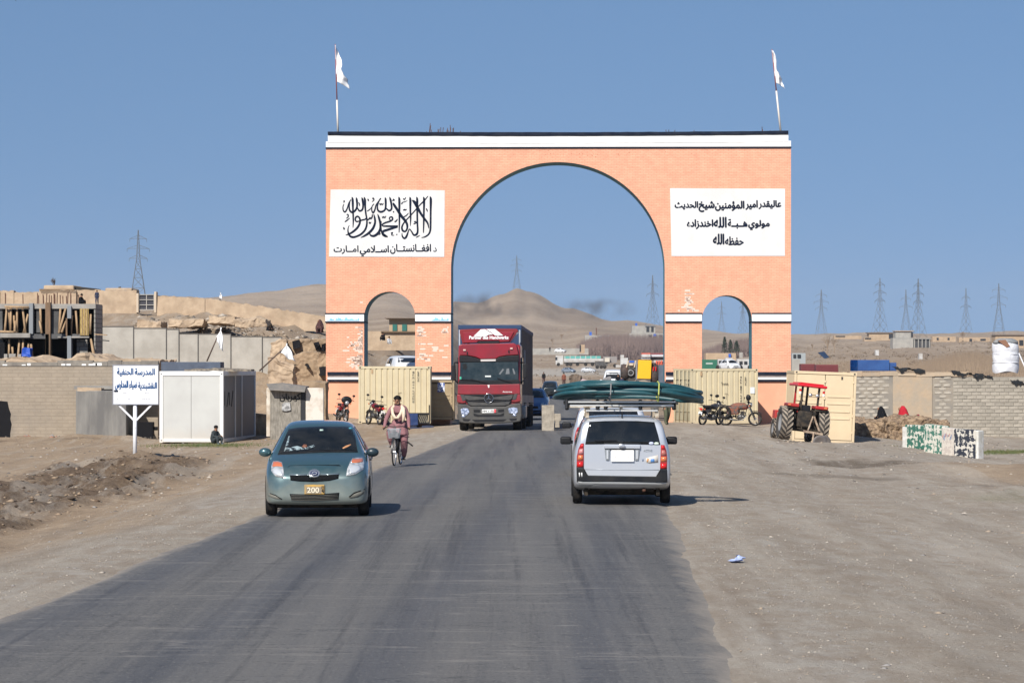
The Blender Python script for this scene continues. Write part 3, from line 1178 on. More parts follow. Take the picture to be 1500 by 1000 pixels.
def arch_wall():
	"""wall above the lower band with three arched openings, built in vertical slices"""
	zc, top = az(558), az(216)
	ops = [(533, 608, 464.5, 20), (660.5, 973.5, 394, 60), (1028, 1101, 469, 20)]
	mb = MB()
	vs = mb
	def quad(a, b, c, d, m):
		mb.mi = m
		mb.add([a, b, c, d], [(0, 1, 2, 3)])
	x = ax(477)
	for (a, b, spring, n) in ops:
		xa, xb, zs = ax(a), ax(b), az(spring)
		r, c = (xb - xa) / 2, (xa + xb) / 2
		for y in (0, DEP):
			quad((x, y, zc), (xa, y, zc), (xa, y, top), (x, y, top), 0)
		pts = [(c - r * math.cos(math.pi * i / n), zs + r * math.sin(math.pi * i / n)) for i in range(n + 1)]
		for (x0, z0), (x1, z1) in zip(pts, pts[1:]):
			for y in (0, DEP):
				quad((x0, y, z0), (x1, y, z1), (x1, y, top), (x0, y, top), 0)
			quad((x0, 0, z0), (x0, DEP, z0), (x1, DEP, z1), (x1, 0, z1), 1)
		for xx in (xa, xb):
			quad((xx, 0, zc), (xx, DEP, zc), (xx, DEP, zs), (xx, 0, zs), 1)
		quad((x, 0, zc), (x, DEP, zc), (xa, DEP, zc), (xa, 0, zc), 0)
		x = xb
	xe = ax(1158)
	for y in (0, DEP):
		quad((x, y, zc), (xe, y, zc), (xe, y, top), (x, y, top), 0)
	quad((x, 0, zc), (x, DEP, zc), (xe, DEP, zc), (xe, 0, zc), 0)
	for xx in (ax(477), xe):
		quad((xx, 0, zc), (xx, DEP, zc), (xx, DEP, top), (xx, 0, top), 0)
	quad((ax(477), 0, top), (xe, 0, top), (xe, DEP, top), (ax(477), DEP, top), 0)
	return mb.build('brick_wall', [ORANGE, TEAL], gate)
arch_wall()
# plinths of the four piers, set back a little under the lower band
for i, (x0, x1) in enumerate(((480, 531), (610, 659.5), (976, 1026), (1103, 1155))):
	o = MB().box(ax(x0), ax(x1), 0.06, DEP - 0.06, -0.5, az(558) - 0.002).build('plinth', PLAST, gate, bevel=0.015)
	pb = MB()
	pb.box(ax(x0) - 0.03, ax(x1) + 0.03, -0.035, DEP + 0.03, az(549.3), az(544.6))
	pb.build('dark_band', NAVY, gate, bevel=0.01)
	MB().box(ax(x0) - 0.01, ax(x1) + 0.01, -0.012, DEP + 0.01, az(552.3), az(549.3)).build('grey_band', GREYB, gate)
	MB().box(ax(x0) - 0.02, ax(x1) + 0.02, -0.026, DEP + 0.02, az(555.6), az(552.3)).build('white_band', WHITE, gate)
	MB().box(ax(x0) - 0.03, ax(x1) + 0.03, -0.035, DEP + 0.03, az(558.6), az(555.6)).build('dark_band', NAVY, gate, bevel=0.01)
# upper bands on the piers
for x0, x1 in ((476, 533), (608, 660.3), (975, 1028), (1101, 1158.5)):
	MB().box(ax(x0), ax(x1), -0.05, DEP + 0.02, az(470.6), az(460)).build('white_band', WHITE, gate, bevel=0.008)
	for a, b in ((459.9, 458.3), (472.3, 470.7)):
		MB().box(ax(x0 - 0.4), ax(x1 + 0.4), -0.07, DEP + 0.04, az(b) if a < b else az(a), az(a) if a < b else az(b)).build('dark_band', NAVY, gate)
# pale blue lettering remnants on the left white bands
BLU = M('paint_sky_blue', (0.22, 0.55, 0.80), 0.7)
mb = MB()
for (x0, x1) in ((479, 526), (632, 657)):
	x = x0
	while x < x1:
		h = rnd.uniform(1.5, 6.0)
		w = rnd.uniform(0.8, 2.6)
		base = 469.6
		mb.box(ax(x), ax(min(x + w, x1)), -0.058, -0.049, az(base), az(base - h * (0.4 + 0.6 * math.sin((x - x0) * 0.3) ** 2)))
		x += w * rnd.uniform(0.7, 1.1)
o = mb.build('blue_paint_remnant', BLU, gate)
o['kind'] = 'stuff'
# cornice: dark line, white band in two steps, grey drip, dark cap
MB().box(ax(476.5), ax(1158.5), -0.05, DEP + 0.05, az(217.6), az(215.6)).build('dark_line', NAVY, gate)
MB().box(ax(477), ax(1158), -0.08, DEP + 0.08, az(215.6), az(207)).build('white_cornice', WHITE, gate, bevel=0.01)
def wavy(y, n=60):
	return [(ax(480 + 674 * i / n), az(y + 1.6 * math.sin(math.pi * i / n) + rnd.uniform(-.25, .25))) for i in range(n + 1)]
def strip(ytop, ybot, y0, y1, name, m):
	t = wavy(ytop)
	b = wavy(ybot)
	mb = MB()
	vs = []
	for (x, z), (x2, z2) in zip(t, b):
		vs += [(x, y0, z2), (x, y0, z), (x, y1, z), (x, y1, z2)]
	fs = []
	for i in range(len(t) - 1):
		q = i * 4
		for e in range(4):
			fs.append((q + e, q + (e + 1) % 4, q + 4 + (e + 1) % 4, q + 4 + e))
	fs += [(0, 1, 2, 3), tuple(len(vs) - 4 + e for e in range(4))]
	mb.add(vs, fs)
	return mb.build(name, m, gate)
strip(198.5, 208.5, -0.10, DEP + 0.10, 'white_cornice', WHITE)
strip(196.6, 199.4, -0.07, DEP + 0.07, 'grey_drip', CEM)
strip(192.6, 197.0, -0.16, DEP + 0.16, 'dark_cap', NAVY)
# chipped paint: single bricks showing whitish under the orange
mb = MB()
chw = M('bare_brick_white', (0.74, 0.62, 0.53), 0.9)
def chips(cx, cy, sx, sy, n):
	for _ in range(n):
		px = rnd.gauss(cx, sx)
		py = rnd.gauss(cy, sy)
		zz = round(az(py) / 0.075) * 0.075 + 0.005
		xx = ax(px)
		w = rnd.choice((0.10, 0.2, 0.24, 0.3))
		if 462 < py - 4 < 476 or not (479 < px < 531 or 610 < px < 656 or 978 < px < 1025):
			continue
		if py > 541 or py < 476 and px < 700 and py > 455:
			continue
		x1 = min(xx + w, ax(531) if px < 531 else ax(657) if px < 657 else ax(1026))
		mb.box(xx, x1, -0.006, 0.002, zz, zz + 0.062)
chips(528, 478, 5, 5, 26); chips(528, 500, 3, 16, 60); chips(520, 507, 7, 5, 26); chips(524, 532, 8, 5, 60)
chips(612, 487, 3, 4, 20); chips(614, 520, 5, 14, 16); chips(634, 512, 9, 4, 8); chips(652, 484, 4, 3, 8)
chips(1004, 440, 2.4, 7, 20); chips(1008, 455, 5, 2, 8)
mb.build('chipped_paint', chw, gate)['kind'] = 'stuff'
# grazes and holes
mb = MB()
for _ in range(60):
	px, py = rnd.gauss(860, 60), rnd.gauss(226, 3)
	if rnd.random() < 0.4:
		px, py = rnd.gauss(560, 40), rnd.gauss(250, 14)
	if py < 219 or (px > 665 and py > 232):
		continue
	mb.box(ax(px), ax(px + rnd.uniform(.6, 2)), -0.003, 0.001, az(py), az(py - rnd.uniform(.4, .9)))
mb.build('brick_graze', M('graze', (0.42, 0.17, 0.10), 0.9), gate)['kind'] = 'stuff'

# white inscription panels
def panel(pts):
	return MB().prism([(ax(x), az(y)) for x, y in pts], -0.022, 0.01).build('white_panel', M('panel_white', (0.70, 0.70, 0.695), 0.8, col2=(0.63, 0.62, 0.60), scale=0.8, detail=8), gate, bevel=0.004)
pl = panel([(483.8, 277.3), (651.5, 278.6), (650.8, 376.3), (481.4, 375.8)])
pr = panel([(981.3, 276.0), (1149.4, 277.0), (1149.2, 375.2), (983.5, 375.4)])
cal = MB()
def cs(*pts, w=19):
	P = []
	for p in pts:
		x, y = p[0], p[1]
		ww = p[2] if len(p) > 2 else w
		P.append((ax(478 + x / 8.333), az(272 + y / 8.333), (ww * 1.18 + 1.5) / 8.333 / APP))
	stroke(cal, P, -0.027, 0.004)
cs((1264, 130, 4), (1274, 165, 24), (1273, 300, 19), (1272, 450, 18), (1268, 540, 18), (1248, 590, 16), (1205, 622, 14), (1160, 633, 5))
cs((1045, 176, 8), (1075, 200, 30), (1112, 265, 28), (1150, 335, 24), (1195, 400, 22), (1235, 455, 18), (1250, 520, 6))
cs((1182, 135, 5), (1192, 170, 22), (1190, 300, 18), (1188, 450, 16), (1184, 575, 8))
cs((1242, 124, 6), (1195, 180, 13), (1130, 245, 11), (1065, 320, 11), (1005, 385, 11), (950, 445, 13), (922, 500, 17), (930, 545, 20), (962, 556, 17), (985, 520, 18), (984, 470, 22), (960, 425, 26), (915, 370, 28), (870, 300, 26), (825, 232, 24), (812, 205, 6))
cs((1098, 135, 5), (1108, 170, 22), (1108, 300, 18), (1110, 450, 17), (1114, 550, 18), (1100, 592, 22), (1066, 600, 18), (1040, 560, 14), (1014, 528, 10), (998, 560, 12), (978, 615, 20), (952, 642, 18), (926, 615, 14), (922, 575, 5))
cs((1016, 135, 5), (1024, 170, 22), (1024, 300, 18), (1028, 400, 15), (1024, 490, 5))
cs((880, 135, 5), (889, 170, 22), (890, 320, 18), (890, 450, 15), (886, 570, 8))
cs((1062, 468, 8), (1080, 460, 12), (1094, 448, 12), (1082, 434, 10), (1070, 446, 8), w=10)
cs((1216, 275, 4), (1226, 292, 14), (1234, 318, 4))
cs((938, 288, 10), (946, 300, 9), (956, 286, 9), (964, 299, 9), (978, 284, 8), w=9)
cs((944, 380, 10), (975, 362, 11), (1002, 332, 6))
cs((918, 225, 14), (926, 205, 9), (955, 195, 8), (988, 182, 4))
cs((935, 150, 5), (950, 168, 12), (970, 140, 5))
cs((1090, 632, 5), (1115, 620, 10), (1142, 604, 4))
# middle group
cs((768, 135, 4), (780, 165, 20), (794, 240, 18), (792, 285, 18), (765, 303, 18), (740, 285, 14), (724, 270, 12))
cs((714, 140, 4), (722, 170, 20), (722, 260, 18), (706, 300, 18), (664, 318, 20), (630, 300, 18), (620, 255, 14), (632, 210, 10), (645, 180, 6))
cs((662, 150, 12), (640, 185, 12), (605, 235, 12), (592, 285, 14), (570, 328, 16), (552, 300, 12), (556, 250, 9), (580, 220, 8))
cs((648, 214, 10), (658, 232, 9), (668, 216, 9), (680, 232, 9), (694, 212, 8), w=9)
cs((560, 160, 14), (572, 150, 12), (578, 172, 10), (556, 195, 6), w=10)
cs((502, 158, 6), (508, 170, 14), (516, 188, 5))
cs((812, 160, 10), (826, 175, 14), (800, 180, 6)); cs((815, 310, 14), (822, 326, 12), w=13)
cs((495, 310, 8), (525, 290, 10), (548, 262, 4))
# upper left group
cs((428, 140, 4), (438, 168, 20), (446, 240, 18), (436, 290, 18), (404, 306, 18), (384, 282, 13), (376, 262, 8))
cs((360, 140, 4), (368, 168, 20), (372, 250, 18), (350, 300, 19), (312, 322, 20), (284, 300, 18), (276, 255, 13), (282, 205, 9), (292, 172, 5))
cs((296, 168, 9), (270, 215, 11), (252, 275, 13), (226, 318, 15), (204, 300, 12), (200, 255, 9), (212, 222, 6))
cs((390, 200, 6), (400, 220, 12), (405, 248, 5)); cs((208, 180, 14), (216, 190, 12), (206, 205, 5), w=12)
cs((308, 135, 4), (318, 170, 22), (322, 300, 17), (326, 420, 15), (322, 512, 6))
cs((456, 135, 4), (468, 170, 22), (472, 260, 18), (480, 340, 16), (492, 410, 15), (490, 480, 18), (468, 540, 20), (420, 590, 20), (362, 618, 20), (318, 626, 22), (282, 608, 20), (262, 560, 14), (264, 510, 8), (278, 480, 4))
# lower left: waw, seen, ra
cs((240, 398, 6), (262, 378, 12), (262, 350, 11), (244, 352, 10), w=11); cs((222, 440, 10), (250, 420, 13), (284, 392, 5))
cs((205, 505, 8), (214, 524, 18), (206, 532, 6))
cs((396, 430, 12), (366, 436, 14), (350, 410, 15), (362, 378, 16), (388, 376, 16), (408, 410, 18), (402, 465, 20), (368, 520, 22), (310, 568, 20), (262, 592, 14), (232, 600, 4))
cs((400, 428, 12), (440, 416, 15), (468, 410, 14), (484, 396, 12), (500, 412, 14), (516, 408, 14), (530, 388, 12), (540, 402, 14), (556, 380, 14), (560, 345, 8))
cs((576, 345, 6), (588, 390, 18), (592, 450, 20), (566, 520, 24), (516, 575, 24), (460, 612, 18), (415, 632, 5))
cs((520, 440, 12), (530, 460, 12), (545, 440, 6), w=10)
cs((624, 345, 6), (640, 390, 20), (656, 460, 20), (654, 530, 22), (622, 585, 26), (576, 612, 24), (536, 602, 16), (530, 575, 6))
cs((872, 494, 20), (800, 494, 20), (730, 492, 18), (690, 490, 14), (684, 470, 14), (720, 450, 16), (776, 432, 17), (806, 410, 16), (800, 382, 15), (775, 384, 13), (768, 406, 10), (790, 424, 10))
cs((868, 502, 14), (800, 520, 22), (735, 540, 24), (692, 556, 24), (690, 585, 22), (716, 610, 26), (748, 622, 10))
cs((668, 430, 8), (664, 500, 13), (672, 560, 15), (696, 605, 18), (742, 620, 14))
cs((680, 376, 9), (688, 392, 9), (700, 374, 9), (710, 392, 9), (726, 368, 8), w=9)
cs((830, 440, 10), (850, 430, 14), (868, 405, 6)); cs((786, 580, 10), (806, 570, 12), (796, 600, 10), (826, 604, 6), w=10)
cs((854, 590, 14), (862, 600, 12), w=12); cs((640, 570, 10), (655, 585, 10), (636, 600, 5), w=9)
cal.build('calligraphy', INK, gate)
def gtext(s, x0, x1, y0, y1, bold=0.03):
	return text_mesh(s, 'inscription', INK, gate, ax(x0), ax(x1), az(y1), az(y0), -0.027, 0.004, bold, True)
gtext('د', 634.5, 639.5, 362.5, 368.5)
gtext('افغــانستــان', 571.5, 631, 357.5, 371.5)
gtext('اســلامي', 527, 569, 359.5, 375)
gtext('امــارت', 488.5, 524.5, 359.5, 371.5)
gtext('عاليقدر', 1111, 1143.5, 294, 306.5, 0.05)
gtext('امير', 1092, 1109, 294, 307.5, 0.05)
gtext('المؤمنين', 1047.5, 1089.5, 295, 309, 0.05)
gtext('شيخ', 1023.5, 1046, 295.5, 310.5, 0.05)
gtext('الحديث', 988.5, 1022, 295.5, 307, 0.05)
gtext('مولوي', 1096, 1126.5, 323, 337, 0.05)
gtext('هــبــة', 1066, 1094, 321.5, 335, 0.05)
gtext('الله', 1045.5, 1063.5, 318.5, 333.5, 0.05)
gtext('اخندزاده', 1006.5, 1044, 322, 335.5, 0.05)
gtext('حفظه', 1062, 1088.5, 347, 359, 0.05)
gtext('الله', 1044.5, 1060, 343, 358, 0.05)

# bent reinforcing bars left standing on top
for cxp, spread, n_, hh in ((645, 26, 16, 14), (500, 12, 5, 5), (1118, 2, 2, 12), (985, 20, 4, 5), (1136, 8, 3, 7), (1012, 6, 1, 6)):
	mb = MB()
	for i in range(n_):
		px = cxp + rnd.uniform(-spread, spread)
		h = hh * rnd.uniform(0.35, 1.0)
		y = rnd.uniform(0.3, DEP - 0.3)
		mb.cyl((ax(px), y, az(196)), (ax(px + rnd.uniform(-1, 2)), y + rnd.uniform(-.1, .1), az(193 - h)), 0.016, n=5)
	mb.build('rebar_stubs', RUST, gate)['kind'] = 'stuff'

def flag(root_loc, lean, hp, split, label, gr, cloth_w, cloth_h, seed, pole_m=None):
	t = thing('flagpole', label, 'flag', root_loc, 0, gr)
	lx = lean
	a = Vector((0, 0, 0))
	b = Vector((lx * split, 0, hp * split))
	c = Vector((lx, 0, hp))
	MB().cyl(a, b, 0.045, 0.04, n=8).build('lower_pole', pole_m or M('pole_white', (0.72, 0.66, 0.58), 0.6), t, smooth=True)
	MB().cyl(b, c, 0.028, 0.02, n=8).build('upper_pole', M('pole_red', (0.30, 0.10, 0.10), 0.6), t, smooth=True)
	r_ = random.Random(seed)
	ph = r_.uniform(0, 6)
	def fn(u, v):
		z = hp - 0.05 - cloth_h * v
		px = lx * z / hp
		edge = cloth_w * (0.06 + 0.94 * v ** 1.15) * (1 + 0.10 * math.sin(v * 17 + ph) + 0.05 * math.sin(v * 41 + ph))
		x = px + edge * u + 0.05 * math.sin(v * 9 + u * 4 + ph) * u
		zz = z - 0.42 * u * cloth_w * v - 0.1 * u * u * v
		y = 0.16 * math.sin(u * 6 + v * 7 + ph) * u + 0.05 * math.sin(v * 15 + u * 9)
		return (x, y, zz)
	mb = MB().grid(fn, 12, 24)
	o = mb.build('cloth', FLAG, t, smooth=True)
	sol = o.modifiers.new('thick', 'SOLIDIFY')
	sol.thickness = 0.008
	return t

gx, gy = gate.location.x, gate.location.y
flag((X(493.2, AD) , AD + 1.0, Z(192, AD)), X(489, AD) - X(493, AD), (192 - 62) / APP, 0.37,
	 'white triangular flag on a slim pole standing on the left end of the gateway', 'flags on top of the gateway', 0.62, 1.62, 4)
flag((X(1146.5, AD), AD + 1.0, Z(192, AD)), X(1133.5, AD) - X(1146.5, AD), (192 - 69) / APP, 0.5,
	 'narrow white flag on a leaning pole standing on the right end of the gateway', 'flags on top of the gateway', 0.40, 1.48, 9)

# ================================================================== CONTAINERS
SAND = M('container_sand', (0.60, 0.52, 0.345), 0.55, col2=(0.52, 0.44, 0.29), scale=2.0, amt=0.6, bump=0.003, bscale=9, dirt=(-0.1, 0.55, (0.46, 0.37, 0.26), 0.7))
TAN = M('container_tan', (0.66, 0.53, 0.345), 0.6, col2=(0.60, 0.47, 0.30), scale=1.5, amt=0.6, dirt=(-0.1, 0.5, (0.5, 0.4, 0.28), 0.7))
TAN2 = M('container_ochre', (0.40, 0.31, 0.19), 0.65, col2=(0.33, 0.25, 0.15), scale=2)
MARK = M('stencil_black', (0.06, 0.055, 0.05), 0.8)
GASKET = M('gasket', (0.05, 0.045, 0.04), 0.8)

def corr_panel(t, L, z0, z1, y, m, n, depth=0.036, name='side_panel', face=-1, x0=0.0, plane='X'):
	"""vertical corrugations from x0 over length L; face -1 looks to -y"""
	P = L / n
	pts = []
	for i in range(n):
		a = x0 + i * P
		pts += [(a, 0), (a + P * 0.62, 0), (a + P * 0.74, depth), (a + P * 0.90, depth)]
	pts.append((x0 + L, 0))
	mb = MB()
	vs = []
	for u, d in pts:
		for zz in (z0, z1):
			vs.append((u, y - face * d, zz) if plane == 'X' else (y - face * d, u, zz))
	fs = [(2 * i, 2 * i + 2, 2 * i + 3, 2 * i + 1) for i in range(len(pts) - 1)]
	mb.add(vs, fs)
	o = mb.build(name, m, t)
	s = o.modifiers.new('thick', 'SOLIDIFY')
	s.thickness = 0.004
	return o

def container(name, label, loc, rz, L, W, H, m, ncor, door_side=None, cat='container', group=None, doors_front=False, ry=0.0):
	"""front long side at y=0 running x 0..L, depth W"""
	t = thing(name, label, cat, loc, rz, group, ry=ry)
	p = 0.09
	for x in (0, L - p):
		for y in (0, W - p):
			MB().box(x, x + p, y, y + p, 0.12, H - 0.12).build('corner_post', m, t, bevel=0.008)
	for y in (0.004, W - p + 0.006):
		MB().box(p + .003, L - p - .003, y, y + p - 0.01, H - 0.10, H - 0.005).build('top_rail', m, t, bevel=0.006)
		MB().box(p + .003, L - p - .003, y, y + p - 0.01, 0.03, 0.15).build('bottom_rail', m, t, bevel=0.006)
	for x in (0.004, L - p + 0.006):
		MB().box(x, x + p - 0.01, p + .003, W - p - .003, H - 0.10, H - 0.005).build('top_rail', m, t)
		MB().box(x, x + p - 0.01, p + .003, W - p - .003, 0.03, 0.15).build('bottom_rail', m, t)
	for x in (-0.006, L - 0.156):
		for y in (-0.006, W - 0.156):
			for z in (0, H - 0.11):
				c = MB().box(x, x + 0.162, y, y + 0.162, z, z + 0.118)
				c.mi = 1
				if y < 0:
					c.box(x + 0.05, x + 0.115, y - 0.004, y + 0.02, z + 0.028, z + 0.09)
				c.build('corner_casting', [m, GASKET], t)
	MB().box(p, L - p, p, W - p, H - 0.05, H - 0.02).build('roof', m, t)
	MB().box(p, L - p, p, W - p, 0.10, 0.14).build('floor', RUST, t)
	if not doors_front:
		corr_panel(t, L - 2 * p, 0.15, H - 0.10, 0.02, m, ncor, x0=p)
	corr_panel(t, L - 2 * p, 0.15, H - 0.10, W - 0.02, m, ncor, x0=p, face=1)
	for side in ('L', 'R'):
		xx = 0.02 if side == 'L' else L - 0.02
		if door_side == side:
			continue
		corr_panel(t, W - 2 * p, 0.15, H - 0.10, xx, m, max(4, int(ncor * W / L)), x0=p, plane='Y', face=-1 if side == 'L' else 1, name='end_panel')
	return t

def door_leaf(t, x0, x1, z0, z1, y, m, ribs=(0.30, 0.42, 0.54, 0.66), bars=True, out=-1):
	d = MB().box(x0, x1, y, y - out * 0.05, z0, z1).build('door', m, t, bevel=0.008)
	h = z1 - z0
	for r_ in ribs:
		MB().box(x0 + 0.08, x1 - 0.10, y + out * 0.022, y + 0.002, z0 + h * r_ - 0.035, z0 + h * r_ + 0.035).build('door_rib', m, d, bevel=0.01)
	if bars:
		for f in (0.30, 0.72):
			xx = x0 + (x1 - x0) * f
			MB().cyl((xx, y + out * 0.05, z0 - 0.03), (xx, y + out * 0.05, z1 + 0.03), 0.017, n=8).build('locking_bar', m, d, smooth=True)
	for k in range(4):
		zz = z0 + h * (0.1 + 0.26 * k)
		MB().box(x1 - 0.03, x1 + 0.035, y + out * 0.03, y + 0.01, zz, zz + 0.09).build('hinge', m, d)
	return d

# left container in front of the gate pier
D1 = 134.2
q = FPX / D1
zb = Z(620.0, D1)
c1 = container('shipping_container', 'sand coloured ten foot container side on, behind the motorcycle and cyclist left of the road', (X(525, D1), D1, zb), 0, 105.5 / q, 2.35, 83.5 / q, SAND, 12)
def cmark(t, s, x0, x1, z0, z1, **k):
	return text_mesh(s, 'marking', MARK, t, x0, x1, z0, z1, -0.004, 0.002, 0.0, rot90=True, **k)
cmark(c1, 'SZLU 115 378', 2.36, 2.44, 0.9, 2.28)
cmark(c1, '3CBF', 2.58, 2.65, 1.82, 2.28)
MB().box(0.56, 0.64, -0.004, 0.015, 2.18, 2.36).build('rust_patch', M('rust_patch', (0.42, 0.29, 0.17), 0.9), c1)
MB().box(1.72, 1.88, -0.006, 0.01, 1.335, 1.36).box(1.79, 1.81, -0.006, 0.01, 1.1, 1.335).build('lifting_mark', M('stencil_brown', (0.42, 0.36, 0.24), 0.9), c1)
# small ochre container tucked between it and the road
D2 = 136.6
q = FPX / D2
zb = Z(615.5, D2)
c2 = container('shipping_container', 'low ochre container with ribbed door and blue sticker, wedged beside the lorry', (X(598, D2), D2, zb), 0, 67.5 / q, 1.9, 58.5 / q, TAN2, 6, doors_front=True)
door_leaf(c2, 0.10, 1.00, 0.16, 1.62, 0.03, TAN2, bars=False)
door_leaf(c2, 1.02, 1.94, 0.16, 1.62, 0.03, TAN2, bars=False)
sx0 = (641 - 598) / q
st = MB().box(sx0, sx0 + 0.31, 0.003, 0.012, (615.5 - 574) / q, (615.5 - 560.5) / q)
STK = M('sticker_blue', (0.05, 0.10, 0.38), 0.5, col2=(0.75, 0.78, 0.85), scale=9, sharp=0.02)
st.build('sticker', STK, c2)
# right container, turned so that its door end shows
D3 = 134.3
q = FPX / D3
zb = Z(621.5, D3)
c3 = container('shipping_container', 'sand container behind two parked motorcycles right of the road, barred door end showing', (X(1011.5, D3), D3, zb), R(16), 3.14, 2.3, 81.5 / q, SAND, 12, door_side='L')
cmark(c3, 'SZLU 108 774', 2.30, 2.38, 0.75, 2.1)
cmark(c3, '3CBF', 2.52, 2.59, 1.7, 2.08)
text_mesh('Toon', 'marking', MARK, c3, 1.42, 1.75, 1.72, 1.84, -0.004, 0.002)
MB().box(0.46, 0.54, -0.004, 0.015, 2.12, 2.30).build('rust_patch', MATS['rust_patch'], c3)
MB().box(1.58, 1.74, -0.006, 0.01, 1.335, 1.36).box(1.65, 1.67, -0.006, 0.01, 1.1, 1.335).build('lifting_mark', MATS['stencil_brown'], c3)
MB().box(2.78, 2.98, -0.006, 0.01, 1.35, 1.62).build('paper_notice', M('paper', (0.72, 0.75, 0.78), 0.9), c3)
# its doors on the left end (plane x = 0)
H3 = 81.5 / q
for (y0, y1) in ((0.10, 1.14), (1.16, 2.20)):
	d = MB().box(0.02, 0.06, y0, y1, 0.16, H3 - 0.11).build('door', M('container_drab', (0.44, 0.40, 0.28), 0.6, col2=(0.36, 0.33, 0.23), scale=2), c3, bevel=0.008)
	for f in (0.25, 0.75):
		yy = y0 + (y1 - y0) * f
		MB().cyl((-0.03, yy, 0.12), (-0.03, yy, H3 - 0.08), 0.022, n=8).build('locking_bar', SAND, d, smooth=True)
	for zz in (0.55, 1.25, 1.95):
		MB().box(-0.01, 0.018, y0 + 0.05, y1 - 0.05, zz, zz + 0.05).build('door_rib', MATS['container_drab'], d)
	for k in range(3):
		MB().box(-0.012, 0.018, y0 + 0.18, y0 + 0.46, 1.5 + 0.2 * k, 1.58 + 0.2 * k).build('marking', MARK, d)
# container at the wall on the right, door end on
D4 = 113.0
q = FPX / D4
zb = Z(648.5, D4)
c4 = container('shipping_container', 'tan container standing door end on behind the red tractor, leaning slightly', (X(1160, D4), D4, zb), R(-1.5), 2.28, 4.6, 2.66, TAN, 5, doors_front=True, ry=R(2.2))
door_leaf(c4, 0.10, 1.13, 0.17, 2.54, 0.02, TAN, ribs=(0.33, 0.44, 0.56, 0.67), bars=False)
door_leaf(c4, 1.15, 2.18, 0.17, 2.54, 0.02, TAN, ribs=(0.33, 0.44, 0.56, 0.67), bars=False)
mb = MB()
mb.box(1.72, 1.78, -0.006, 0.01, 2.40, 2.50)
mb.build('rust_hole', GASKET, c4)

# ================================================================== WALLS AND RUINS ON THE LEFT
MUD = M('mud_plaster', (0.47, 0.36, 0.25), 0.95, col2=(0.37, 0.275, 0.19), scale=1.6, bump=0.02, bscale=5)
MUD2 = M('mud_dark', (0.37, 0.27, 0.175), 0.95, col2=(0.26, 0.185, 0.12), scale=2.2, bump=0.03, bscale=5)
WALLB = brick_mat('wall_rendered_block', (0.325, 0.270, 0.208), (0.300, 0.250, 0.193), (0.285, 0.235, 0.180), 0.42, 0.135, 0.02, 0.003,
				  stain=(0.22, 0.19, 0.16), stain_scale=0.5, stain_mid=0.52)
PANELM = M('panel_concrete', (0.42, 0.40, 0.36), 0.9, col2=(0.33, 0.31, 0.275), scale=0.9, bump=0.006, bscale=6)

def rough_block(name, x0, x1, y0, y1, z0, z1, m, parent=None, amp=0.12, nu=None, label=None, cat=None, group=None, top=0.0, seed=0, kind=None):
	"""a worn mass of earth: a box whose faces are gridded and pushed about"""
	bm = bmesh.new()
	bmesh.ops.create_cube(bm, size=1)
	bmesh.ops.subdivide_edges(bm, edges=bm.edges[:], cuts=nu or 10, use_grid_fill=True)
	for v in bm.verts:
		p = Vector(((v.co.x + .5) * (x1 - x0) + x0, (v.co.y + .5) * (y1 - y0) + y0, (v.co.z + .5) * (z1 - z0) + z0))
		n = noise.noise_vector(p * 0.9 + Vector((seed * 7.1, 0, 0))) * amp * .8 + noise.noise_vector(p * 2.9 + Vector((seed, 3, 0))) * amp * 0.5 + noise.noise_vector(p * 7 + Vector((seed, 3, 0))) * amp * 0.28
		if v.co.z > 0.2:
			n.z += (noise.noise(Vector((p.x * 0.8 + seed, 0, 5))) * top)
		v.co = p + n
	me = bpy.data.meshes.new(name)
	bmesh.ops.recalc_face_normals(bm, faces=bm.faces)
	bm.to_mesh(me)
	bm.free()
	me.materials.append(m)
	o = link_mesh(name, me, parent)
	if label:
		tag(o, label, cat, group, kind)
	return o

# long low wall at the front
DW = 116.0
q = FPX / DW
t = thing('compound_wall', 'long low dusty block wall behind the signboard on the left', 'wall', (X(-120, DW), DW, -0.7))
wl = X(232, DW) - X(-120, DW)
WH = Z(536, DW) + 0.7
MB().box(0, wl - 0.02, 0, 0.28, 0, WH).build('wall_face', WALLB, t)
mb = MB()
xx = 0.0
while xx < wl - 0.1:
	w_ = min(rnd.uniform(0.5, 1.4), wl - xx)
	mb.box(xx, xx + w_ - 0.01, -0.03, 0.31, WH, WH + rnd.uniform(0.13, 0.22))
	xx += w_
mc_ = mb.build('coping', M('coping_cement', (0.26, 0.235, 0.20), 0.95, col2=(0.16, 0.145, 0.13), scale=2.0), t)
mc_['kind'] = 'stuff'
mb = MB()
for px in (4, 32, 40, 90, 96, 120, 130, 136, 140):
	a = (px + 120) / q
	mb.box(a, a + rnd.uniform(.1, .25), -0.036, -0.028, WH + 0.02, WH + rnd.uniform(.06, .12))
mb.build('limewash_splash', WHITE, t)['kind'] = 'stuff'
wallx = X(-120, DW)
# shadow on the wall at the left edge, painted as a ragged dark shape
mb = MB()
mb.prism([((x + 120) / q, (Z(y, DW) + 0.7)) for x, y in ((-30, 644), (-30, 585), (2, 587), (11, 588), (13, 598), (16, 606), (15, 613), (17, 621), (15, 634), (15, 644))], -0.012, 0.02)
o = mb.build('painted_shadow', DARK, t)
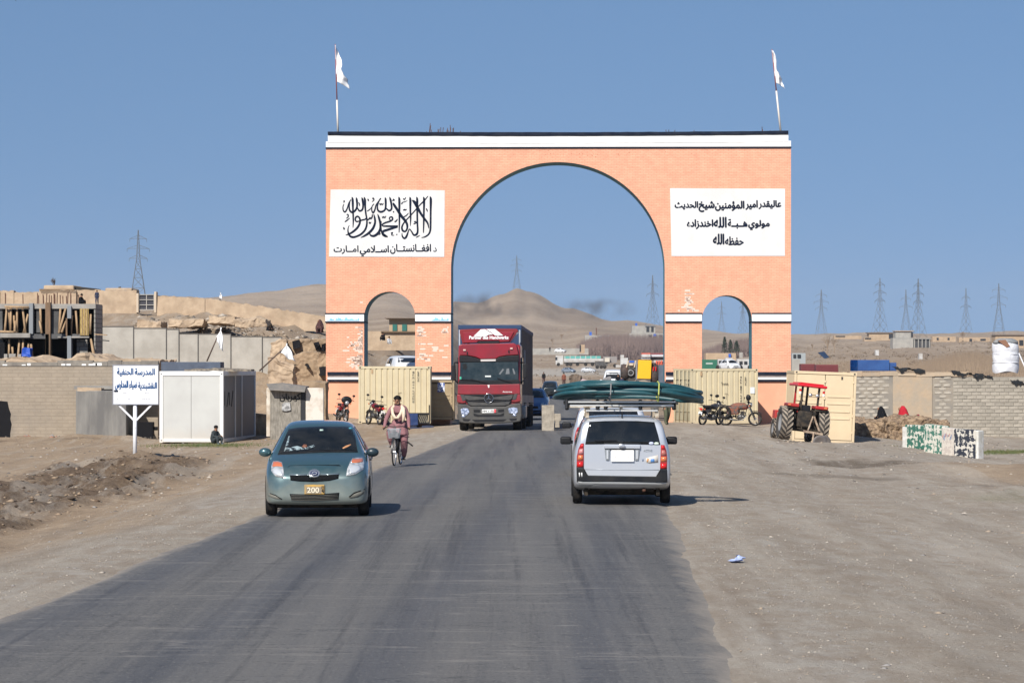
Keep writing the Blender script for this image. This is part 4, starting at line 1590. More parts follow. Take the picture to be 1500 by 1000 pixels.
# cement render block against the wall with a slab on top
D_ = 113.9
q2 = FPX / D_
t = thing('cement_hut', 'stained grey cement block built against the low wall left of the signboard', 'hut', (X(111, D_), D_, Z(641, D_) - 0.1))
w_ = 74 / q2
MB().box(0, w_, 0, 1.9, 0, 69 / q2 + 0.1).build('wall', M('cement_stained', (0.245, 0.235, 0.215), 0.9, col2=(0.14, 0.135, 0.13), scale=1.1, stretch=(1.6, 1, 0.3), bump=0.006, bscale=10), t, bevel=0.03)
MB().box(-0.2, w_ + 1.05, 0.9, 1.95, 71 / q2 + 0.1, 75.5 / q2 + 0.1).build('lintel', CEM, t)
rough_block('mud_topping', 0.05, w_ * 0.5, 0.02, 0.8, 67 / q2 + 0.1, 73 / q2 + 0.1, MUD, t, amp=0.05, nu=5)
# black box and stub added in place of a shadow on the wall
D_ = 114.6
q3 = FPX / D_
t = thing('shadow_box', 'small black box and stub added in place of a wall shadow beside the white cabin', 'tank', (X(202, D_), D_, Z(642, D_) - 0.05))
MB().box(0, 22 / q3, 0, 0.5, 0, 26 / q3).build('main_body', M('flat_black', (0.01, 0.01, 0.012), 0.8), t, bevel=0.02)
MB().cyl((22 / q3, 0.2, 0.42), (28 / q3, 0.2, 0.42), 0.07, n=10).build('shadow_stub', MATS['flat_black'], t)
# rubble at the foot of the wall
for i, (px, py, n_, sp, lab) in enumerate(((44, 634, 26, 12, 'broken grey rubble at the foot of the low wall left end'), (92, 634, 34, 14, 'reddish rubble heaped at the wall foot beside the cement block'),
										   (212, 641, 30, 12, 'dark rubble lying between signpost and white cabin'))):
	D_ = DW - 0.9
	k = np.array([[X(px + rnd.uniform(-sp, sp), D_), D_ - abs(rnd.gauss(0, .35)), 0.0] for _ in range(n_)])
	for p in k:
		p[2] = gz(p[0], p[1]) + rnd.uniform(0, .06)
	scatter_stones('rubble', k, np.array([rnd.uniform(.05, .17) for _ in range(n_)]), [stone_mats[2], stone_mats[3], M('stone_red', (0.30, 0.16, 0.11), 0.9)] if i < 2 else [stone_mats[3], MATS['flat_black']], lab, 'rubble')

# concrete panel wall further up the slope
D_ = 148.0
q = FPX / D_
t = thing('panel_wall', 'long pale concrete panel wall stepping down the slope behind the white cabin', 'wall', (X(140, D_), D_, 0))
segs = [(140, 148, 478.5, 519), (148, 195, 478.5, 519), (196, 243, 481, 521), (244, 261.5, 482.5, 524), (262.5, 289.5, 489, 526), (290.5, 337.5, 489.5, 527), (338.5, 383.5, 493, 529), (384.5, 412, 494, 531)]
postm = M('post_dark', (0.11, 0.105, 0.10), 0.9)
for i, (a, b, ta, ba) in enumerate(segs):
	MB().box((a - 140) / q, (b - 140) / q, 0, 0.1, Z(ba + 18, D_), Z(ta, D_)).build('wall_panel', PANELM, t)
	MB().box((b - 140) / q, (b + 1 - 140) / q, -0.05, 0.14, Z(ba + 18, D_), Z(ta - 0.8, D_)).build('post', postm, t)
	MB().box((a - 140) / q, (b - 140) / q, -0.03, 0.13, Z(ta, D_) + 0.003, Z(ta - 1.1, D_)).build('coping', postm, t)

# unfinished two-storey building
D_ = 132.0
q = FPX / D_
bz = 0.3
t = thing('unfinished_building', 'unfinished two storey concrete frame propped with wooden poles behind the low wall', 'building', (X(-60, D_), D_, bz))
bx = lambda px: (px + 60) / q
bzz = lambda py: Z(py, D_) - bz
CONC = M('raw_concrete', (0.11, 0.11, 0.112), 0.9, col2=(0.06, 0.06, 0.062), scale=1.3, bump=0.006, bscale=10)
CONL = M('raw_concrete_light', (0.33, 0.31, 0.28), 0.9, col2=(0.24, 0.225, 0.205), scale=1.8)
BRN = M('shutter_board', (0.24, 0.145, 0.085), 0.85, col2=(0.13, 0.085, 0.05), scale=2, stretch=(3, 3, .5))
MB().box(bx(-60), bx(140), 0.0, 2.2, bzz(452), bzz(445)).build('roof_slab', CONL, t)
MB().box(bx(-60), bx(118), -0.05, 2.2, bzz(496), bzz(489)).build('floor_slab', CONC, t)
MB().box(bx(-60), bx(139), 2.26, 2.5, bzz(560), bzz(446)).build('rear_wall', M('interior_shade', (0.018, 0.018, 0.02), 0.95), t)  # near-black colour paints in the shade of the interior
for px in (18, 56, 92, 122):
	MB().box(bx(px), bx(px + 3), 1.2, 2.2, bzz(560), bzz(446)).build('inner_wall', MATS['interior_shade'], t)
MB().box(bx(-60), bx(141), 0.6, 2.2, bzz(560), bzz(536)).build('ground_slab', MATS['interior_shade'], t)
MB().box(bx(137.5), bx(139.5), 0.05, 2.24, bzz(560), bzz(446)).build('side_wall', brick_mat('grey_block_small', (0.24, 0.23, 0.21), (0.28, 0.265, 0.24), (0.12, 0.115, 0.11), 0.4, 0.2, 0.02), t)
MB().box(bx(2), bx(46), -0.35, -0.06, bzz(494.5), bzz(488)).build('concrete_beam', CONL, t, bevel=0.01)
MB().box(bx(85), bx(131), -0.12, 0.1, bzz(495), bzz(492.5)).build('concrete_beam', CONL, t, bevel=0.01)
for px, w_, y0, y1, m_ in ((43, 6, 489, 444, M('column_bluegrey', (0.22, 0.235, 0.25), 0.9)), (52, 6.5, 487, 448, CONC), (67, 7.5, 527, 443, BRN), (67, 5.5, 560, 489, CONL),
						   (75, 11, 489, 447, CONC), (99, 6, 560, 448, MATS['column_bluegrey']), (97, 8, 492, 466, BRN), (-2, 5, 560, 446, CONC), (22, 0.01, 1, 0, CONC)):
	if y0 < y1:
		continue
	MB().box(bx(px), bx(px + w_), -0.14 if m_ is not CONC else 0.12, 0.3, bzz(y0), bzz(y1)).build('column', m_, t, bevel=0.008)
GB = MATS['raw_concrete_light']
MB().box(bx(110), bx(126), 0.5, 0.7, bzz(527), bzz(497)).build('block_infill', bpy.data.materials['grey_block_small'], t)
MB().box(bx(-30), bx(7), -0.05, 0.2, bzz(560), bzz(501)).build('dark_sheet', MATS['flat_black'], t)
# woven mat panel
o = MB().box(bx(117.5), bx(130), -0.08, -0.02, bzz(491), bzz(452)).build('reed_mat', M('reed_yellow', (0.46, 0.34, 0.13), 0.9, col2=(0.25, 0.17, 0.06), scale=9, stretch=(4, 1, 1)), t)
for px in (120.5, 124, 127.5):
	MB().box(bx(px), bx(px + 0.9), -0.11, -0.082, bzz(491), bzz(452)).build('mat_batten', WOOD, o)
for (x0, y0, x1, y1) in ((8, 488, 10, 450), (14, 486, 12.5, 450), (16, 488, 16, 450), (20, 486, 20.5, 462), (25, 488, 25, 450), (38, 488, 33, 450), (34, 488, 41, 460),
						 (23, 486, 22, 470), (60, 488, 59, 452), (62, 488, 58, 470), (88, 488, 96, 452), (87, 487, 88.5, 452), (92, 487, 96, 470), (104, 490, 105.5, 462), (114, 490, 111, 455), (132, 489, 133, 460),
						 (13, 520, 13.5, 497), (28, 522, 28.5, 498), (35, 522, 34, 496), (47, 515, 45.5, 503), (41, 516, 42, 502), (19, 522, 18, 508), (141, 528, 133, 496)):
	MB().cyl((bx(x0), -0.3 + rnd.uniform(-.08, .5), bzz(y0 + (6 if y0 > 510 else 0))), (bx(x1), 0.0, bzz(y1)), 0.055 if y0 != 528 else 0.085, 0.045, n=7).build('wooden_prop', WOOD, t, smooth=True)
for (x0, x1, y) in ((8, 43, 449.2), (1, 26, 485.5)):
	MB().cyl((bx(x0), -0.22, bzz(y)), (bx(x1), -0.18, bzz(y + 1)), 0.05, n=7).build('timber_rail', WOOD, t, smooth=True)
for (x0, x1, y) in ((140, 159, 489.5), (146, 162, 498)):
	MB().bar((bx(x0), -0.3, bzz(y)), (bx(x1), -0.5, bzz(y + 1.2)), 0.06, 0.04).build('protruding_timber', WOOD if y < 490 else STEEL, t)
for px in (8, 15, 20, 28, 34):
	MB().box(bx(px), bx(px + 5), -0.4, -0.1, bzz(532), bzz(519 + rnd.uniform(-1, 2))).build('concrete_block', CONL, t, bevel=0.01)
for px in (44.5, 47.5, 53, 55, 57.5, 60, 68, 70, 73, 76, 78, 80.5, 83, 88, 91, 93.5, 100, 106, 109.5, 30, 5, 0, -8):
	yy = 0.5 + rnd.uniform(0, 2.5)
	MB().cyl((bx(px), yy, bzz(446)), (bx(px + rnd.uniform(-.6, .6)), yy, bzz(432 - rnd.uniform(0, 5))), 0.022, n=5).build('rebar', RUST, t)
# blue tarpaulin bundle
o = rough_block('blue_tarpaulin', X(36.5, D_), X(49, D_), D_ - 0.75, D_ - 0.36, Z(524, D_) , Z(514, D_), M('tarp_blue', (0.01, 0.07, 0.42), 0.5), None, amp=0.14, nu=6,
				label='bright blue tarpaulin bundle slung under the unfinished building', cat='tarpaulin', top=0.2)
rough_block('earth_heap', X(-60, 124), X(240, 124), 121, 129, -0.6, Z(527, 125), MUD, None, 0.2, 34, 'raised earth bank behind the low wall on the left', 'earth bank', top=0.3, seed=3, kind='stuff')

# mud compound wall on the ridge
D_ = 190.0
q = FPX / D_
t = thing('mud_compound_wall', 'long tan mud wall along the ridge with a barred steel gate', 'wall', (X(-150, D_), D_, 0))
def mudseg(x0, x1, ta, tb, base, y0=0.0, y1=0.8, name='mud_wall', m=MUD, amp=0.12, n=14):
	bm = bmesh.new()
	nx = max(4, int((x1 - x0) / 4))
	rows = 6
	vs = []
	gridv = {}
	for side, yy in ((0, y0), (1, y1)):
		for i in range(nx + 1):
			for j in range(rows + 1):
				px = x0 + (x1 - x0) * i / nx
				top = ta + (tb - ta) * i / nx
				zt = Z(top, D_) + (rnd.uniform(-.06, .06) if j == rows else 0)
				zz = Z(base, D_) * (1 - j / rows) + zt * (j / rows)
				p = Vector(((px + 150) / q, yy, zz))
				p.y += noise.noise(p * 0.7) * amp * (1 if side == 0 else 0)
				gridv[side, i, j] = bm.verts.new(p)
	for i in range(nx):
		for j in range(rows):
			bm.faces.new((gridv[0, i, j], gridv[0, i + 1, j], gridv[0, i + 1, j + 1], gridv[0, i, j + 1]))
			bm.faces.new((gridv[1, i, j], gridv[1, i, j + 1], gridv[1, i + 1, j + 1], gridv[1, i + 1, j]))
		bm.faces.new((gridv[0, i, rows], gridv[0, i + 1, rows], gridv[1, i + 1, rows], gridv[1, i, rows]))
	for i in (0, nx):
		for j in range(rows):
			bm.faces.new((gridv[0, i, j], gridv[0, i, j + 1], gridv[1, i, j + 1], gridv[1, i, j]))
	bmesh.ops.recalc_face_normals(bm, faces=bm.faces)
	me = bpy.data.meshes.new(name)
	bm.to_mesh(me)
	bm.free()
	me.materials.append(m)
	return link_mesh(name, me, t)
mudseg(-150, 20, 424, 426, 470); mudseg(20, 58, 428, 428, 470, 0.05)
mudseg(58, 112, 424, 425, 470, -0.2, 0.9); mudseg(112, 200, 425, 425, 470, 0.0)
mudseg(230, 300, 433, 437, 472); mudseg(300, 380, 437, 448, 475, 0.06); mudseg(380, 478, 448, 464, 485, 0.02)
MB().box((60 + 150) / q, (105 + 150) / q, 1.0, 5.0, Z(440, D_), Z(417, D_)).build('upper_room', MUD, t, bevel=0.1)
MB().box((150 + 150) / q, (190 + 150) / q, 1.2, 5.0, Z(440, D_), Z(421, D_)).build('upper_room', MUD, t, bevel=0.1)
MB().box((104 + 150) / q, (135 + 150) / q, 1.5, 4.0, Z(427, D_), Z(420, D_), rot=Matrix.Rotation(R(6), 3, 'Y')).build('sagging_roof', M('roof_dark', (0.04, 0.035, 0.03), 0.95), t)
for i in range(26):
	px = 59 + i * 2
	MB().box((px + 150) / q, (px + 150.8) / q, -0.45, -0.15, Z(424.4, D_), Z(423.4, D_)).build('beam_end', WOOD, t)
# gate in it
for px in (200, 226):
	MB().box((px + 150) / q, (px + 153.4) / q, -0.1, 0.7, Z(458, D_), Z(427 if px == 226 else 429.5, D_)).build('gate_pier', M('pier_pale', (0.52, 0.43, 0.33), 0.9), t, bevel=0.03)
gp = MB().box((203.6 + 150) / q, (225.8 + 150) / q, 0.1, 0.16, Z(454, D_), Z(431, D_)).build('steel_gate', M('gate_glass', (0.035, 0.035, 0.045), 0.5), t)
for px in (203.6, 214, 225):
	MB().box((px + 150) / q, (px + 151) / q, 0.04, 0.098, Z(454, D_), Z(431, D_)).build('gate_bar', M('gate_pale', (0.42, 0.40, 0.36), 0.7), gp)
for py in (431, 438.5, 446, 453):
	MB().box((203.6 + 150) / q, (226 + 150) / q, 0.02, 0.038, Z(py + 0.9, D_), Z(py, D_)).build('gate_bar', MATS['gate_pale'], gp)

# eroded ruins between the panel wall and the gateway
def ruin(px0, px1, py0, py1, D, dep, label, holes=(), amp=0.2, m=MUD, seed=0, top=0.3):
	q = FPX / D
	o = rough_block('mud_ruin', X(px0, D), X(px1, D), D, D + dep, Z(py1, D) - 0.3, Z(py0, D), m, None, amp, 26, label, 'mud ruin', 'eroded mud ruins on the slope', top=top, seed=seed)
	if holes:
		for (a, b, c, d) in holes:
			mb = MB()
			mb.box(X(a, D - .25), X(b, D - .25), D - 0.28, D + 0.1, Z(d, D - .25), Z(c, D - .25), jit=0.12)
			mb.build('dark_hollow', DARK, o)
	return o
ruin(394, 428, 531, 562, 134, 2.0, 'low smooth mud bank behind the grey kiosk', m=MUD, seed=1)
ruin(408, 478, 497, 524, 148, 2.5, 'eroded mud ruin with dark hollows under the two seated figures', ((430, 437, 500, 510), (462, 469, 503, 514), (473, 477, 505, 512)), 0.16, MUD2, 2)
ruin(418, 466, 520, 556, 143.5, 2.0, 'crumbling mud ruin with a notch right of the leaning flag', ((419, 434, 537, 543), (419, 423, 549, 556), (449, 453, 533, 538)), 0.12, MUD2, 5)
ruin(466, 480, 520, 553, 142, 1.5, 'tall mud stump touching the left edge of the gateway', ((469, 478, 539, 552),), 0.15, MUD2, 7)
ruin(396, 420, 500, 530, 147, 1.5, 'pale mud end of the panel wall', (), 0.15, MUD, 8)
# dark eroded strip on the slope above
for i, (a, b, y) in enumerate(((308, 345, 467), (345, 392, 470), (250, 300, 471), (205, 240, 474))):
	o = rough_block('earth_scarp', X(a, 172), X(b, 172), 171, 174, Z(y + 8, 172), Z(y - 1.5, 172), MUD, None, 0.16, 30,
					('ragged earth scarp below the ridge wall, left part', 'ragged earth scarp below the ridge wall, right part', 'low earth scarp above the stepped panel wall', 'short earth scarp beneath the barred steel gate')[i], 'earth bank', top=0.5, seed=20 + i)

# electricity kiosk with writing
D_ = 113.2
q = FPX / D_
t = thing('grey_kiosk', 'weathered grey board kiosk with hand painted word and slanting roof sheet', 'kiosk', (X(394, D_), D_, Z(646, D_)))
kx = lambda px: (px - 394) / q
kz = lambda py: (646 - py) / q
BOARD = M('weathered_board', (0.30, 0.275, 0.235), 0.9, col2=(0.17, 0.155, 0.13), scale=7, stretch=(2, 2, 0.5), bump=0.01, bscale=10)
MB().box(kx(396), kx(440.5), 0, 0.08, 0, kz(567)).build('door_board', BOARD, t)
MB().box(kx(441), kx(447), 0.0, 1.4, 0, kz(567)).build('dark_side', M('near_black_grey', (0.03, 0.03, 0.035), 0.9), t)  # right side in an even near-black grey
MB().box(kx(396), kx(440), 0.1, 1.5, 0, kz(569)).build('kiosk_body', CEM, t)
MB().prism([(kx(391), kz(562)), (kx(410), kz(561)), (kx(449), kz(566)), (kx(447), kz(574)), (kx(396), kz(571))], -0.35, 1.6).build('roof_sheet', M('roof_sheet', (0.16, 0.155, 0.15), 0.7, col2=(0.23, 0.21, 0.19), scale=3), t)
text_mesh('كهربان', 'painted_word', M('paint_black', (0.02, 0.02, 0.02), 0.8), t, kx(410), kx(440), kz(588), kz(576), -0.006, 0.003, 0.03, True)
MB().prism([(kx(413), kz(601)), (kx(413), kz(592)), (kx(417), kz(589)), (kx(425), kz(589.5)), (kx(426), kz(600)), (kx(420), kz(602))], -0.07, -0.002).build('meter_box', M('meter_grey', (0.5, 0.5, 0.49), 0.6, col2=(0.12, 0.12, 0.12), scale=8), t)
o = MB().box(X(447.5, D_), X(474, D_), D_ + 0.02, D_ + 0.3, Z(640, D_), Z(568, D_)).build('whitewashed_wall', M('whitewash', (0.66, 0.61, 0.54), 0.9, col2=(0.38, 0.30, 0.22), scale=1.4, mid=0.56), bevel=0.03)
tag(o, 'peeling whitewashed wall stub between grey kiosk and gateway', 'wall')
o = MB().box(X(388.5, D_), X(394.5, D_), D_ + 0.5, D_ + 0.8, Z(640, D_), Z(568, D_)).build('whitewashed_wall', MATS['whitewash'], bevel=0.03)
tag(o, 'narrow whitewashed pier between white cabin and grey kiosk', 'wall')
rough_block('mud_wall', X(372, 119), X(400, 119), 118.2, 119.5, -0.8, Z(606, 119), MUD2, None, 0.12, 8, 'low brown mud wall stub behind the white cabin', 'wall', seed=11)
rough_block('mud_wall', X(445, 121), X(480, 121), 120, 121.5, -0.8, Z(560, 121), MUD2, None, 0.12, 8, 'brown mud wall behind the peeling whitewashed stub', 'wall', seed=12)

# ================================================================== WHITE CABIN
D_ = 112.0
q = FPX / D_
cab_white = M('cabin_white', (0.78, 0.78, 0.77), 0.45, col2=(0.72, 0.72, 0.71), scale=1, dirt=(-0.1, 0.5, (0.55, 0.47, 0.37), 0.5))
cab_pan = M('cabin_panel', (0.50, 0.51, 0.49), 0.55, col2=(0.45, 0.455, 0.44), scale=0.8, dirt=(-0.1, 0.6, (0.5, 0.42, 0.33), 0.5))
t = thing('site_cabin', 'white flat roofed site cabin with grey side panels standing left of the kiosk', 'cabin', (X(233.5, D_), D_, Z(648, D_)), R(-7.2))
CW, CH, CL = 95.5 / q, 104.5 / q, 5.7
p = 0.13
for x in (0, CW - p):
	for y in (0, CL - p):
		MB().box(x, x + p, y, y + p, 0.0, CH).build('corner_post', cab_white, t, bevel=0.012)
for y in (0.003, CL - p):
	MB().box(p + .002, CW - p - .002, y, y + p - 0.01, CH - 0.17, CH - .003).build('top_rail', cab_white, t, bevel=0.01)
	MB().box(p + .002, CW - p - .002, y, y + p - 0.01, 0.02, 0.15).build('bottom_rail', cab_white, t, bevel=0.01)
for x in (0.003, CW - p + 0.007):
	MB().box(x, x + p - 0.01, p + .002, CL - p - .002, CH - 0.17, CH - .003).build('top_rail', cab_white, t, bevel=0.01)
	MB().box(x, x + p - 0.01, p + .002, CL - p - .002, 0.02, 0.15).build('bottom_rail', cab_white, t, bevel=0.01)
for x0, x1 in ((p, p + (CW - 2 * p) * 0.49), (p + (CW - 2 * p) * 0.495, CW - p)):
	MB().box(x0 + .003, x1, 0.035, 0.07, 0.152, CH - 0.172).build('wall_panel', cab_pan, t)
for i, (a, b) in enumerate(((0.14, 2.1), (2.2, 3.25), (3.35, 5.55))):
	MB().box(CW - 0.07, CW - 0.035, a, b, 0.152, CH - 0.172).build('side_panel', M('cabin_side_shaded', (0.20, 0.20, 0.205), 0.6), t)  # grey panels painted darker for the side turned from the sun
for a in (2.12, 3.27):
	MB().box(CW - 0.06, CW - 0.01, a, a + 0.07, 0.152, CH - 0.172).build('white_strip', cab_white, t)
MB().box(0.14, 0.17, 0.14, CL - .14, .15, CH - .17).build('side_panel', cab_pan, t)
MB().box(p, CW - p, p, CL - p, CH - 0.10, CH - 0.04).build('roof', cab_pan, t)
for i, (a, h0, h1) in enumerate(((0.35, .52, .72), (0.75, .5, .7), (1.15, .52, .7), (1.5, .5, .72))):
	MB().bar((CW - 0.03, a, CH * h0), (CW - 0.03, a + (.25 if i % 2 else 0), CH * h1), 0.02, 0.05).build('dark_scrawl', MATS['paint_black'], t)
for (x, z) in ((0.03, 0.04), (CW - 0.1, 0.04), (0.03, CH - 0.14), (CW - 0.1, CH - .14)):
	MB().cyl((x + 0.04, -0.006, z + 0.04), (x + 0.04, 0.02, z + 0.04), 0.022, n=8).build('lifting_hole', DARK, t)
tx = t.location.x
o = rough_block('roof_rubble', tx + 0.8, tx + 3.3, D_ + 0.6, D_ + 2.2, Z(543.5, D_), Z(541, D_), M('debris', (0.30, 0.25, 0.19), 0.95, col2=(0.10, 0.09, 0.08), scale=8), None, 0.07, 12,
				'heap of sticks and rubble lying on the roof of the white cabin', 'rubble', top=0.15, seed=4)
o = MB().box(X(236, 118.5), X(323, 118.5), 118.5, 120, Z(560, 118.5), Z(530, 118.5)).build('blue_grey_shed', M('shed_blue', (0.10, 0.125, 0.17), 0.8, col2=(0.07, 0.085, 0.12), scale=2), bevel=0.02)
tag(o, 'flat blue grey shed whose top shows above the white cabin', 'shed')

def leaning_flag(x0, y0, x1, y1, D, pts, label):
	q = FPX / D
	t = thing('flagpole', label, 'flag', (X(x0, D), D, Z(y0, D)), 0, 'white flags by the cabin')
	f = lambda x, y: ((x - x0) / q, (y0 - y) / q)
	a = f(x1, y1)
	MB().cyl((0, 0, 0), (a[0], 0, a[1]), 0.03, 0.022, n=7).build('pole', M('pole_dark', (0.10, 0.065, 0.05), 0.8), t, smooth=True)
	(tx_, ty_), (bx0, by0), (bx1, by1) = pts
	def fn(u, v):
		# from the pole tip fans down to the hem
		ax_, az_ = f(tx_, ty_)
		lx_, lz_ = f(bx0, by0)
		rx_, rz_ = f(bx1, by1)
		ex = lx_ + (rx_ - lx_) * u
		ez = lz_ + (rz_ - lz_) * u
		x = ax_ + (ex - ax_) * v
		z = az_ + (ez - az_) * v
		return (x + 0.03 * math.sin(v * 7 + u * 5), -0.02 + 0.09 * math.sin(u * 11 + v * 2) * v, z + 0.05 * v * math.sin(u * 9))
	o = MB().grid(fn, 12, 10).build('cloth', FLAG, t, smooth=True)
	s = o.modifiers.new('thick', 'SOLIDIFY')
	s.thickness = 0.008
	return t
leaning_flag(303, 529, 324, 481, 114.5, ((324, 479.5), (315.5, 499), (327.5, 516)), 'white flag hanging limp from a leaning pole above the cabin roof')
leaning_flag(380, 543, 421, 505, 114.0, ((420, 503), (409, 517), (434, 531)), 'tattered white flag drooping from a long slanted pole right of the cabin')

leaning_flag(322, 441, 323.2, 428, 195, ((323, 428.5), (321.2, 438), (326.2, 439)), 'small pale flag on the crest of the ridge wall, far left background')

# ================================================================== SIGNBOARD
D_ = 85.0
q = FPX / D_
sx_, sy_ = X(197.5, D_), D_
zb = gz(sx_, sy_)
t = thing('signboard', 'white painted signboard with two lines of blue writing on a forked white post', 'sign', (sx_, sy_, zb))
sX = lambda px: (px - 197.5) / q
sZ = lambda py: Z(py, D_) - zb
SW = M('sign_white', (0.78, 0.79, 0.81), 0.5, col2=(0.62, 0.62, 0.62), scale=3, amt=0.5, mid=0.62)
MB().box(sX(165.5), sX(232), 0, 0.02, sZ(592), sZ(534.5)).build('board', SW, t)
fr = MB()
for a, b, c, d in ((164.9, 232.4, 592.6, 591.4), (164.9, 232.4, 535.1, 533.9)):
	fr.box(sX(a), sX(b), -0.012, 0.03, sZ(c), sZ(d))
for a, b in ((164.9, 165.9), (231.4, 232.4)):
	fr.box(sX(a), sX(b), -0.012, 0.03, sZ(591.3), sZ(535.2))
fr.build('board_frame', M('frame_grey', (0.25, 0.26, 0.30), 0.6), t)
SWP = M('sign_post_white', (0.74, 0.75, 0.78), 0.5, col2=(0.35, 0.33, 0.31), scale=5, mid=0.66)
MB().cyl((sX(197), 0.07, -0.3), (sX(197.5), 0.07, sZ(588)), 0.055, n=12).build('post', SWP, t, smooth=True)
for s_ in (-1, 1):
	MB().bar((sX(197.5), 0.07, sZ(617)), (sX(197.5 + s_ * 25), 0.05, sZ(592)), 0.05).build('strut', SWP, t)
BLUEINK = M('sign_blue', (0.01, 0.075, 0.22), 0.6)
def stext(s, x0, x1, y0, y1, b=0.03):
	text_mesh(s, 'inscription', BLUEINK, t, sX(x0), sX(x1), sZ(y1), sZ(y0), -0.005, 0.003, b, True)
stext('المدرسة', 197.5, 226.5, 539.5, 551.5); stext('الحنفية', 171.5, 195, 539, 551)
stext('النقشبندية', 202.5, 229.5, 559.5, 571); stext('ضياء المدارس', 168.5, 200.5, 557.5, 570.5)
MB().prism([(sX(166.5), sZ(572.5)), (sX(168.5), sZ(570.3)), (sX(168.5), sZ(571.2)), (sX(173), sZ(571.2)), (sX(173), sZ(574)), (sX(168.5), sZ(574)), (sX(168.5), sZ(574.8))], -0.006, 0.0).build('arrow', INK, t)
FAINT = M('ink_faint', (0.42, 0.43, 0.47), 0.7)
for x0, x1, y0, y1 in ((179, 186, 574, 575.6), (209, 222, 574.5, 576), (203, 226, 583, 585), (187, 191, 583, 585), (171, 173, 583.5, 585)):
	text_mesh('ــسمــ', 'faint_line', FAINT, t, sX(x0), sX(x1), sZ(y1), sZ(y0), -0.003, 0.002, 0.0, True)

# ================================================================== RIGHT-HAND WALL
DR = 132.0
q = FPX / DR
t = thing('block_wall', 'long grey concrete block wall on the right, mud smeared in the middle', 'wall', (X(1245, DR), DR, -1.3))
rX = lambda px: (px - 1245) / q
rZ = lambda py: Z(py, DR) + 1.3
BLK = M('block_grey', (0.37, 0.335, 0.28), 0.92, col2=(0.29, 0.26, 0.215), scale=3, vary=0.13, bump=0.004, bscale=25, dirt=(-0.2, 0.2, (0.3, 0.25, 0.2), 0.0))
BLK2 = M('block_smeared', (0.44, 0.40, 0.335), 0.92, col2=(0.31, 0.275, 0.23), scale=3, vary=0.10, bump=0.004, bscale=25)
MORT = M('mortar_grey', (0.215, 0.20, 0.178), 0.95, col2=(0.30, 0.26, 0.21), scale=1.0, bump=0.01, bscale=8)
MORT2 = M('mortar_pale', (0.27, 0.245, 0.205), 0.95)
mudm = M('mud_smear', (0.43, 0.325, 0.222), 0.95, col2=(0.36, 0.30, 0.23), scale=1.3, bump=0.015, bscale=7)
MB().box(rX(1245), rX(1308), 0, 0.3, 0, rZ(549)).build('wall_core', MORT, t)
MB().box(rX(1308), rX(1366), -0.035, 0.29, 0, rZ(546)).build('mud_render', mudm, t, bevel=0.04)
MB().box(rX(1366), rX(1396), 0, 0.3, 0, rZ(548)).build('wall_core', MORT, t)
MB().box(rX(1396), rX(1620), 0, 0.3, 0, rZ(552)).build('wall_core', MORT2, t)
bw, bh = 13.6 / q, 5.15 / q
protos = []
for k in range(4):
	m_ = MB().box(0, bw - 0.022, -0.02, 0.1, 0, bh - 0.018, jit=0.006)
	protos.append(m_.mesh('block', [BLK]))
protos2 = []
for k in range(4):
	m_ = MB().box(0.03, bw - 0.08, -0.014, 0.1, 0.01, bh - 0.035, jit=0.014)
	protos2.append(m_.mesh('block', [BLK2]))
nb = 0
rest = MB()
for r_ in range(17):
	zz = rZ(640.5) + r_ * bh
	off = (r_ % 2) * bw * 0.5
	xx = rX(1396.5) + off
	if off:
		rest.box(rX(1396.5), rX(1396.5) + off - 0.02, -0.02, 0.1, zz, zz + bh - 0.018, jit=0.004)
	while xx < rX(1508):
		o = bpy.data.objects.new('block', rnd.choice(protos))
		COL.objects.link(o)
		o.parent = t
		o.location = (xx, rnd.uniform(-.006, .006), zz)
		nb += 1
		xx += bw
	while xx < rX(1612):
		rest.box(xx, xx + bw - 0.022, -0.02, 0.1, zz, zz + bh - 0.018)
		xx += bw
for (a, b) in ((1250, 1306), (1368, 1394)):
	for r_ in range(13):
		zz = rZ(621) + r_ * bh * 1.06
		off = (r_ % 2) * bw * 0.5
		xx = rX(a) + off
		while xx < rX(b) - bw * 0.7 and nb < 296:
			o = bpy.data.objects.new('block', rnd.choice(protos2))
			COL.objects.link(o)
			o.parent = t
			o.location = (xx + rnd.uniform(-.02, .02), rnd.uniform(-.01, .004), zz)
			nb += 1
			xx += bw
o = rest.build('blocks_beyond', BLK, t)
o['kind'] = 'stuff'
xx = rX(1245)
mb = MB()
while xx < rX(1400):
	w_ = rnd.uniform(0.3, 0.9)
	mb.box(xx, xx + w_, -0.06, 0.36, rZ(550) - 0.02, rZ(545.5) + rnd.uniform(-.04, .06), jit=0.02)
	xx += w_
mb.build('mud_coping', mudm, t)['kind'] = 'stuff'
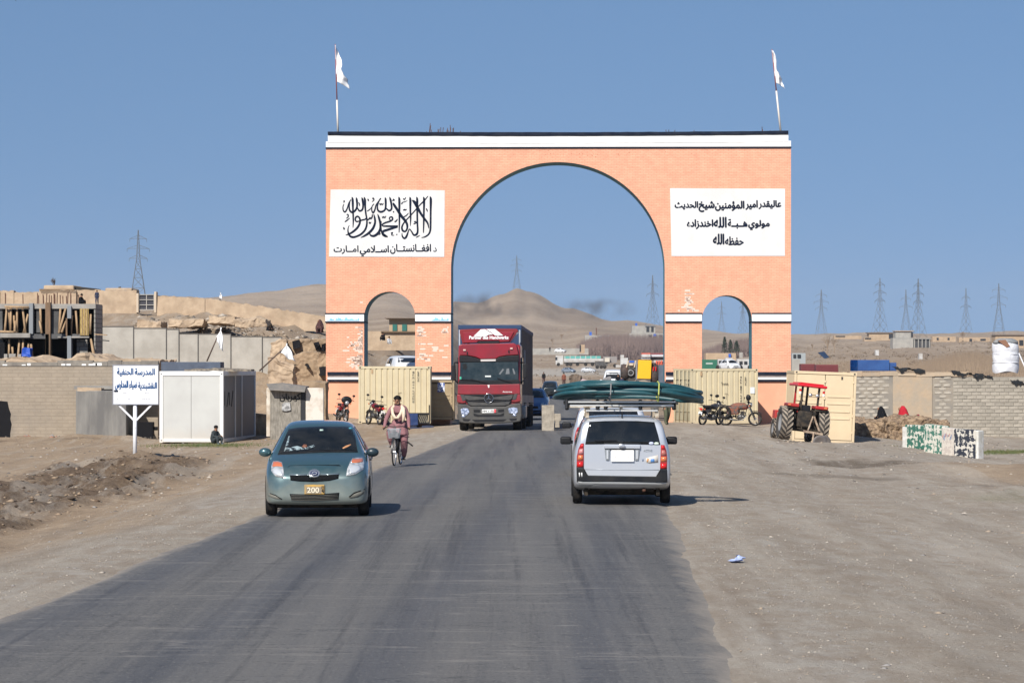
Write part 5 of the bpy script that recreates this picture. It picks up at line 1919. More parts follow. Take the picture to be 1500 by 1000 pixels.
# sheets and scraps on top of the wall
blk = M('rubber_black', (0.02, 0.022, 0.025), 0.7)
for (a, b, y0, y1, lab) in ((1311, 1356, 538.5, 542.5, 'flat dark metal sheet lying on top of the block wall'), (1396, 1432, 544, 549, 'black plastic sheet sagging over the wall top'),
							(1432, 1455, 548, 552, 'crumpled black plastic scrap at the right of the wall top'), (1482, 1510, 556, 562, 'black cloth bundle on the wall top at the right edge')):
	mb = MB()
	r2 = random.Random(a)
	def fn(u, v, a=a, b=b, y0=y0, y1=y1):
		px = a + (b - a) * u
		z = Z(y0 + (y1 - y0) * u, DR) + 0.02 + 0.04 * math.sin(px * 0.35 + v) + 0.02 * math.sin(px * 1.1)
		if v < 0.3:
			z -= (0.3 - v) * (0.35 + 0.3 * math.sin(px * 0.22) + 0.1 * math.sin(px * .9))
		return (X(px, DR - 0.3) + r2.uniform(-.02, .02), DR - 0.08 - 0.03 * (v < 0.3) + 1.2 * max(v - 0.3, 0), z)
	mb.grid(fn, 18, 10)
	o = mb.build('plastic_sheet', blk)
	s = o.modifiers.new('thick', 'SOLIDIFY')
	s.thickness = 0.015
	tag(o, lab, 'sheet')
# wrapped water tank
D_ = 140.0
q = FPX / D_
t = thing('wrapped_water_tank', 'bulging water tank wrapped in white sheeting behind the block wall at the right', 'water tank', (X(1473, D_), D_, Z(545, D_)))
wrap = M('wrap_white', (0.74, 0.75, 0.78), 0.7, col2=(0.60, 0.61, 0.65), scale=3, bump=0.03, bscale=4)
r_ = 18.5 / q
def tank(u, v):
	th = 2 * math.pi * u
	z = v * 43 / q
	bulge = 1 + 0.05 * abs(math.sin(v * math.pi * 3)) + 0.03 * math.sin(th * 5 + v * 6) + (-.08 * (v > 0.97))
	return (r_ * bulge * math.cos(th), r_ * bulge * math.sin(th), z + 0.05 * math.sin(th * 3))
MB().grid(tank, 28, 24).build('wrapping', wrap, t, smooth=True)
MB().lathe([(r_ * 1.0, 42 / q), (r_ * 0.98, 45 / q), (r_ * 0.75, 48 / q), (0.3, 49.5 / q), (0.01, 49.6 / q)], 20, 'Z').build('grey_lid', M('lid_grey', (0.17, 0.19, 0.20), 0.8, col2=(0.3, .3, .3), scale=4, bump=0.02), t, smooth=True)
for k in (0.33, 0.62):
	MB().lathe([(r_ * 1.03, 43 / q * k - 0.02), (r_ * 1.07, 43 / q * k), (r_ * 1.03, 43 / q * k + 0.02)], 28, 'Z').build('rope', MATS['wrap_white'], t, smooth=True)
MB().prism([(-0.45, 46.5 / q), (-0.1, 47.5 / q), (0.1, 38 / q), (-0.05, 36 / q)], -r_ - 0.05, -r_ + 0.12).build('torn_flap', M('flap_brown', (0.25, 0.13, 0.08), 0.9), t)
MB().bar((r_ + 0.0, -0.2, 28 / q), (r_ + 0.35, -0.35, 0), 0.05).build('brace', wrap, t)
# blue drum
D_ = 150.0
q = FPX / D_
t = thing('blue_drum', 'bright blue plastic drum standing just behind the block wall', 'drum', (X(1251, D_), D_, Z(545, D_)))
MB().lathe([(5.4 / q, 0), (5.6 / q, 0.02), (5.6 / q, .25), (5.8 / q, .27), (5.6 / q, .29), (5.6 / q, .5), (5.2 / q, 18 / q), (0.01, 18.2 / q)], 18, 'Z').build('drum', M('drum_blue', (0.01, 0.16, 0.52), 0.45), t, smooth=True)
MB().lathe([(5.75 / q, .40), (5.9 / q, .42), (5.75 / q, .44)], 18, 'Z').build('hoop', MATS['drum_blue'], t, smooth=True)

# earth heap with seated women, painted slabs
rough_block('earth_mound', X(1246, 121), X(1345, 121), 119.5, 124.5, -1.5, Z(615.5, 121), M('mound_earth', (0.35, 0.25, 0.16), 0.95, col2=(0.19, 0.13, 0.085), scale=6, sharp=0.06, bump=0.12, bscale=9), None, 0.26, 36,
			'rough brown earth mound between the tan container and the painted slabs', 'earth mound', top=0.25, seed=6, kind='stuff')
rough_block('earth_mound', X(1340, 123), X(1386, 123), 121.5, 125.5, -1.5, Z(617, 123), MATS['mound_earth'], None, 0.22, 30,
			'smaller tan earth mound behind the painted slabs', 'earth mound', top=0.2, seed=9, kind='stuff')

def painted_slab(px0, px1, tl, tr, bl, br, D, D2, label, m, edge=None, th=0.28):
	"""slab face given by its corners in the photograph at two distances"""
	x0, x1 = X(px0, D), X(px1, D2)
	zb = Z(bl, D) - 0.05
	t = thing('painted_slab', label, 'concrete slab', (x0, D, zb), math.atan2(D2 - D, x1 - x0), 'painted concrete slabs')
	L = math.hypot(x1 - x0, D2 - D)
	o = MB().prism([(0, 0), (L, Z(br, D2) - zb - 0.05), (L, Z(tr, D2) - zb), (L * .94, Z(tr, D2) - zb + .03), (0.05, Z(tl, D) - zb + 0.03), (0, Z(tl, D) - zb)], 0, th).build('slab_body', m, t, bevel=0.025)
	if edge:
		MB().box(L + 0.002, L + 0.12, -0.02, th + 0.02, 0.0, Z(tr, D2) - zb + 0.02).build('end_edge', edge, t, bevel=0.03)
	return t
def flaky(name, c1, c2, mid):
	return M(name, c1, 0.8, col2=c2, scale=6.5, sharp=0.012, mid=mid, detail=10, bump=0.004, bscale=30)
GRN = flaky('flaky_green', (0.035, 0.14, 0.10), (0.62, 0.60, 0.52), 0.53)
GRN2 = flaky('flaky_green_worn', (0.05, 0.17, 0.125), (0.62, 0.60, 0.52), 0.49)
PNK = flaky('flaky_pink', (0.50, 0.44, 0.39), (0.60, 0.55, 0.48), 0.5)
BLKF = flaky('flaky_black', (0.02, 0.025, 0.04), (0.55, 0.52, 0.46), 0.52)
WED = M('slab_white_edge', (0.72, 0.71, 0.68), 0.8, col2=(0.5, .48, .42), scale=4)
e = painted_slab(1325, 1354, 623, 624, 655, 656, 106, 105, 'green and white flaking slab, first from the left beside the mound', GRN)
MB().box(-0.12, 0.14, -0.012, 0.2, 0, 0.76).build('white_strip', WED, e, bevel=0.02)
painted_slab(1353, 1381, 622, 625, 662, 668, 102.5, 101.5, 'tall green and white flaking slab, second from the left', GRN2)
pk = painted_slab(1379, 1405, 627, 630, 667, 671, 101.3, 100.5, 'pinkish white slab with blue and red scribbles, third from the left', PNK)
for i in range(9):
	MB().bar((0.06 + i * 0.055, -0.004, 0.60 + rnd.uniform(-.04, .12)), (0.10 + i * 0.055, -0.004, 0.74 + rnd.uniform(-.06, .06)), 0.022, 0.008).build('scribble', M('scribble_blue', (0.06, 0.18, 0.42), 0.8) if i % 3 else M('scribble_red', (0.45, 0.08, 0.08), 0.8), pk)
painted_slab(1397, 1429, 629, 631, 671, 673, 100.0, 99.4, 'black and white flaking slab with pale end, furthest right', BLKF, WED)

# concrete blocks standing in the road
D_ = 114.4
q = FPX / D_
t = thing('concrete_barrier', 'rough worn concrete block standing in the road beside the lorry', 'concrete block', (X(803, D_), D_, Z(629.5, D_) - 0.02))
RC = M('worn_concrete', (0.40, 0.35, 0.28), 0.95, col2=(0.26, 0.225, 0.18), scale=4, bump=0.015, bscale=14)
rough_block('block_body', -9.2 / q, 8.6 / q, 0, 0.8, 0, 37 / q, RC, t, 0.018, 10)
D_ = 117.4
q = FPX / D_
o = thing('concrete_barrier', 'small pale concrete block with a neck behind the larger one in the road', 'concrete block', (X(817, D_), D_, Z(625.5, D_) - 0.02))
MB().prism([(-4 / q, 0), (3 / q, 0), (2.6 / q, 9 / q), (5 / q, 10 / q), (4.6 / q, 20.5 / q), (-5 / q, 20.5 / q), (-5 / q, 10 / q), (-3.4 / q, 9 / q)], 0, 0.5).build('block_body', RC, o, bevel=0.03)
# ================================================================== VEHICLES
TYRE = M('tyre_rubber', (0.022, 0.021, 0.021), 0.85, col2=(0.12, 0.10, 0.08), scale=5, amt=0.6, mid=0.6)
RIM = M('rim_alloy', (0.38, 0.38, 0.39), 0.4, 0.7)
GLASS = M('dark_glass', (0.006, 0.008, 0.010), 0.07, spec=0.5, col2=(0.05, 0.048, 0.043), scale=2.0, amt=0.35)
CHROME = M('chrome', (0.70, 0.70, 0.71), 0.28, 0.85)
PLAS = M('trim_plastic', (0.012, 0.014, 0.018), 0.6, col2=(0.04, 0.038, 0.036), scale=4, amt=0.5, spec=0.3)
LENS = M('lamp_lens', (0.40, 0.42, 0.43), 0.15, 0.3, coat=0.8, col2=(0.65, 0.66, 0.66), scale=14, sharp=0.05)
AMBER = M('amber_lens', (0.62, 0.17, 0.06), 0.2, coat=0.8)
REDL = M('red_lens', (0.62, 0.012, 0.012), 0.18, coat=0.9)
REDD = M('red_lens_dark', (0.30, 0.02, 0.018), 0.2, coat=0.8)
UNDER = M('under_dark', (0.012, 0.011, 0.010), 0.9, col2=(0.05, 0.04, 0.03), scale=6)
PLATEW = M('plate_white', (0.80, 0.80, 0.78), 0.5)
DUSTC = (0.40, 0.33, 0.24)

def wheel(t, x, y, r, w, rimm=None, rim_r=None, name='wheel'):
	"""wheel centred at x (outer side given by sign), axle along x"""
	s = 1 if x > 0 else -1
	e = bpy.data.objects.new(name, None)
	COL.objects.link(e)
	e.parent = t
	e.location = (x, y, r)
	rr = rim_r or r * 0.64
	h = w / 2
	MB().lathe([(rr, -h * 0.9), (r * 0.93, -h), (r * 0.985, -h * 0.75), (r, -h * 0.45), (r, h * 0.45), (r * 0.985, h * 0.75), (r * 0.93, h), (rr, h * 0.9)], 28, 'X', close=True).build('tyre', TYRE, e, smooth=True)
	g = MB()
	for k in (-0.4, 0.0, 0.4):
		g.lathe([(r + 0.0015, w * k - 0.008), (r + 0.0015, w * k + 0.008), (r - 0.01, w * k + 0.008), (r - 0.01, w * k - 0.008)], 28, 'X', close=True)
	MB().lathe([(0.02, s * h * 0.55), (rr * 0.35, s * h * 0.62), (rr * 0.42, s * h * 0.40), (rr * 0.90, s * h * 0.72), (rr, s * h * 0.86), (rr, -s * h * 0.8), (0.02, -s * h * 0.6)], 24, 'X').build('rim', rimm or RIM, e, smooth=True)
	return e

def body_sections(st, nx_=None):
	"""st: list of (y, w, zbot, zsh, wtop, ztop, zmid?)"""
	P = []
	for row in st:
		y, w, zb, zs, wt, zt = row[:6]
		zm = (zb + zs) / 2
		half = [(0, zb), (w * 0.88, zb), (w * 0.99, zb + 0.04), (w, zb + (zs - zb) * 0.30), (w * 1.0, zb + (zs - zb) * 0.72), (w * 0.965, zs),
				(w * 0.93 * 0.55 + wt * 0.45, zs + (zt - zs) * 0.42), (wt, zt - min(0.06, (zt - zs) * 0.22)), (wt * 0.8, zt - 0.012), (0, zt)]
		P.append([(y, x, z) for x, z in half])
	return P

def car_body(t, st, m, sub=2):
	P = body_sections(st)
	n = len(P[0])
	mb = MB()
	ring = []
	for sec in P:
		r_ = [(x, y, z) for (y, x, z) in sec] + [(-x, y, z) for (y, x, z) in sec[-2:0:-1]]
		ring.append(r_)
	k = len(ring[0])
	for r_ in ring:
		mb.v += r_
	for i in range(len(ring) - 1):
		for j in range(k):
			mb.f.append((i * k + j, i * k + (j + 1) % k, (i + 1) * k + (j + 1) % k, (i + 1) * k + j))
			mb.m.append(0)
	for i0 in (0, len(ring) - 1):
		# cap: mirrored quads
		for j in range(n - 1):
			a, b = j, j + 1
			a2, b2 = (k - j) % k, (k - j - 1) % k
			f = [i0 * k + q for q in (a, b, b2, a2)]
			f2 = []
			for q in f:
				if q not in f2:
					f2.append(q)
			if len(f2) > 2:
				mb.f.append(tuple(f2))
				mb.m.append(0)
	return mb.build('body', m, t, smooth=True, sub=sub)

def rrect(x0, x1, z0, z1, r=0.02, n=3):
	out = []
	for cx, cz, a0 in ((x1 - r, z1 - r, 0), (x0 + r, z1 - r, 90), (x0 + r, z0 + r, 180), (x1 - r, z0 + r, 270)):
		for i in range(n + 1):
			a = R(a0 + 90 * i / n)
			out.append((cx + r * math.cos(a), cz + r * math.sin(a)))
	return out
def ell(cx, cz, rx, rz, n=16):
	return [(cx + rx * math.cos(2 * math.pi * i / n), cz + rz * math.sin(2 * math.pi * i / n)) for i in range(n)]
def circ(cy, cz, r, n=20):
	return ell(cy, cz, r, r, n)

def fit(t, bvh, name, poly, m, off=0.006, axis='Y', sign=1, cuts=2, thick=0.02, parent=None, smooth=True):
	mb = surf_patch(bvh, poly, axis, off, cuts=cuts, sign=sign, thick=thick)
	return mb.build(name, m, parent or t, smooth=smooth)

MATS['black_plastic'].node_tree.nodes['Principled BSDF'].inputs['Specular IOR Level'].default_value = 0.25
# ---------------------------------------------------------------- green hatchback
D_ = 48.9
q = FPX / D_
GREEN = M('car_teal', (0.030, 0.098, 0.118), 0.28, 0.45, coat=1.0, dirt=(0.0, 0.80, (0.42, 0.42, 0.36), 0.72))  # pale lower body mixes road dust with painted bright highlights
t = thing('green_hatchback', 'dusty teal green hatchback driving towards the camera in the left lane', 'car', (X(458, D_), D_ + 1.87, 0.0), R(1.8))
cf = lambda pts: [((x / 6.4516 + 375 - 458) / q, (755.2 - (y / 6.4516 + 610)) / q) for x, y in pts]
st = [(-1.875, .50, .34, .50, .42, .60), (-1.86, .60, .25, .56, .52, .66), (-1.80, .72, .20, .62, .60, .72), (-1.70, .79, .185, .68, .64, .79), (-1.50, .83, .18, .76, .67, .88),
	  (-1.22, .845, .18, .84, .69, .955), (-1.00, .848, .18, .885, .71, 1.00), (-0.93, .848, .18, .90, .71, 1.03), (-0.60, .85, .18, .92, .645, 1.235), (-0.28, .85, .18, .935, .575, 1.425), (-0.12, .85, .18, .94, .565, 1.465),
	  (0.25, .85, .18, .95, .56, 1.51), (0.85, .85, .18, .97, .55, 1.50), (1.35, .84, .19, .99, .53, 1.44), (1.55, .83, .21, .99, .53, 1.33), (1.75, .81, .25, .96, .60, 1.05), (1.85, .76, .30, .85, .60, .92), (1.875, .65, .36, .70, .5, .78)]
body = car_body(t, st, GREEN)
bv = bvh_of(body)
ws = cf([(236, 124), (330, 108), (560, 98), (780, 100), (864, 108), (890, 215), (912, 322), (800, 322), (560, 322), (300, 340), (152, 348), (190, 240)])
wso = fit(t, bv, 'windscreen', ws, GLASS, 0.006, cuts=3)
fit(t, bv, 'screen_edge', cf([(150, 350), (560, 322), (914, 324), (918, 340), (560, 340), (148, 362)]), PLAS, 0.012)
for nm, pts in (('headlight', [(112, 416), (160, 414), (200, 424), (218, 470), (228, 530), (222, 568), (150, 552), (104, 505), (100, 455)]),
				('headlight', [(870, 390), (920, 384), (968, 386), (982, 430), (980, 490), (900, 538), (816, 549), (826, 480), (850, 420)])):
	h = fit(t, bv, nm, cf(pts), LENS, 0.010, thick=0.04)
	top = [p for p in pts]
	if pts[0][0] < 500:
		fit(t, bv, 'indicator', cf([(114, 420), (160, 418), (198, 428), (210, 462), (160, 458), (110, 465)]), AMBER, 0.014, parent=h)
		fit(t, bv, 'lamp_bowl', cf([(120, 490), (165, 478), (205, 500), (215, 540), (170, 545), (125, 520)]), M('lamp_inner', (0.85, 0.87, 0.88), 0.25, 0.5), 0.013, parent=h)
	else:
		fit(t, bv, 'indicator', cf([(872, 396), (965, 392), (974, 425), (900, 430), (858, 428)]), AMBER, 0.014, parent=h)
		fit(t, bv, 'lamp_bowl', cf([(850, 470), (895, 448), (945, 460), (950, 490), (900, 520), (850, 525)]), MATS['lamp_inner'], 0.013, parent=h)
MESHM = M('grille_mesh', (0.006, 0.007, 0.008), 0.8, spec=0.1)
fit(t, bv, 'grille', cf([(285, 542), (460, 540), (480, 562), (550, 562), (570, 538), (748, 532), (744, 572), (660, 592), (520, 602), (380, 598), (292, 588)]), MESHM, 0.007)
for yy in ():
	fit(t, bv, 'grille_slat', cf([(296, yy), (458, yy + 1), (458, yy + 5), (296, yy + 4)]), M('grille_grey', (0.07, 0.075, 0.08), 0.5), 0.012, cuts=1)
	fit(t, bv, 'grille_slat', cf([(576, yy), (740, yy - 2), (740, yy + 2), (576, yy + 4)]), MATS['grille_grey'], 0.012, cuts=1)
fit(t, bv, 'grille_highlight', cf([(282, 528), (462, 530), (462, 541), (284, 541)]), M('highlight_silver', (0.35, 0.42, 0.43), 0.25, 0.7), 0.014, cuts=1)  # silver strips paint the reflections along the bonnet edge
fit(t, bv, 'grille_highlight', cf([(572, 530), (750, 522), (750, 533), (572, 540)]), MATS['highlight_silver'], 0.014, cuts=1)
em = fit(t, bv, 'emblem', cf([(515 + 54 * math.cos(a * .3927), 523 + 38 * math.sin(a * .3927)) for a in range(16)]), CHROME, 0.022, thick=0.02)
fit(t, bv, 'emblem_disc', cf([(515 + 38 * math.cos(a * .3927), 523 + 25 * math.sin(a * .3927)) for a in range(16)]), M('emblem_navy', (0.03, 0.035, 0.09), 0.3), 0.027, parent=em, thick=.004)
ccx, ccz = cf([(515, 523)])[0]
for (a0, a1) in ((20, 200), (200, 380)):
	pass
lg = MB()
stroke(lg, [(ccx + dx / 6.45 / q, ccz - dz / 6.45 / q, w_ / 6.45 / q) for dx, dz, w_ in ((-22, 10, 6), (-14, -12, 9), (10, -16, 9), (24, -4, 8), (10, 8, 8), (-6, 6, 7), (-10, 16, 6))], min(v.co.y for v in em.data.vertices) - 0.006, 0.003)
lg.build('emblem_mark', CHROME, em)
fit(t, bv, 'lower_grille', cf([(283, 716), (520, 722), (752, 704), (744, 772), (520, 782), (302, 778)]), MESHM, 0.007)
for yy in (728, 742, 756, 770):
	fit(t, bv, 'grille_slat', cf([(296, yy), (520, yy + 4), (742, yy - 6), (742, yy - 1), (520, yy + 9), (296, yy + 5)]), M('slat_dusty', (0.11, 0.105, 0.09), 0.8), 0.013, cuts=1)
for pts in ([(60, 702), (120, 722), (180, 742), (215, 768), (150, 764), (84, 745)], [(838, 748), (880, 712), (990, 678), (985, 715), (930, 748), (860, 760)]):
	fit(t, bv, 'fog_recess', cf(pts), M('fog_recess', (0.17, 0.165, 0.14), 0.8), 0.006, cuts=1)
for pts in ([(96, 710), (150, 726), (212, 764), (206, 770), (150, 734), (90, 716)], [(842, 742), (890, 704), (992, 672), (990, 680), (892, 714), (850, 748)]):
	fit(t, bv, 'recess_shade', cf(pts), MESHM, 0.010, cuts=1)
# bonnet shut lines
fit(t, bv, 'bonnet_seam', cf([(258, 466), (280, 452), (520, 446), (745, 446), (765, 456), (764, 459), (745, 450), (520, 450), (282, 456), (262, 469)]), M('seam', (0.012, 0.02, 0.024), 0.6), 0.002, cuts=1)
# number plate
(px0, pz1), (px1, pz0) = cf([(423, 628)])[0], cf([(612, 718)])[0]
yb = min(v.co.y for v in em.data.vertices)
pf = bv.ray_cast(Vector(((px0 + px1) / 2, -5, (pz0 + pz1) / 2)), Vector((0, 1, 0)))[0].y - 0.03
pt = MB().box(px0, px1, pf, pf + 0.02, pz0, pz1).build('number_plate', M('plate_yellow', (0.55, 0.33, 0.07), 0.5, col2=(0.35, 0.25, 0.12), scale=9), t, bevel=0.004)
PB = M('plate_ink', (0.03, 0.028, 0.025), 0.6)
MB().box(px0 + .03, px1 - .045, pf - 0.002, pf + 0.004, pz0 + .012, pz1 - .035).build('plate_field', M('plate_grey', (0.24, 0.20, 0.15), 0.6), pt)
text_mesh('200', 'plate_digits', M('digit_pale', (0.75, 0.68, 0.52), 0.6), pt, px0 + .045, px1 - .085, pz0 + .022, pz1 - .045, pf - 0.006, 0.002, 0.03)
text_mesh('5ل', 'plate_digits', PB, pt, px1 - .042, px1 - .012, pz0 + .02, pz1 - .02, pf - 0.004, 0.002, 0.03)
# mirrors
for s_, m_ in ((-1, GREEN), (1, PLAS)):
	x0 = s_ * 0.80
	mm = MB().ball((s_ * 0.875, -0.62, 0.995), (0.105, 0.07, 0.075), 14, 8).build('wing_mirror', m_ if s_ < 0 else M('mirror_shade', (0.02, 0.035, 0.045), 0.35), t, smooth=True)
	MB().bar((s_ * 0.80, -0.60, 0.97), (s_ * 0.84, -0.61, 1.0), 0.05).build('mirror_arm', PLAS, mm)
	MB().box(s_ * 0.875 - 0.075, s_ * 0.875 + 0.075, -0.558, -0.545, 0.955, 1.035).build('mirror_glass', CHROME, mm)
# side glass, doors
for s_ in (-1, 1):
	fit(t, bv, 'side_window', [(-0.55, 1.02), (0.10, 1.05), (0.10, 1.40), (-0.12, 1.38)], GLASS, 0.005, 'X', -s_, 2)
	fit(t, bv, 'side_window', [(0.17, 1.05), (1.00, 1.09), (0.95, 1.40), (0.17, 1.40)], GLASS, 0.005, 'X', -s_, 2)
	fit(t, bv, 'side_window', [(1.06, 1.10), (1.40, 1.15), (1.30, 1.33), (1.02, 1.39)], GLASS, 0.005, 'X', -s_, 2)
	for yy in (-0.78, 0.14, 1.02):
		fit(t, bv, 'door_seam', [(yy, 0.28), (yy + 0.012, 0.28), (yy + 0.012, 1.0), (yy, 1.0)], MATS['seam'], 0.003, 'X', -s_, 1, thick=.004)
	for yy in (0.02, 0.90):
		hx = bv.ray_cast(Vector((s_ * 5, yy, 0.86)), Vector((-s_, 0, 0)))[0].x
		MB().box(hx - .004, hx + s_ * 0.03, yy - 0.09, yy + 0.08, 0.845, 0.875).build('door_handle', GREEN, t, bevel=0.008)
	for yy in (-1.20, 1.26):
		fit(t, bv, 'wheel_arch', circ(yy, 0.30, 0.335), UNDER, 0.004, 'X', -s_, 2, thick=.01)
		wheel(t, s_ * 0.742, yy, 0.295, 0.175)
fit(t, bv, 'rear_window', [(-.45, 1.05), (.45, 1.05), (.40, 1.38), (-.40, 1.38)], GLASS, 0.006, 'Y', -1)
for s_ in (-1, 1):
	fit(t, bv, 'tail_light', [(s_ * .62, .78), (s_ * .76, .8), (s_ * .70, 1.08), (s_ * .58, 1.06)], REDL, 0.008, 'Y', -1)
MB().box(-0.66, 0.66, -1.55, 1.5, 0.13, 0.24).build('underbody', UNDER, t, bevel=0.03)
# wipers, mirror, screen papers
def on_glass(pts, off):
	out = []
	for x, z in cf(pts):
		h = bv.ray_cast(Vector((x, -5, z)), Vector((0, 1, 0)))[0]
		out.append((h.x, h.y - off, h.z))
	return out
MB().tube(on_glass([(210, 342), (330, 336), (450, 326), (560, 318)], 0.02), 0.007, 6).build('wiper', PLAS, t)
MB().tube(on_glass([(480, 336), (600, 330), (720, 320), (820, 316)], 0.02), 0.007, 6).build('wiper', PLAS, t)
fit(t, bv, 'screen_mirror', cf([(540, 126), (575, 126), (575, 140), (540, 140)]), M('mirror_pale', (0.45, 0.58, 0.52), 0.5), 0.010, cuts=1)
fit(t, bv, 'screen_sticker', cf([(826, 110), (858, 110), (858, 122), (826, 122)]), M('sticker_teal', (0.08, 0.35, 0.45), 0.5), 0.010, cuts=1)
SHINE = M('dash_clutter', (0.30, 0.38, 0.40), 0.35, col2=(0.02, 0.025, 0.03), scale=16, sharp=0.03)
fit(t, bv, 'dashboard_clutter', cf([(210, 335), (240, 300), (330, 280), (400, 300), (490, 268), (500, 285), (440, 308), (330, 318)]), SHINE, 0.009)
fit(t, bv, 'screen_pillar_glint', cf([(240, 190), (256, 190), (232, 330), (205, 335)]), SHINE, 0.009, cuts=1)
fit(t, bv, 'drivers_hand', cf([(375, 285), (395, 265), (420, 268), (430, 290), (400, 300)]), M('skin_behind_glass', (0.20, 0.085, 0.05), 0.4), 0.010, cuts=1)
fit(t, bv, 'passengers_arm', cf([(765, 300), (800, 278), (848, 264), (850, 272), (810, 295), (775, 308)]), M('skin_sunlit', (0.50, 0.25, 0.12), 0.4), 0.010, cuts=1)
green_car = t

# ---------------------------------------------------------------- silver estate with hoses
D_ = 52.9
q = FPX / D_
SILVER = M('car_silver', (0.56, 0.59, 0.64), 0.30, 0.45, coat=0.8, dirt=(0.15, 0.75, (0.50, 0.46, 0.40), 0.45))
cg = lambda pts: [((x / 6.25 + 825 - 913.5) / q, (741.0 - (y / 6.25 + 590)) / q) for x, y in pts]
SG = lambda y: 0.0

def estate(name, label, loc, rz, detail=True):
	t = thing(name, label, 'car', loc, rz)
	st = [(-2.12, .76, .40, .86, .70, 1.10), (-2.11, .795, .36, .955, .72, 1.20), (-2.06, .82, .32, .99, .70, 1.42), (-2.02, .832, .30, 1.0, .685, 1.49), (-1.9, .84, .27, 1.0, .685, 1.52), (-1.5, .845, .22, 1.0, .69, 1.535), (-0.8, .847, .2, 1.0, .69, 1.54), (0.2, .847, .2, .98, .68, 1.53),
		  (0.7, .847, .2, .97, .66, 1.46), (1.0, .845, .2, .95, .67, 1.27), (1.3, .845, .2, .93, .70, 1.02), (1.7, .83, .21, .86, .68, .92), (2.0, .76, .24, .74, .62, .80), (2.1, .62, .32, .6, .5, .68)]
	body = car_body(t, st, SILVER)
	bv = bvh_of(body)
	fit(t, bv, 'rear_window', cg([(214, 386), (222, 330), (250, 180), (400, 172), (560, 170), (700, 172), (848, 182), (884, 310), (901, 390), (700, 386), (400, 384)]), GLASS, 0.006, cuts=3)
	for s_, pts, segs in ((-1, [(200, 376), (172, 380), (150, 430), (136, 500), (133, 597), (200, 597)], None), (1, [(906, 390), (938, 392), (956, 440), (964, 510), (962, 612), (898, 610)], None)):
		tl = fit(t, bv, 'tail_light', cg(pts), REDD, 0.012, thick=0.03)
		if s_ < 0:
			for nm, pp, m_ in (('red_lens', [(196, 384), (174, 388), (166, 415), (196, 415)], REDL), ('clear_lens', [(194, 425), (160, 430), (150, 475), (194, 475)], M('lens_pinkish', (0.55, 0.22, 0.22), 0.2)),
							   ('amber_lens', [(192, 485), (150, 485), (142, 528), (192, 528)], AMBER), ('red_lens', [(194, 548), (142, 548), (142, 592), (194, 592)], REDL)):
				fit(t, bv, nm, cg(pp), m_, 0.018, parent=tl, cuts=1)
		else:
			for nm, pp, m_ in (('red_lens', [(910, 396), (934, 398), (942, 428), (910, 428)], REDL), ('clear_lens', [(912, 438), (944, 440), (956, 488), (910, 488)], M('lens_pinkish2', (0.42, 0.14, 0.12), 0.2)),
							   ('amber_lens', [(908, 498), (956, 498), (958, 542), (906, 542)], AMBER), ('red_lens', [(904, 562), (956, 562), (956, 606), (904, 606)], REDL)):
				fit(t, bv, nm, cg(pp), m_, 0.018, parent=tl, cuts=1)
	fit(t, bv, 'bumper', cg([(133, 600), (200, 600), (206, 640), (240, 672), (560, 680), (860, 680), (892, 650), (900, 612), (962, 614), (966, 734), (560, 728), (136, 724)]), PLAS, 0.022, cuts=3, thick=0.04)
	fit(t, bv, 'lower_valance', cg([(150, 724), (560, 732), (958, 738), (950, 786), (700, 758), (560, 756), (350, 752), (290, 762), (250, 775), (160, 782)]), M('silver_dusty', (0.42, 0.43, 0.43), 0.5, 0.3), 0.012, cuts=2)
	for s_ in (-1, 1):
		mm = MB().box(s_ * 0.955 - 0.10, s_ * 0.955 + 0.10, -0.0 + 0.42, 0.54, 0.98, 1.12).build('wing_mirror', BLACK, t, bevel=0.035, segs=3)
		MB().bar((s_ * 0.83, 0.5, 1.02), (s_ * 0.93, 0.48, 1.03), 0.06).build('mirror_arm', BLACK, mm)
		for (a, b) in ((-1.85, -1.05), (-0.97, -0.10), (-0.02, 0.62)):
			fit(t, bv, 'side_window', [(a, 1.04), (b, 1.02), (b - 0.02 if b < 0.5 else b - .18, 1.42), (a + 0.05, 1.42)], GLASS, 0.005, 'X', -s_, 2)
		for yy in (-1.30, 1.25):
			fit(t, bv, 'wheel_arch', circ(yy, 0.31, 0.36), UNDER, 0.004, 'X', -s_, 2, thick=.01)
			wheel(t, s_ * 0.765, yy, 0.305, 0.165)
	fit(t, bv, 'windscreen', [(-.60, 1.05), (.60, 1.05), (.55, 1.42), (-.55, 1.42)], GLASS, 0.006, 'Y', -1)
	MB().box(-0.66, 0.66, -1.75, 1.7, 0.16, 0.28).build('underbody', UNDER, t, bevel=0.03)
	ud = MB()
	for x in (-0.62, 0.62):
		MB().box(x - 0.03, x + 0.03, -1.95, -1.7, 0.16, 0.34).build('tow_bracket', UNDER, t)
	MB().cyl((-0.7, -1.30, 0.30), (0.7, -1.30, 0.30), 0.05).build('rear_axle', UNDER, t, smooth=True)
	MB().tube([(0.30, -1.1, 0.24), (0.36, -1.7, 0.24), (0.38, -2.02, 0.26)], 0.03).build('exhaust', RUST, t, smooth=True)
	rag = MB()
	x = -0.55
	while x < 0.5:
		w_ = rnd.uniform(.06, .16)
		rag.box(x, x + w_, -1.9, -1.86, 0.245 - rnd.uniform(0, .04), 0.36)
		x += w_
	rag.build('torn_splash_guard', UNDER, t)['kind'] = 'stuff'
	fy = lambda cx, cy: bv.ray_cast(Vector((cg([(cx, cy)])[0][0], -5, cg([(cx, cy)])[0][1])), Vector((0, 1, 0)))[0].y
	(a, b), (c, d) = cg([(452, 428)])[0], cg([(658, 542)])[0]
	y0 = min(fy(555, 440), fy(555, 530)) - 0.02
	gar = cg([(388, 424), (716, 424), (710, 540), (396, 540)])
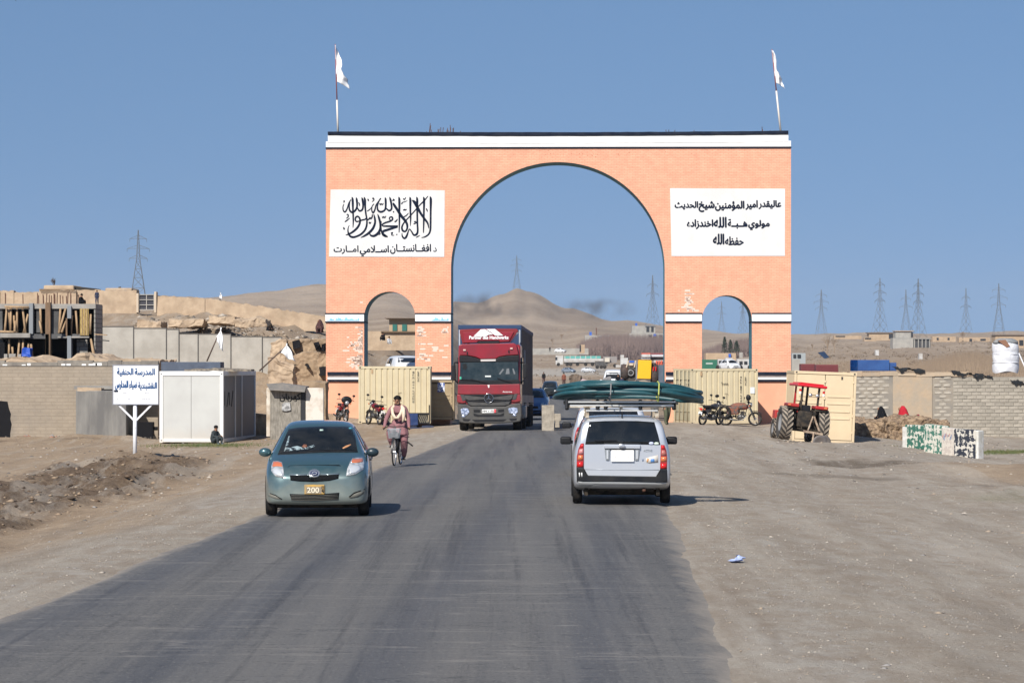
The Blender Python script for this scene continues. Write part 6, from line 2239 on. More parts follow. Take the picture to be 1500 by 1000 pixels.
	MB().prism(cg([(386, 384), (718, 388), (716, 426), (388, 424)]), y0 - 0.03, y0 + 0.06).build('plate_garnish', SILVER, t, bevel=0.01)
	for pts in ([(390, 426), (440, 428), (434, 532), (402, 532)], [(666, 430), (714, 430), (702, 534), (668, 534)]):
		o = MB().prism(cg(pts), y0 - 0.004, y0 + 0.05).build('plate_surround', M('surround_grey', (0.22, 0.24, 0.26), 0.4), t, bevel=0.01)
		cx = sum(p[0] for p in pts) / 4
		MB().prism(cg([(cx - 8, 440), (cx + 8, 440), (cx + 8, 520), (cx - 8, 520)]), y0 - 0.012, y0).build('reflector', M('refl_pale', (0.7, 0.72, 0.74), 0.2, .4), o, bevel=0.004)
	MB().prism(cg([(444, 426), (662, 426), (662, 436), (444, 436)]), y0 - 0.022, y0 + .02).build('plate_shade', BLACK, t)
	if detail:
		pl_ = MB().box(a, c, y0 - 0.02, y0, d, b).build('number_plate', PLATEW, t, bevel=0.003)
		for xx in (490, 610):
			e_, f_ = cg([(xx, 505)])[0]
			MB().cyl((e_, y0 - .025, f_), (e_, y0 - .015, f_), 0.006, n=8).build('plate_bolt', RUST, pl_)
		em = fit(t, bv, 'emblem', cg([(548 + 30 * math.cos(k * .5236), 398 + 16 * math.sin(k * .5236)) for k in range(12)]), CHROME, 0.10, thick=0.07)
		MB().tube([(cg([p])[0][0], fy(*p) - 0.03, cg([p])[0][1]) for p in ((300, 352), (400, 352), (480, 349), (505, 352))], 0.009, 6).build('rear_wiper', BLACK, t)
		for (cx, cy, m_) in ((818, 376, M('decal_lilac', (0.50, 0.55, 0.75), 0.5)), (866, 378, M('decal_green', (0.55, 0.66, 0.55), 0.5))):
			fit(t, bv, 'window_decal', cg([(cx + 22 * math.cos(k * .5236), cy + 13 * math.sin(k * .5236)) for k in range(12)]), m_, 0.011, cuts=1, thick=.003)
		fit(t, bv, 'sticker', cg([(768, 512), (880, 482), (882, 552), (800, 560), (770, 552)]), M('sticker_cream', (0.58, 0.55, 0.50), 0.6), 0.004, cuts=1, thick=.003)
		fit(t, bv, 'sticker', cg([(812, 520), (846, 518), (848, 548), (812, 550)]), M('sticker_mid_blue', (0.08, 0.22, 0.5), 0.6), 0.007, cuts=1, thick=.003)
		fit(t, bv, 'sticker', cg([(780, 512), (796, 516), (794, 530), (786, 552), (776, 540)]), M('sticker_orange', (0.55, 0.28, 0.12), 0.6), 0.007, cuts=1, thick=.003)
		fit(t, bv, 'sticker', cg([(732, 522), (746, 518), (748, 536), (736, 540)]), M('sticker_slate', (0.15, 0.2, 0.3), 0.6), 0.007, cuts=1, thick=.003)
		x0, z0 = cg([(748, 452)])[0]; x1, z1 = cg([(826, 432)])[0]
		text_mesh('ACTIVE', 'badge_lettering', M('badge_grey', (0.3, 0.32, 0.34), 0.4), t, x0, x1, z0, z1, fy(785, 440) - 0.006, 0.003, 0.02)
		fit(t, bv, 'panel_seam', cg([(204, 612), (220, 655), (245, 668), (870, 678), (890, 650), (890, 655), (872, 684), (245, 674), (214, 658), (200, 614)]), M('seam_silver', (0.10, 0.11, 0.12), 0.6), 0.003, cuts=1, thick=.003)
		fit(t, bv, 'body_crease', cg([(208, 612), (560, 616), (890, 616), (890, 622), (560, 622), (208, 618)]), M('crease', (0.32, 0.35, 0.38), 0.4, .4), 0.002, cuts=1, thick=.002)
		fit(t, bv, 'decal', cg([(155, 645), (164, 643), (166, 682), (158, 684)]), PLATEW, 0.028, cuts=1, thick=.003)
		fit(t, bv, 'decal', cg([(174, 645), (186, 643), (188, 682), (180, 684)]), PLATEW, 0.028, cuts=1, thick=.003)
		MB().cyl((0, -1.98, 1.50), (0, -1.98, 1.60), 0.012, n=6).build('aerial', BLACK, t)
	return t
silver_car = estate('silver_estate', 'silver estate car seen from behind, hoses on its roof rack, blank white plate', (X(913.5, D_), D_ + 2.12, 0), R(-0.6))
silver2 = estate('silver_estate', 'second silver estate car, mostly hidden ahead of the one carrying hoses', (X(897.5, 66.0), 66.0 + 2.12, 0), R(-1.0), False)
# roof rack
rr = thing('roof_rack', 'pale steel roof rack bolted on the silver estate car under the hoses', 'roof rack', (silver_car.location.x, silver_car.location.y, 1.53), R(-0.6))
RK = M('rack_cream', (0.62, 0.58, 0.50), 0.5, 0.2, col2=(0.35, 0.28, 0.2), scale=9)
for x in (-0.56, 0.0, 0.58):
	MB().bar((x, -1.75, 0.13), (x, 0.3, 0.13), 0.03).build('long_rail', RK, rr)
for y in (-1.75, -1.1, -0.4, 0.3):
	MB().bar((-0.92, y, 0.17), (0.92, y, 0.17), 0.035, 0.045).build('cross_bar', RK, rr)
	for x in (-0.60, 0.61):
		MB().bar((x, y, -0.03), (x, y, 0.20), 0.06).build('foot', RK, rr)
for (y, z, w) in ((-1.82, 0.245, .93), (-1.84, 0.185, .90), (-1.80, 0.095, .62)):
	MB().bar((-w, y, z), (w, y, z), 0.026).build('load_tube', M('galv', (0.66, 0.65, 0.62), 0.35, 0.5), rr)
for y in (-1.2, -0.5, 0.2):
	MB().bar((-1.0, y, 0.215), (1.0, y, 0.215), 0.05).build('load_tube', STEEL, rr)
for x in (-0.42, -0.28, 0.32, 0.9, -0.95):
	MB().cyl((x, -1.83, 0.12), (x, -1.75, 0.27), 0.035, n=8).build('lashing', BLACK, rr)
# hoses
ht = thing('hose_bundle', 'bundle of thick dark teal plastic hoses looped across the silver estate roof rack', 'hoses', (silver_car.location.x + 0.0, silver_car.location.y, 1.53))
HOSE = M('hose_teal', (0.004, 0.060, 0.075), 0.40, col2=(0.05, 0.13, 0.14), scale=5, amt=0.5, mid=0.6, dirt=(-1, -0.9, (0.3, 0.3, 0.28), 0.3))
hx = lambda cx: ((cx / 4.1656 + 800) - 913.5) / q
hz_ = lambda cy: (741.0 - (cy / 4.1656 + 520)) / q - 1.53
loops = [  # left end (cx, cy), middle height, right end
	((96, 206), 194, (950, 243), 0.95, -0.05, 0.036), ((84, 214), 204, (966, 250), 1.0, -0.10, 0.038), ((112, 226), 212, (940, 262), 0.9, 0.0, 0.034),
	((78, 232), 222, (958, 268), 1.02, -0.08, 0.038), ((60, 264), 240, (966, 286), 1.05, -0.12, 0.038), ((84, 256), 232, (975, 280), 0.9, 0.05, 0.036), ((56, 276), 252, (972, 300), 1.0, -0.04, 0.038),
	((125, 268), 258, (930, 290), 0.8, 0.1, 0.040), ((140, 244), 228, (900, 262), 0.75, 0.15, 0.038)]
for k, ((lx, ly), my, (rx_, ry_), dep, yo, rad) in enumerate(loops):
	pts = []
	N = 56
	x0, x1 = hx(lx), hx(rx_)
	for i in range(N):
		a = 2 * math.pi * i / N
		c = math.cos(a)
		u = (1 + (abs(c) ** 0.8) * (1 if c > 0 else -1)) / 2
		x = x0 + (x1 - x0) * u
		y = -1.05 + yo + dep * math.sin(a) * (0.9 + 0.1 * math.sin(3 * a + k))
		ze = hz_(ly) * (1 - u) + hz_(ry_) * u
		zz = ze + (hz_(my) - (hz_(ly) + hz_(ry_)) / 2) * math.sin(math.pi * u) ** 1.0
		zz += 0.045 * math.sin(a) * -1 + 0.012 * math.sin(5 * a + k * 2)
		pts.append((x, y, zz + 0.02))
	MB().tube(pts, rad, 12, closed=True).build('hose', HOSE, ht, smooth=True)
for x, m_ in ((hx(392), M('tie_grey', (0.2, 0.2, 0.2), 0.7)), (hx(685), M('tie_yellow', (0.42, 0.46, 0.10), 0.6))):
	z0 = 0.20
	MB().tube([(x, -2.22, 0.38), (x + .01, -2.19, 0.56), (x, -1.9, 0.60), (x, -1.5, 0.58), (x, -1.3, 0.40), (x, -1.6, 0.26), (x, -2.1, 0.26)], 0.012, 6, closed=True).build('tie', m_, ht)

# ---------------------------------------------------------------- red lorry
D_ = 115.0
q = FPX / D_
RED = M('lorry_red', (0.25, 0.004, 0.012), 0.35, coat=0.6, col2=(0.20, 0.008, 0.014), scale=3, dirt=(0.3, 2.4, (0.32, 0.22, 0.17), 0.10))
REDDK = M('lorry_red_trim', (0.19, 0.004, 0.010), 0.5)
GREYP = M('lorry_grey', (0.040, 0.043, 0.048), 0.6, col2=(0.065, 0.063, 0.06), scale=3, dirt=(0.2, 1.4, (0.3, 0.26, 0.21), 0.12), spec=0.3)
BLUET = M('tarpaulin_navy', (0.012, 0.038, 0.105), 0.7, col2=(0.02, 0.05, 0.12), scale=2)
TARP = M('tarpaulin_side', (0.028, 0.034, 0.052), 0.7, col2=(0.045, 0.052, 0.07), scale=1.3, bump=0.02, bscale=2)
LZ = 630.8
t = thing('red_lorry', 'red lorry with tall roof spoiler and dark blue tarpaulin trailer coming through the gate', 'lorry', (X(716.5, D_), D_, Z(LZ, D_)), R(-2.3), rx=R(-0.75))
cl = lambda pts: [((x / 6.064 + 660 - 716.5) / q, (LZ - (y / 6.064 + 470)) / q) for x, y in pts]
def lp(x, y): return cl([(x, y)])[0]
def pr(name, pts, y0, y1, m, parent=None, bevel=0.012, **k):
	return MB().prism(cl(pts), y0, y1).build(name, m, parent or t, bevel=bevel, **k)
# cab shell as a loft seen from the side
xl, xr = lp(60, 0)[0], lp(622, 0)[0]
mb = MB()
prof = [(0.10, 0.62), (0.06, 1.20), (0.05, 1.75), (0.22, 2.70), (0.30, 3.05), (0.42, 3.22), (1.0, 3.26), (2.1, 3.22), (2.15, 0.62)]
mb.prism(prof, xl + 0.02, xr - 0.02, 'YZ')
cab = mb.build('cab_shell', RED, t, bevel=0.06, segs=3)
# upper red forehead
pr('forehead_panel', [(78, 215), (100, 204), (560, 196), (585, 210), (604, 300), (500, 306), (430, 318), (400, 336), (262, 338), (220, 320), (150, 306), (76, 306)], 0.12, 0.5, RED, bevel=0.03, segs=3)
pr('visor', [(76, 308), (150, 310), (220, 324), (262, 342), (402, 340), (432, 322), (500, 310), (606, 304), (606, 360), (76, 366)], 0.0, 0.3, BLACK, bevel=0.02)
pr('visor_strip', [(266, 341), (402, 339), (400, 357), (268, 359)], -0.012, 0.05, M('strip_pale', (0.55, 0.5, 0.48), 0.3), bevel=0.004)
WG = M('lorry_glass', (0.012, 0.022, 0.026), 0.10, col2=(0.07, 0.08, 0.08), scale=2.5, amt=0.4, spec=0.5)
o = pr('windscreen', [(84, 366), (340, 360), (600, 358), (604, 540), (340, 548), (80, 546)], 0.02, 0.3, WG, bevel=0.03, segs=3)
pr('screen_paper', [(306, 484), (358, 484), (358, 497), (306, 497)], 0.008, 0.019, M('paper_white', (0.65, 0.68, 0.66), 0.6), o, bevel=0)
pr('tax_disc', [(78, 496), (94, 494), (96, 516), (80, 518)], 0.008, 0.019, M('disc_green', (0.05, 0.42, 0.28), 0.5), o, bevel=0)
pr('hanging_tag', [(106, 384), (136, 378), (148, 410), (130, 438), (108, 420)], 0.008, 0.019, BLACK, o, bevel=0)
for pts in ([(462, 424), (476, 430), (440, 476), (428, 470)], [(498, 424), (520, 420), (524, 470), (488, 472)], [(548, 424), (560, 420), (576, 468), (562, 474)]):
	pr('pale_shirt', pts, 0.010, 0.019, M('shirt_glimpse', (0.15, 0.16, 0.17), 0.5), o, bevel=0)
pr('wiper_panel', [(76, 522), (340, 528), (610, 520), (612, 568), (340, 570), (66, 568)], -0.01, 0.2, BLACK, bevel=0.01)
for pts in (((180, 516), (260, 540), (330, 552)), ((415, 508), (480, 530), (545, 548)), ((90, 520), (180, 524), (250, 532))):
	MB().tube([(lp(*p)[0], -0.03, lp(*p)[1]) for p in pts], 0.018, 6).build('wiper', BLACK, t)
pr('front_panel', [(64, 560), (340, 562), (616, 556), (620, 650), (560, 652), (120, 654), (62, 650)], -0.02, 0.3, RED, bevel=0.035, segs=3)
pr('bonnet_badge', [(328, 568), (346, 568), (344, 590), (336, 594)], -0.03, 0, PLATEW, bevel=0)
text_mesh('Actros', 'model_lettering', PLATEW, t, lp(462, 0)[0], lp(546, 0)[0], lp(0, 634)[1], lp(0, 622)[1], -0.026, 0.004, 0.03)
for s_, pts in ((-1, [(56, 652), (118, 652), (138, 726), (100, 732), (58, 722)]), (1, [(560, 648), (620, 646), (624, 712), (580, 722), (540, 718)])):
	pr('corner_panel', pts, 0.0, 0.35, RED, bevel=0.03)
for pts in ([(84, 654), (120, 654), (136, 704), (106, 710)], [(562, 650), (596, 644), (582, 696), (548, 702)]):
	pr('corner_grey', pts, -0.02, 0.05, GREYP, bevel=0.01)
gr = pr('grille', [(118, 652), (560, 648), (528, 738), (480, 756), (190, 758), (150, 738)], -0.01, 0.2, BLACK, bevel=0.01)
pr('grille_bar', [(120, 660), (300, 676), (380, 676), (556, 656), (548, 688), (520, 704), (380, 698), (300, 698), (160, 706), (130, 690)], -0.045, 0.05, GREYP, gr, bevel=0.015)
pr('grille_bar', [(150, 718), (300, 724), (380, 724), (530, 714), (520, 740), (480, 752), (190, 754), (160, 742)], -0.045, 0.05, GREYP, gr, bevel=0.015)
for pts in ([(180, 654), (300, 656), (300, 668), (190, 664)], [(384, 656), (500, 652), (490, 662), (384, 668)], [(186, 706), (300, 704), (300, 718), (196, 718)], [(384, 704), (488, 702), (478, 714), (384, 718)]):
	pr('grille_slot', pts, -0.05, 0.0, BLACK, gr, bevel=0)
cx, cz = lp(340, 686)
em = MB().lathe([(0.155, -0.07), (0.175, -0.085), (0.185, -0.06), (0.17, 0.0), (0.15, -0.02)], 28, 'Y', (cx, 0, cz), close=True).build('emblem_ring', M('emblem_chrome', (0.35, 0.36, 0.38), 0.2, 0.9), t, smooth=True)
MB().cyl((cx, -0.055, cz), (cx, 0.0, cz), 0.152, n=24).build('emblem_backing', BLACK, em)
for a in (90, 210, 330):
	d0 = Vector((math.cos(R(a)), 0, math.sin(R(a))))
	sd = Vector((-d0.z, 0, d0.x)) * 0.028
	c0 = Vector((cx, -0.062, cz))
	MB().add([tuple(c0 + sd), tuple(c0 - sd), tuple(c0 + d0 * 0.155), tuple(c0 + Vector((0, -0.02, 0)))], [(0, 1, 3), (1, 2, 3), (2, 0, 3), (0, 2, 1)]).build('emblem_point', MATS['emblem_chrome'], em)
bp = pr('bumper', [(62, 736), (150, 740), (180, 758), (490, 758), (540, 736), (628, 728), (634, 840), (622, 892), (560, 902), (340, 912), (130, 908), (80, 900), (66, 850)], -0.10, 0.4, GREYP, bevel=0.05, segs=3)
HL = M('lorry_lamp', (0.62, 0.68, 0.85), 0.15, 0.3, col2=(0.22, 0.26, 0.36), scale=14, coat=0.5, sharp=0.06)
for pts in ([(90, 786), (112, 774), (158, 776), (168, 808), (150, 836), (100, 836)], [(512, 776), (560, 766), (594, 772), (600, 806), (580, 826), (520, 818)]):
	h = pr('headlight', pts, -0.125, 0.0, HL, bevel=0.015)
for c in ((116, 846), (570, 836)):
	x, z = lp(*c)
	MB().ball((x, -0.11, z), (0.075, 0.03, 0.05), 12, 7).build('fog_lamp', HL, t, smooth=True)
for pts in ([(206, 786), (262, 788), (262, 812), (206, 810)], [(424, 786), (476, 782), (476, 806), (424, 810)], [(204, 818), (250, 832), (440, 830), (478, 814), (474, 842), (440, 848), (240, 850), (208, 842)], [(106, 868), (182, 872), (160, 890), (116, 888)], [(520, 868), (590, 862), (586, 880), (540, 888)],
			[(190, 876), (500, 872), (470, 892), (220, 896)]):
	pr('bumper_slot', pts, -0.108, -0.02, BLACK, bevel=0)
npz = pr('number_plate', [(280, 784), (406, 782), (406, 814), (280, 816)], -0.135, -0.08, PLATEW, bevel=0)
pr('plate_red_end', [(388, 784), (405, 784), (405, 813), (388, 813)], -0.14, -0.134, M('plate_red', (0.6, 0.02, 0.03), 0.5), npz, bevel=0)
text_mesh('HM 1175', 'plate_lettering', PB, npz, lp(286, 0)[0], lp(384, 0)[0], lp(0, 808)[1], lp(0, 792)[1], -0.14, 0.003, 0.04)
# roof spoiler
sp = pr('roof_spoiler', [(72, 98), (75, 72), (300, 64), (585, 66), (596, 84), (520, 186), (430, 190), (424, 176), (236, 178), (232, 192), (96, 196)], 0.55, 0.75, REDDK, bevel=0.02)
pr('spoiler_face', [(100, 96), (560, 92), (512, 180), (434, 184), (424, 172), (238, 174), (228, 188), (112, 192)], 0.50, 0.6, RED, sp, bevel=0.015)
for s_, pts in ((-1, [(74, 96), (98, 98), (110, 192), (96, 198)]), (1, [(596, 84), (562, 94), (514, 180), (522, 188)])):
	pr('spoiler_cheek', pts, 0.56, 1.9, RED, sp, bevel=0.01)
pr('spoiler_gap', [(236, 180), (428, 178), (430, 204), (232, 206)], 0.5, 1.0, BLACK, bevel=0.01)
WL = M('lettering_white', (0.82, 0.82, 0.82), 0.5)
text_mesh('Partner des Handwerks', 'lettering', WL, sp, lp(160, 0)[0], lp(508, 0)[0], lp(0, 158)[1], lp(0, 130)[1], 0.485, 0.006, 0.055)
MB().prism(cl([(198, 132), (262, 72), (300, 70), (372, 116), (330, 120), (310, 134)]), 0.47, 0.492).build('logo_peak', WL, sp)
MB().prism(cl([(310, 69), (388, 68), (462, 126), (392, 128), (358, 100)]), 0.47, 0.492).build('logo_peak', WL, sp)
for c in ((122, 258), (540, 244)):
	x, z = lp(*c)
	MB().box(x - .05, x + .05, 0.07, 0.13, z - .03, z + .03).build('marker_lamp', M('marker_pale', (0.65, 0.45, 0.4), 0.3), t, bevel=0.01)
	MB().cyl((x + .1 * (1 if c[0] < 300 else -1), 0.09, z - .16), (x + .1 * (1 if c[0] < 300 else -1), 0.09, z - 0.06), 0.02, n=6).build('washer', BLACK, t)
# mirrors
for s_, pts in ((-1, [(2, 392), (36, 378), (42, 470), (40, 528), (4, 530)]), (1, [(640, 376), (674, 372), (680, 440), (672, 508), (640, 512)])):
	pr('wing_mirror', pts, 0.25, 0.40, BLACK, bevel=0.03)
	a = lp(62 if s_ < 0 else 618, 370)
	b = lp(30 if s_ < 0 else 652, 384)
	MB().tube([(a[0], 0.35, a[1]), (b[0], 0.32, b[1] + 0.08), (b[0], 0.32, b[1])], 0.03, 8).build('mirror_arm', BLACK, t, smooth=True)
	a = lp(62 if s_ < 0 else 618, 552)
	b = lp(30 if s_ < 0 else 652, 520)
	MB().tube([(a[0], 0.35, a[1]), (b[0], 0.32, b[1])], 0.03, 8).build('mirror_arm', BLACK, t, smooth=True)
for x in (xl - .0, xr + .0):
	s_ = -1 if x < 0 else 1
	MB().box(x - 0.04, x + 0.04, 0.7, 1.6, 1.75, 2.75).build('side_window', GLASS, t, bevel=0.01)
	MB().box(x - 0.05, x + 0.05, 0.5, 1.9, 0.45, 0.62).build('step', GREYP, t, bevel=0.01)
# trailer
tx0, tx1 = lp(38, 0)[0], lp(600, 0)[0]
tt = lp(0, 24)[1]
TY0, TY1 = 2.35, 15.8
tarp = MB().box(tx0, tx1 + 0.02, TY0, TY1, 1.30, tt).build('trailer_box', TARP, t, bevel=0.03)
MB().box(tx0 - 0.006, tx1 + 0.026, TY0 - 0.02, TY0 + 0.02, 1.1, tt + 0.004).build('front_board', BLUET, t)
MB().box(tx0 - 0.02, tx1 + 0.04, TY0 - 0.03, TY1 + 0.02, tt - 0.14, tt + 0.012).build('roof_hem', BLUET, t, bevel=0.02)
for x in (tx0 + 0.04, tx1 - 0.03):
	MB().box(x - 0.025, x + 0.025, TY0 - 0.055, TY0 - 0.022, 1.0, tt - 0.18).build('corner_strip', M('strip_alu', (0.62, 0.64, 0.66), 0.35, 0.6), t)
for k in range(14):
	yy = TY0 + 0.5 + k * 0.95
	MB().box(tx1 + 0.022, tx1 + 0.034, yy, yy + 0.04, 1.35, tt - 0.16).build('strap', STEEL, tarp)
for k in range(4):
	yy = TY0 + 0.2 + k * 3.4
	MB().box(tx1 + 0.012, tx1 + 0.05, yy, yy + 3.3, 1.30 - 0.40, 1.35).build('side_board', M('board_grey', (0.20, 0.20, 0.205), 0.6, col2=(0.13, 0.13, 0.13), scale=4), t)
for k in range(5):
	MB().bar((tx1 + 0.03, TY0 + 3.0 + k * .28, tt - .9 - .1 * (k % 2)), (tx1 + 0.03, TY0 + 3.2 + k * .28, tt - 1.6), 0.02, 0.07).build('tarp_lettering', M('faded_white', (0.32, 0.34, 0.37), 0.7), tarp)
for x in (tx0 + 0.5, tx1 - 0.5):
	MB().box(x - 0.06, x + 0.06, TY0 - 1.0, TY1 - 0.1, 0.95, 1.29).build('chassis_rail', STEEL, t)
MB().box(xl + 0.15, xr - 0.15, 0.5, 6.0, 0.62, 0.85).build('tractor_chassis', UNDER, t)
LW = M('lorry_rim', (0.25, 0.25, 0.26), 0.5, 0.4)
for yy in (1.35, 5.1, 10.6, 11.9, 13.2):
	for s_ in (-1, 1):
		wheel(t, s_ * (abs(xl) - 0.18), yy, 0.50, 0.31 if yy < 2 else 0.36, LW)
		if yy > 2:
			MB().box(s_ * (abs(xl) - .18) - .2, s_ * (abs(xl) - .18) + .2, yy - 0.62, yy + 0.62, 1.02, 1.05).build('mudguard', PLAS, t)
for s_ in (-1, 1):
	MB().box(s_ * (abs(xl) - 0.05) - 0.15, s_ * (abs(xl) - 0.05) + 0.15, 2.5, 3.7, 0.45, 0.95).build('fuel_tank', M('tank_alu', (0.3, 0.3, 0.3), 0.4, .5), t, bevel=0.06)
MB().cyl((-0.9, 1.35, 0.5), (0.9, 1.35, 0.5), 0.07).build('front_axle', UNDER, t)
MB().box(-1.05, -0.55, 0.35, 0.5, 0.32, 0.6).build('splash_plate', UNDER, t)

# ---------------------------------------------------------------- other cars on the road and beyond
def simple_car(name, label, px, py, D, rz, m, kind='hatch', L=3.9, W=1.7, H=1.48, group=None, lamps=False, zoff=0.0, pitch=0.0):
	x, z = X(px, D), Z(py, D)
	t = thing(name, label, 'car' if kind != 'van' else 'van', (x, D, z + zoff), rz, group, rx=pitch)
	h = L / 2
	w = W / 2
	if kind == 'hatch':
		st = [(-h, w * .7, .3, .5, w * .6, .62), (-h + .12, w * .92, .2, .62, w * .75, .74), (-h + .6, w * .99, .18, .78, w * .82, .90), (-h + 1.0, w, .18, .88, w * .82, 1.0), (-h + 1.7, w, .18, .93, w * .68, H - .04), (0.1, w, .18, .95, w * .68, H), (h - .8, w, .18, .96, w * .66, H - .05), (h - .35, w * .97, .2, .95, w * .66, 1.15), (h - .05, w * .85, .3, .8, w * .6, .9), (h, w * .7, .4, .7, w * .5, .8)]
	else:
		st = [(-h, w * .8, .35, .8, w * .7, 1.0), (-h + .1, w * .95, .25, .9, w * .8, 1.1), (-h + .5, w, .22, 1.0, w * .82, 1.2), (-h + 1.1, w, .2, 1.05, w * .76, H - .05), (0, w, .2, 1.05, w * .76, H), (h - .3, w, .2, 1.05, w * .76, H - .02), (h - .02, w * .95, .3, 1.0, w * .74, H - .12), (h, w * .9, .4, .9, w * .7, H - .4)]
	b = car_body(t, st, m, 1)
	bv = bvh_of(b)
	zt = H - 0.12
	fit(t, bv, 'windscreen', [(-w * .72, 1.02 if kind == 'hatch' else 1.16), (w * .72, 1.02 if kind == 'hatch' else 1.16), (w * .58, zt), (-w * .58, zt)], GLASS, 0.012, cuts=2)
	fit(t, bv, 'rear_window', [(-w * .6, 1.1), (w * .6, 1.1), (w * .55, zt - .03), (-w * .55, zt - .03)], GLASS, 0.012, 'Y', -1, cuts=1)
	for s_ in (-1, 1):
		fit(t, bv, 'side_window', [(-h + 1.45, 1.03), (0.0, 1.04), (0.0, zt - .02), (-h + 1.85, zt - .02)], GLASS, 0.012, 'X', -s_, 1)
		fit(t, bv, 'side_window', [(0.1, 1.04), (h - .65, 1.06), (h - .85, zt - .03), (0.1, zt - .02)], GLASS, 0.012, 'X', -s_, 1)
		fit(t, bv, 'headlight', [(s_ * w * .55, .62), (s_ * w * .85, .64), (s_ * w * .85, .80), (s_ * w * .60, .76)], LENS, 0.015, cuts=1)
		fit(t, bv, 'tail_light', [(s_ * w * .60, .72), (s_ * w * .82, .72), (s_ * w * .80, .95), (s_ * w * .62, .95)], REDL, 0.015, 'Y', -1, cuts=1)
		MB().box(s_ * (w + .12) - .1, s_ * (w + .12) + .1, -h + 1.3, -h + 1.42, .95, 1.08).build('wing_mirror', m if m is not None else BLACK, t, bevel=0.03)
		for yy in (-h + .75, h - .75):
			wheel(t, s_ * (w - 0.075), yy, 0.31, 0.18)
	fit(t, bv, 'grille', [(-w * .45, .50), (w * .45, .50), (w * .42, .62), (-w * .42, .62)], BLACK, 0.012, cuts=1)
	fit(t, bv, 'lower_grille', [(-w * .6, .28), (w * .6, .28), (w * .58, .42), (-w * .58, .42)], BLACK, 0.012, cuts=1)
	MB().box(-w * .8, w * .8, -h + .4, h - .4, .13, .25).build('underbody', UNDER, t)
	return t
CB = M('car_blue', (0.035, 0.11, 0.27), 0.35, 0.3, coat=0.7)
CBK = M('car_black', (0.012, 0.018, 0.02), 0.3, 0.2, coat=0.7)
CW_ = M('car_white', (0.72, 0.73, 0.74), 0.4, coat=0.5)
CS = M('car_greyblue', (0.24, 0.29, 0.36), 0.4, 0.4, coat=0.5)
simple_car('blue_car', 'small blue car following close behind the red lorry, half hidden by it', 779, 612, 152, R(-2.5), CB, 'hatch', 3.8, 1.75, 1.5)
simple_car('black_van', 'dark van with a bright headlight coming up the road behind the blue car', 806, 581.5, 330, R(-3), CBK, 'van', 4.4, 1.75, 1.75)
# ================================================================== PEOPLE
SKIN = M('skin_tan', (0.26, 0.125, 0.070), 0.55)
HAIR = M('hair_black', (0.010, 0.009, 0.009), 0.6)
def cloth(name, c, c2=None):
	return M('cloth_' + name, c, 0.9, col2=c2 or tuple(v * 0.72 for v in c), scale=7, amt=0.7, bump=0.006, bscale=18)

def head_parts(t, c, r, face_dir=(0, -1, 0), hair=HAIR):
	"""face features and hair, children of the person; c is the centre of the head, r its half height"""
	c = Vector(c)
	f = Vector(face_dir).normalized()
	s = Vector((-f.y, f.x, 0)).normalized()
	up = Vector((0, 0, 1))
	MB().ball(tuple(c + f * r * 0.86 - up * r * 0.12), (r * .16, r * .16, r * .22), 8, 6).build('nose', SKIN, t, smooth=True)
	for k in (-1, 1):
		MB().ball(tuple(c + f * r * 0.74 + s * k * r * 0.32 + up * r * 0.04), (r * .12, r * .08, r * .07), 8, 5).build('eye', HAIR, t, smooth=True)
		MB().ball(tuple(c + s * k * r * 0.80 - up * r * 0.05), (r * .12, r * .16, r * .24), 8, 5).build('ear', SKIN, t, smooth=True)
		MB().ball(tuple(c + f * r * 0.76 + s * k * r * 0.32 + up * r * 0.2), (r * .2, r * .06, r * .05), 8, 5).build('eyebrow', HAIR, t, smooth=True)
	MB().ball(tuple(c + f * r * 0.74 - up * r * 0.42), (r * .24, r * .1, r * .06), 8, 5).build('mouth', M('lips', (0.20, 0.07, 0.05), 0.6), t, smooth=True)
	if hair is None:
		return
	def cap(u, v):
		th = 2 * math.pi * u
		ph = v * math.pi * 0.62
		d = Vector((math.sin(ph) * math.cos(th), math.sin(ph) * math.sin(th), math.cos(ph)))
		k = d.dot(f)
		if k > 0.3:
			d = Vector((d.x, d.y, max(d.z, 0.42))).normalized()
		n_ = 1 + 0.07 * noise.noise(d * 5 + c)
		return tuple(c - f * r * 0.05 + Vector((d.x * r * .92, d.y * r * .92, d.z * r * 1.13)) * n_)
	MB().grid(cap, 18, 8).build('hair', hair, t, smooth=True)

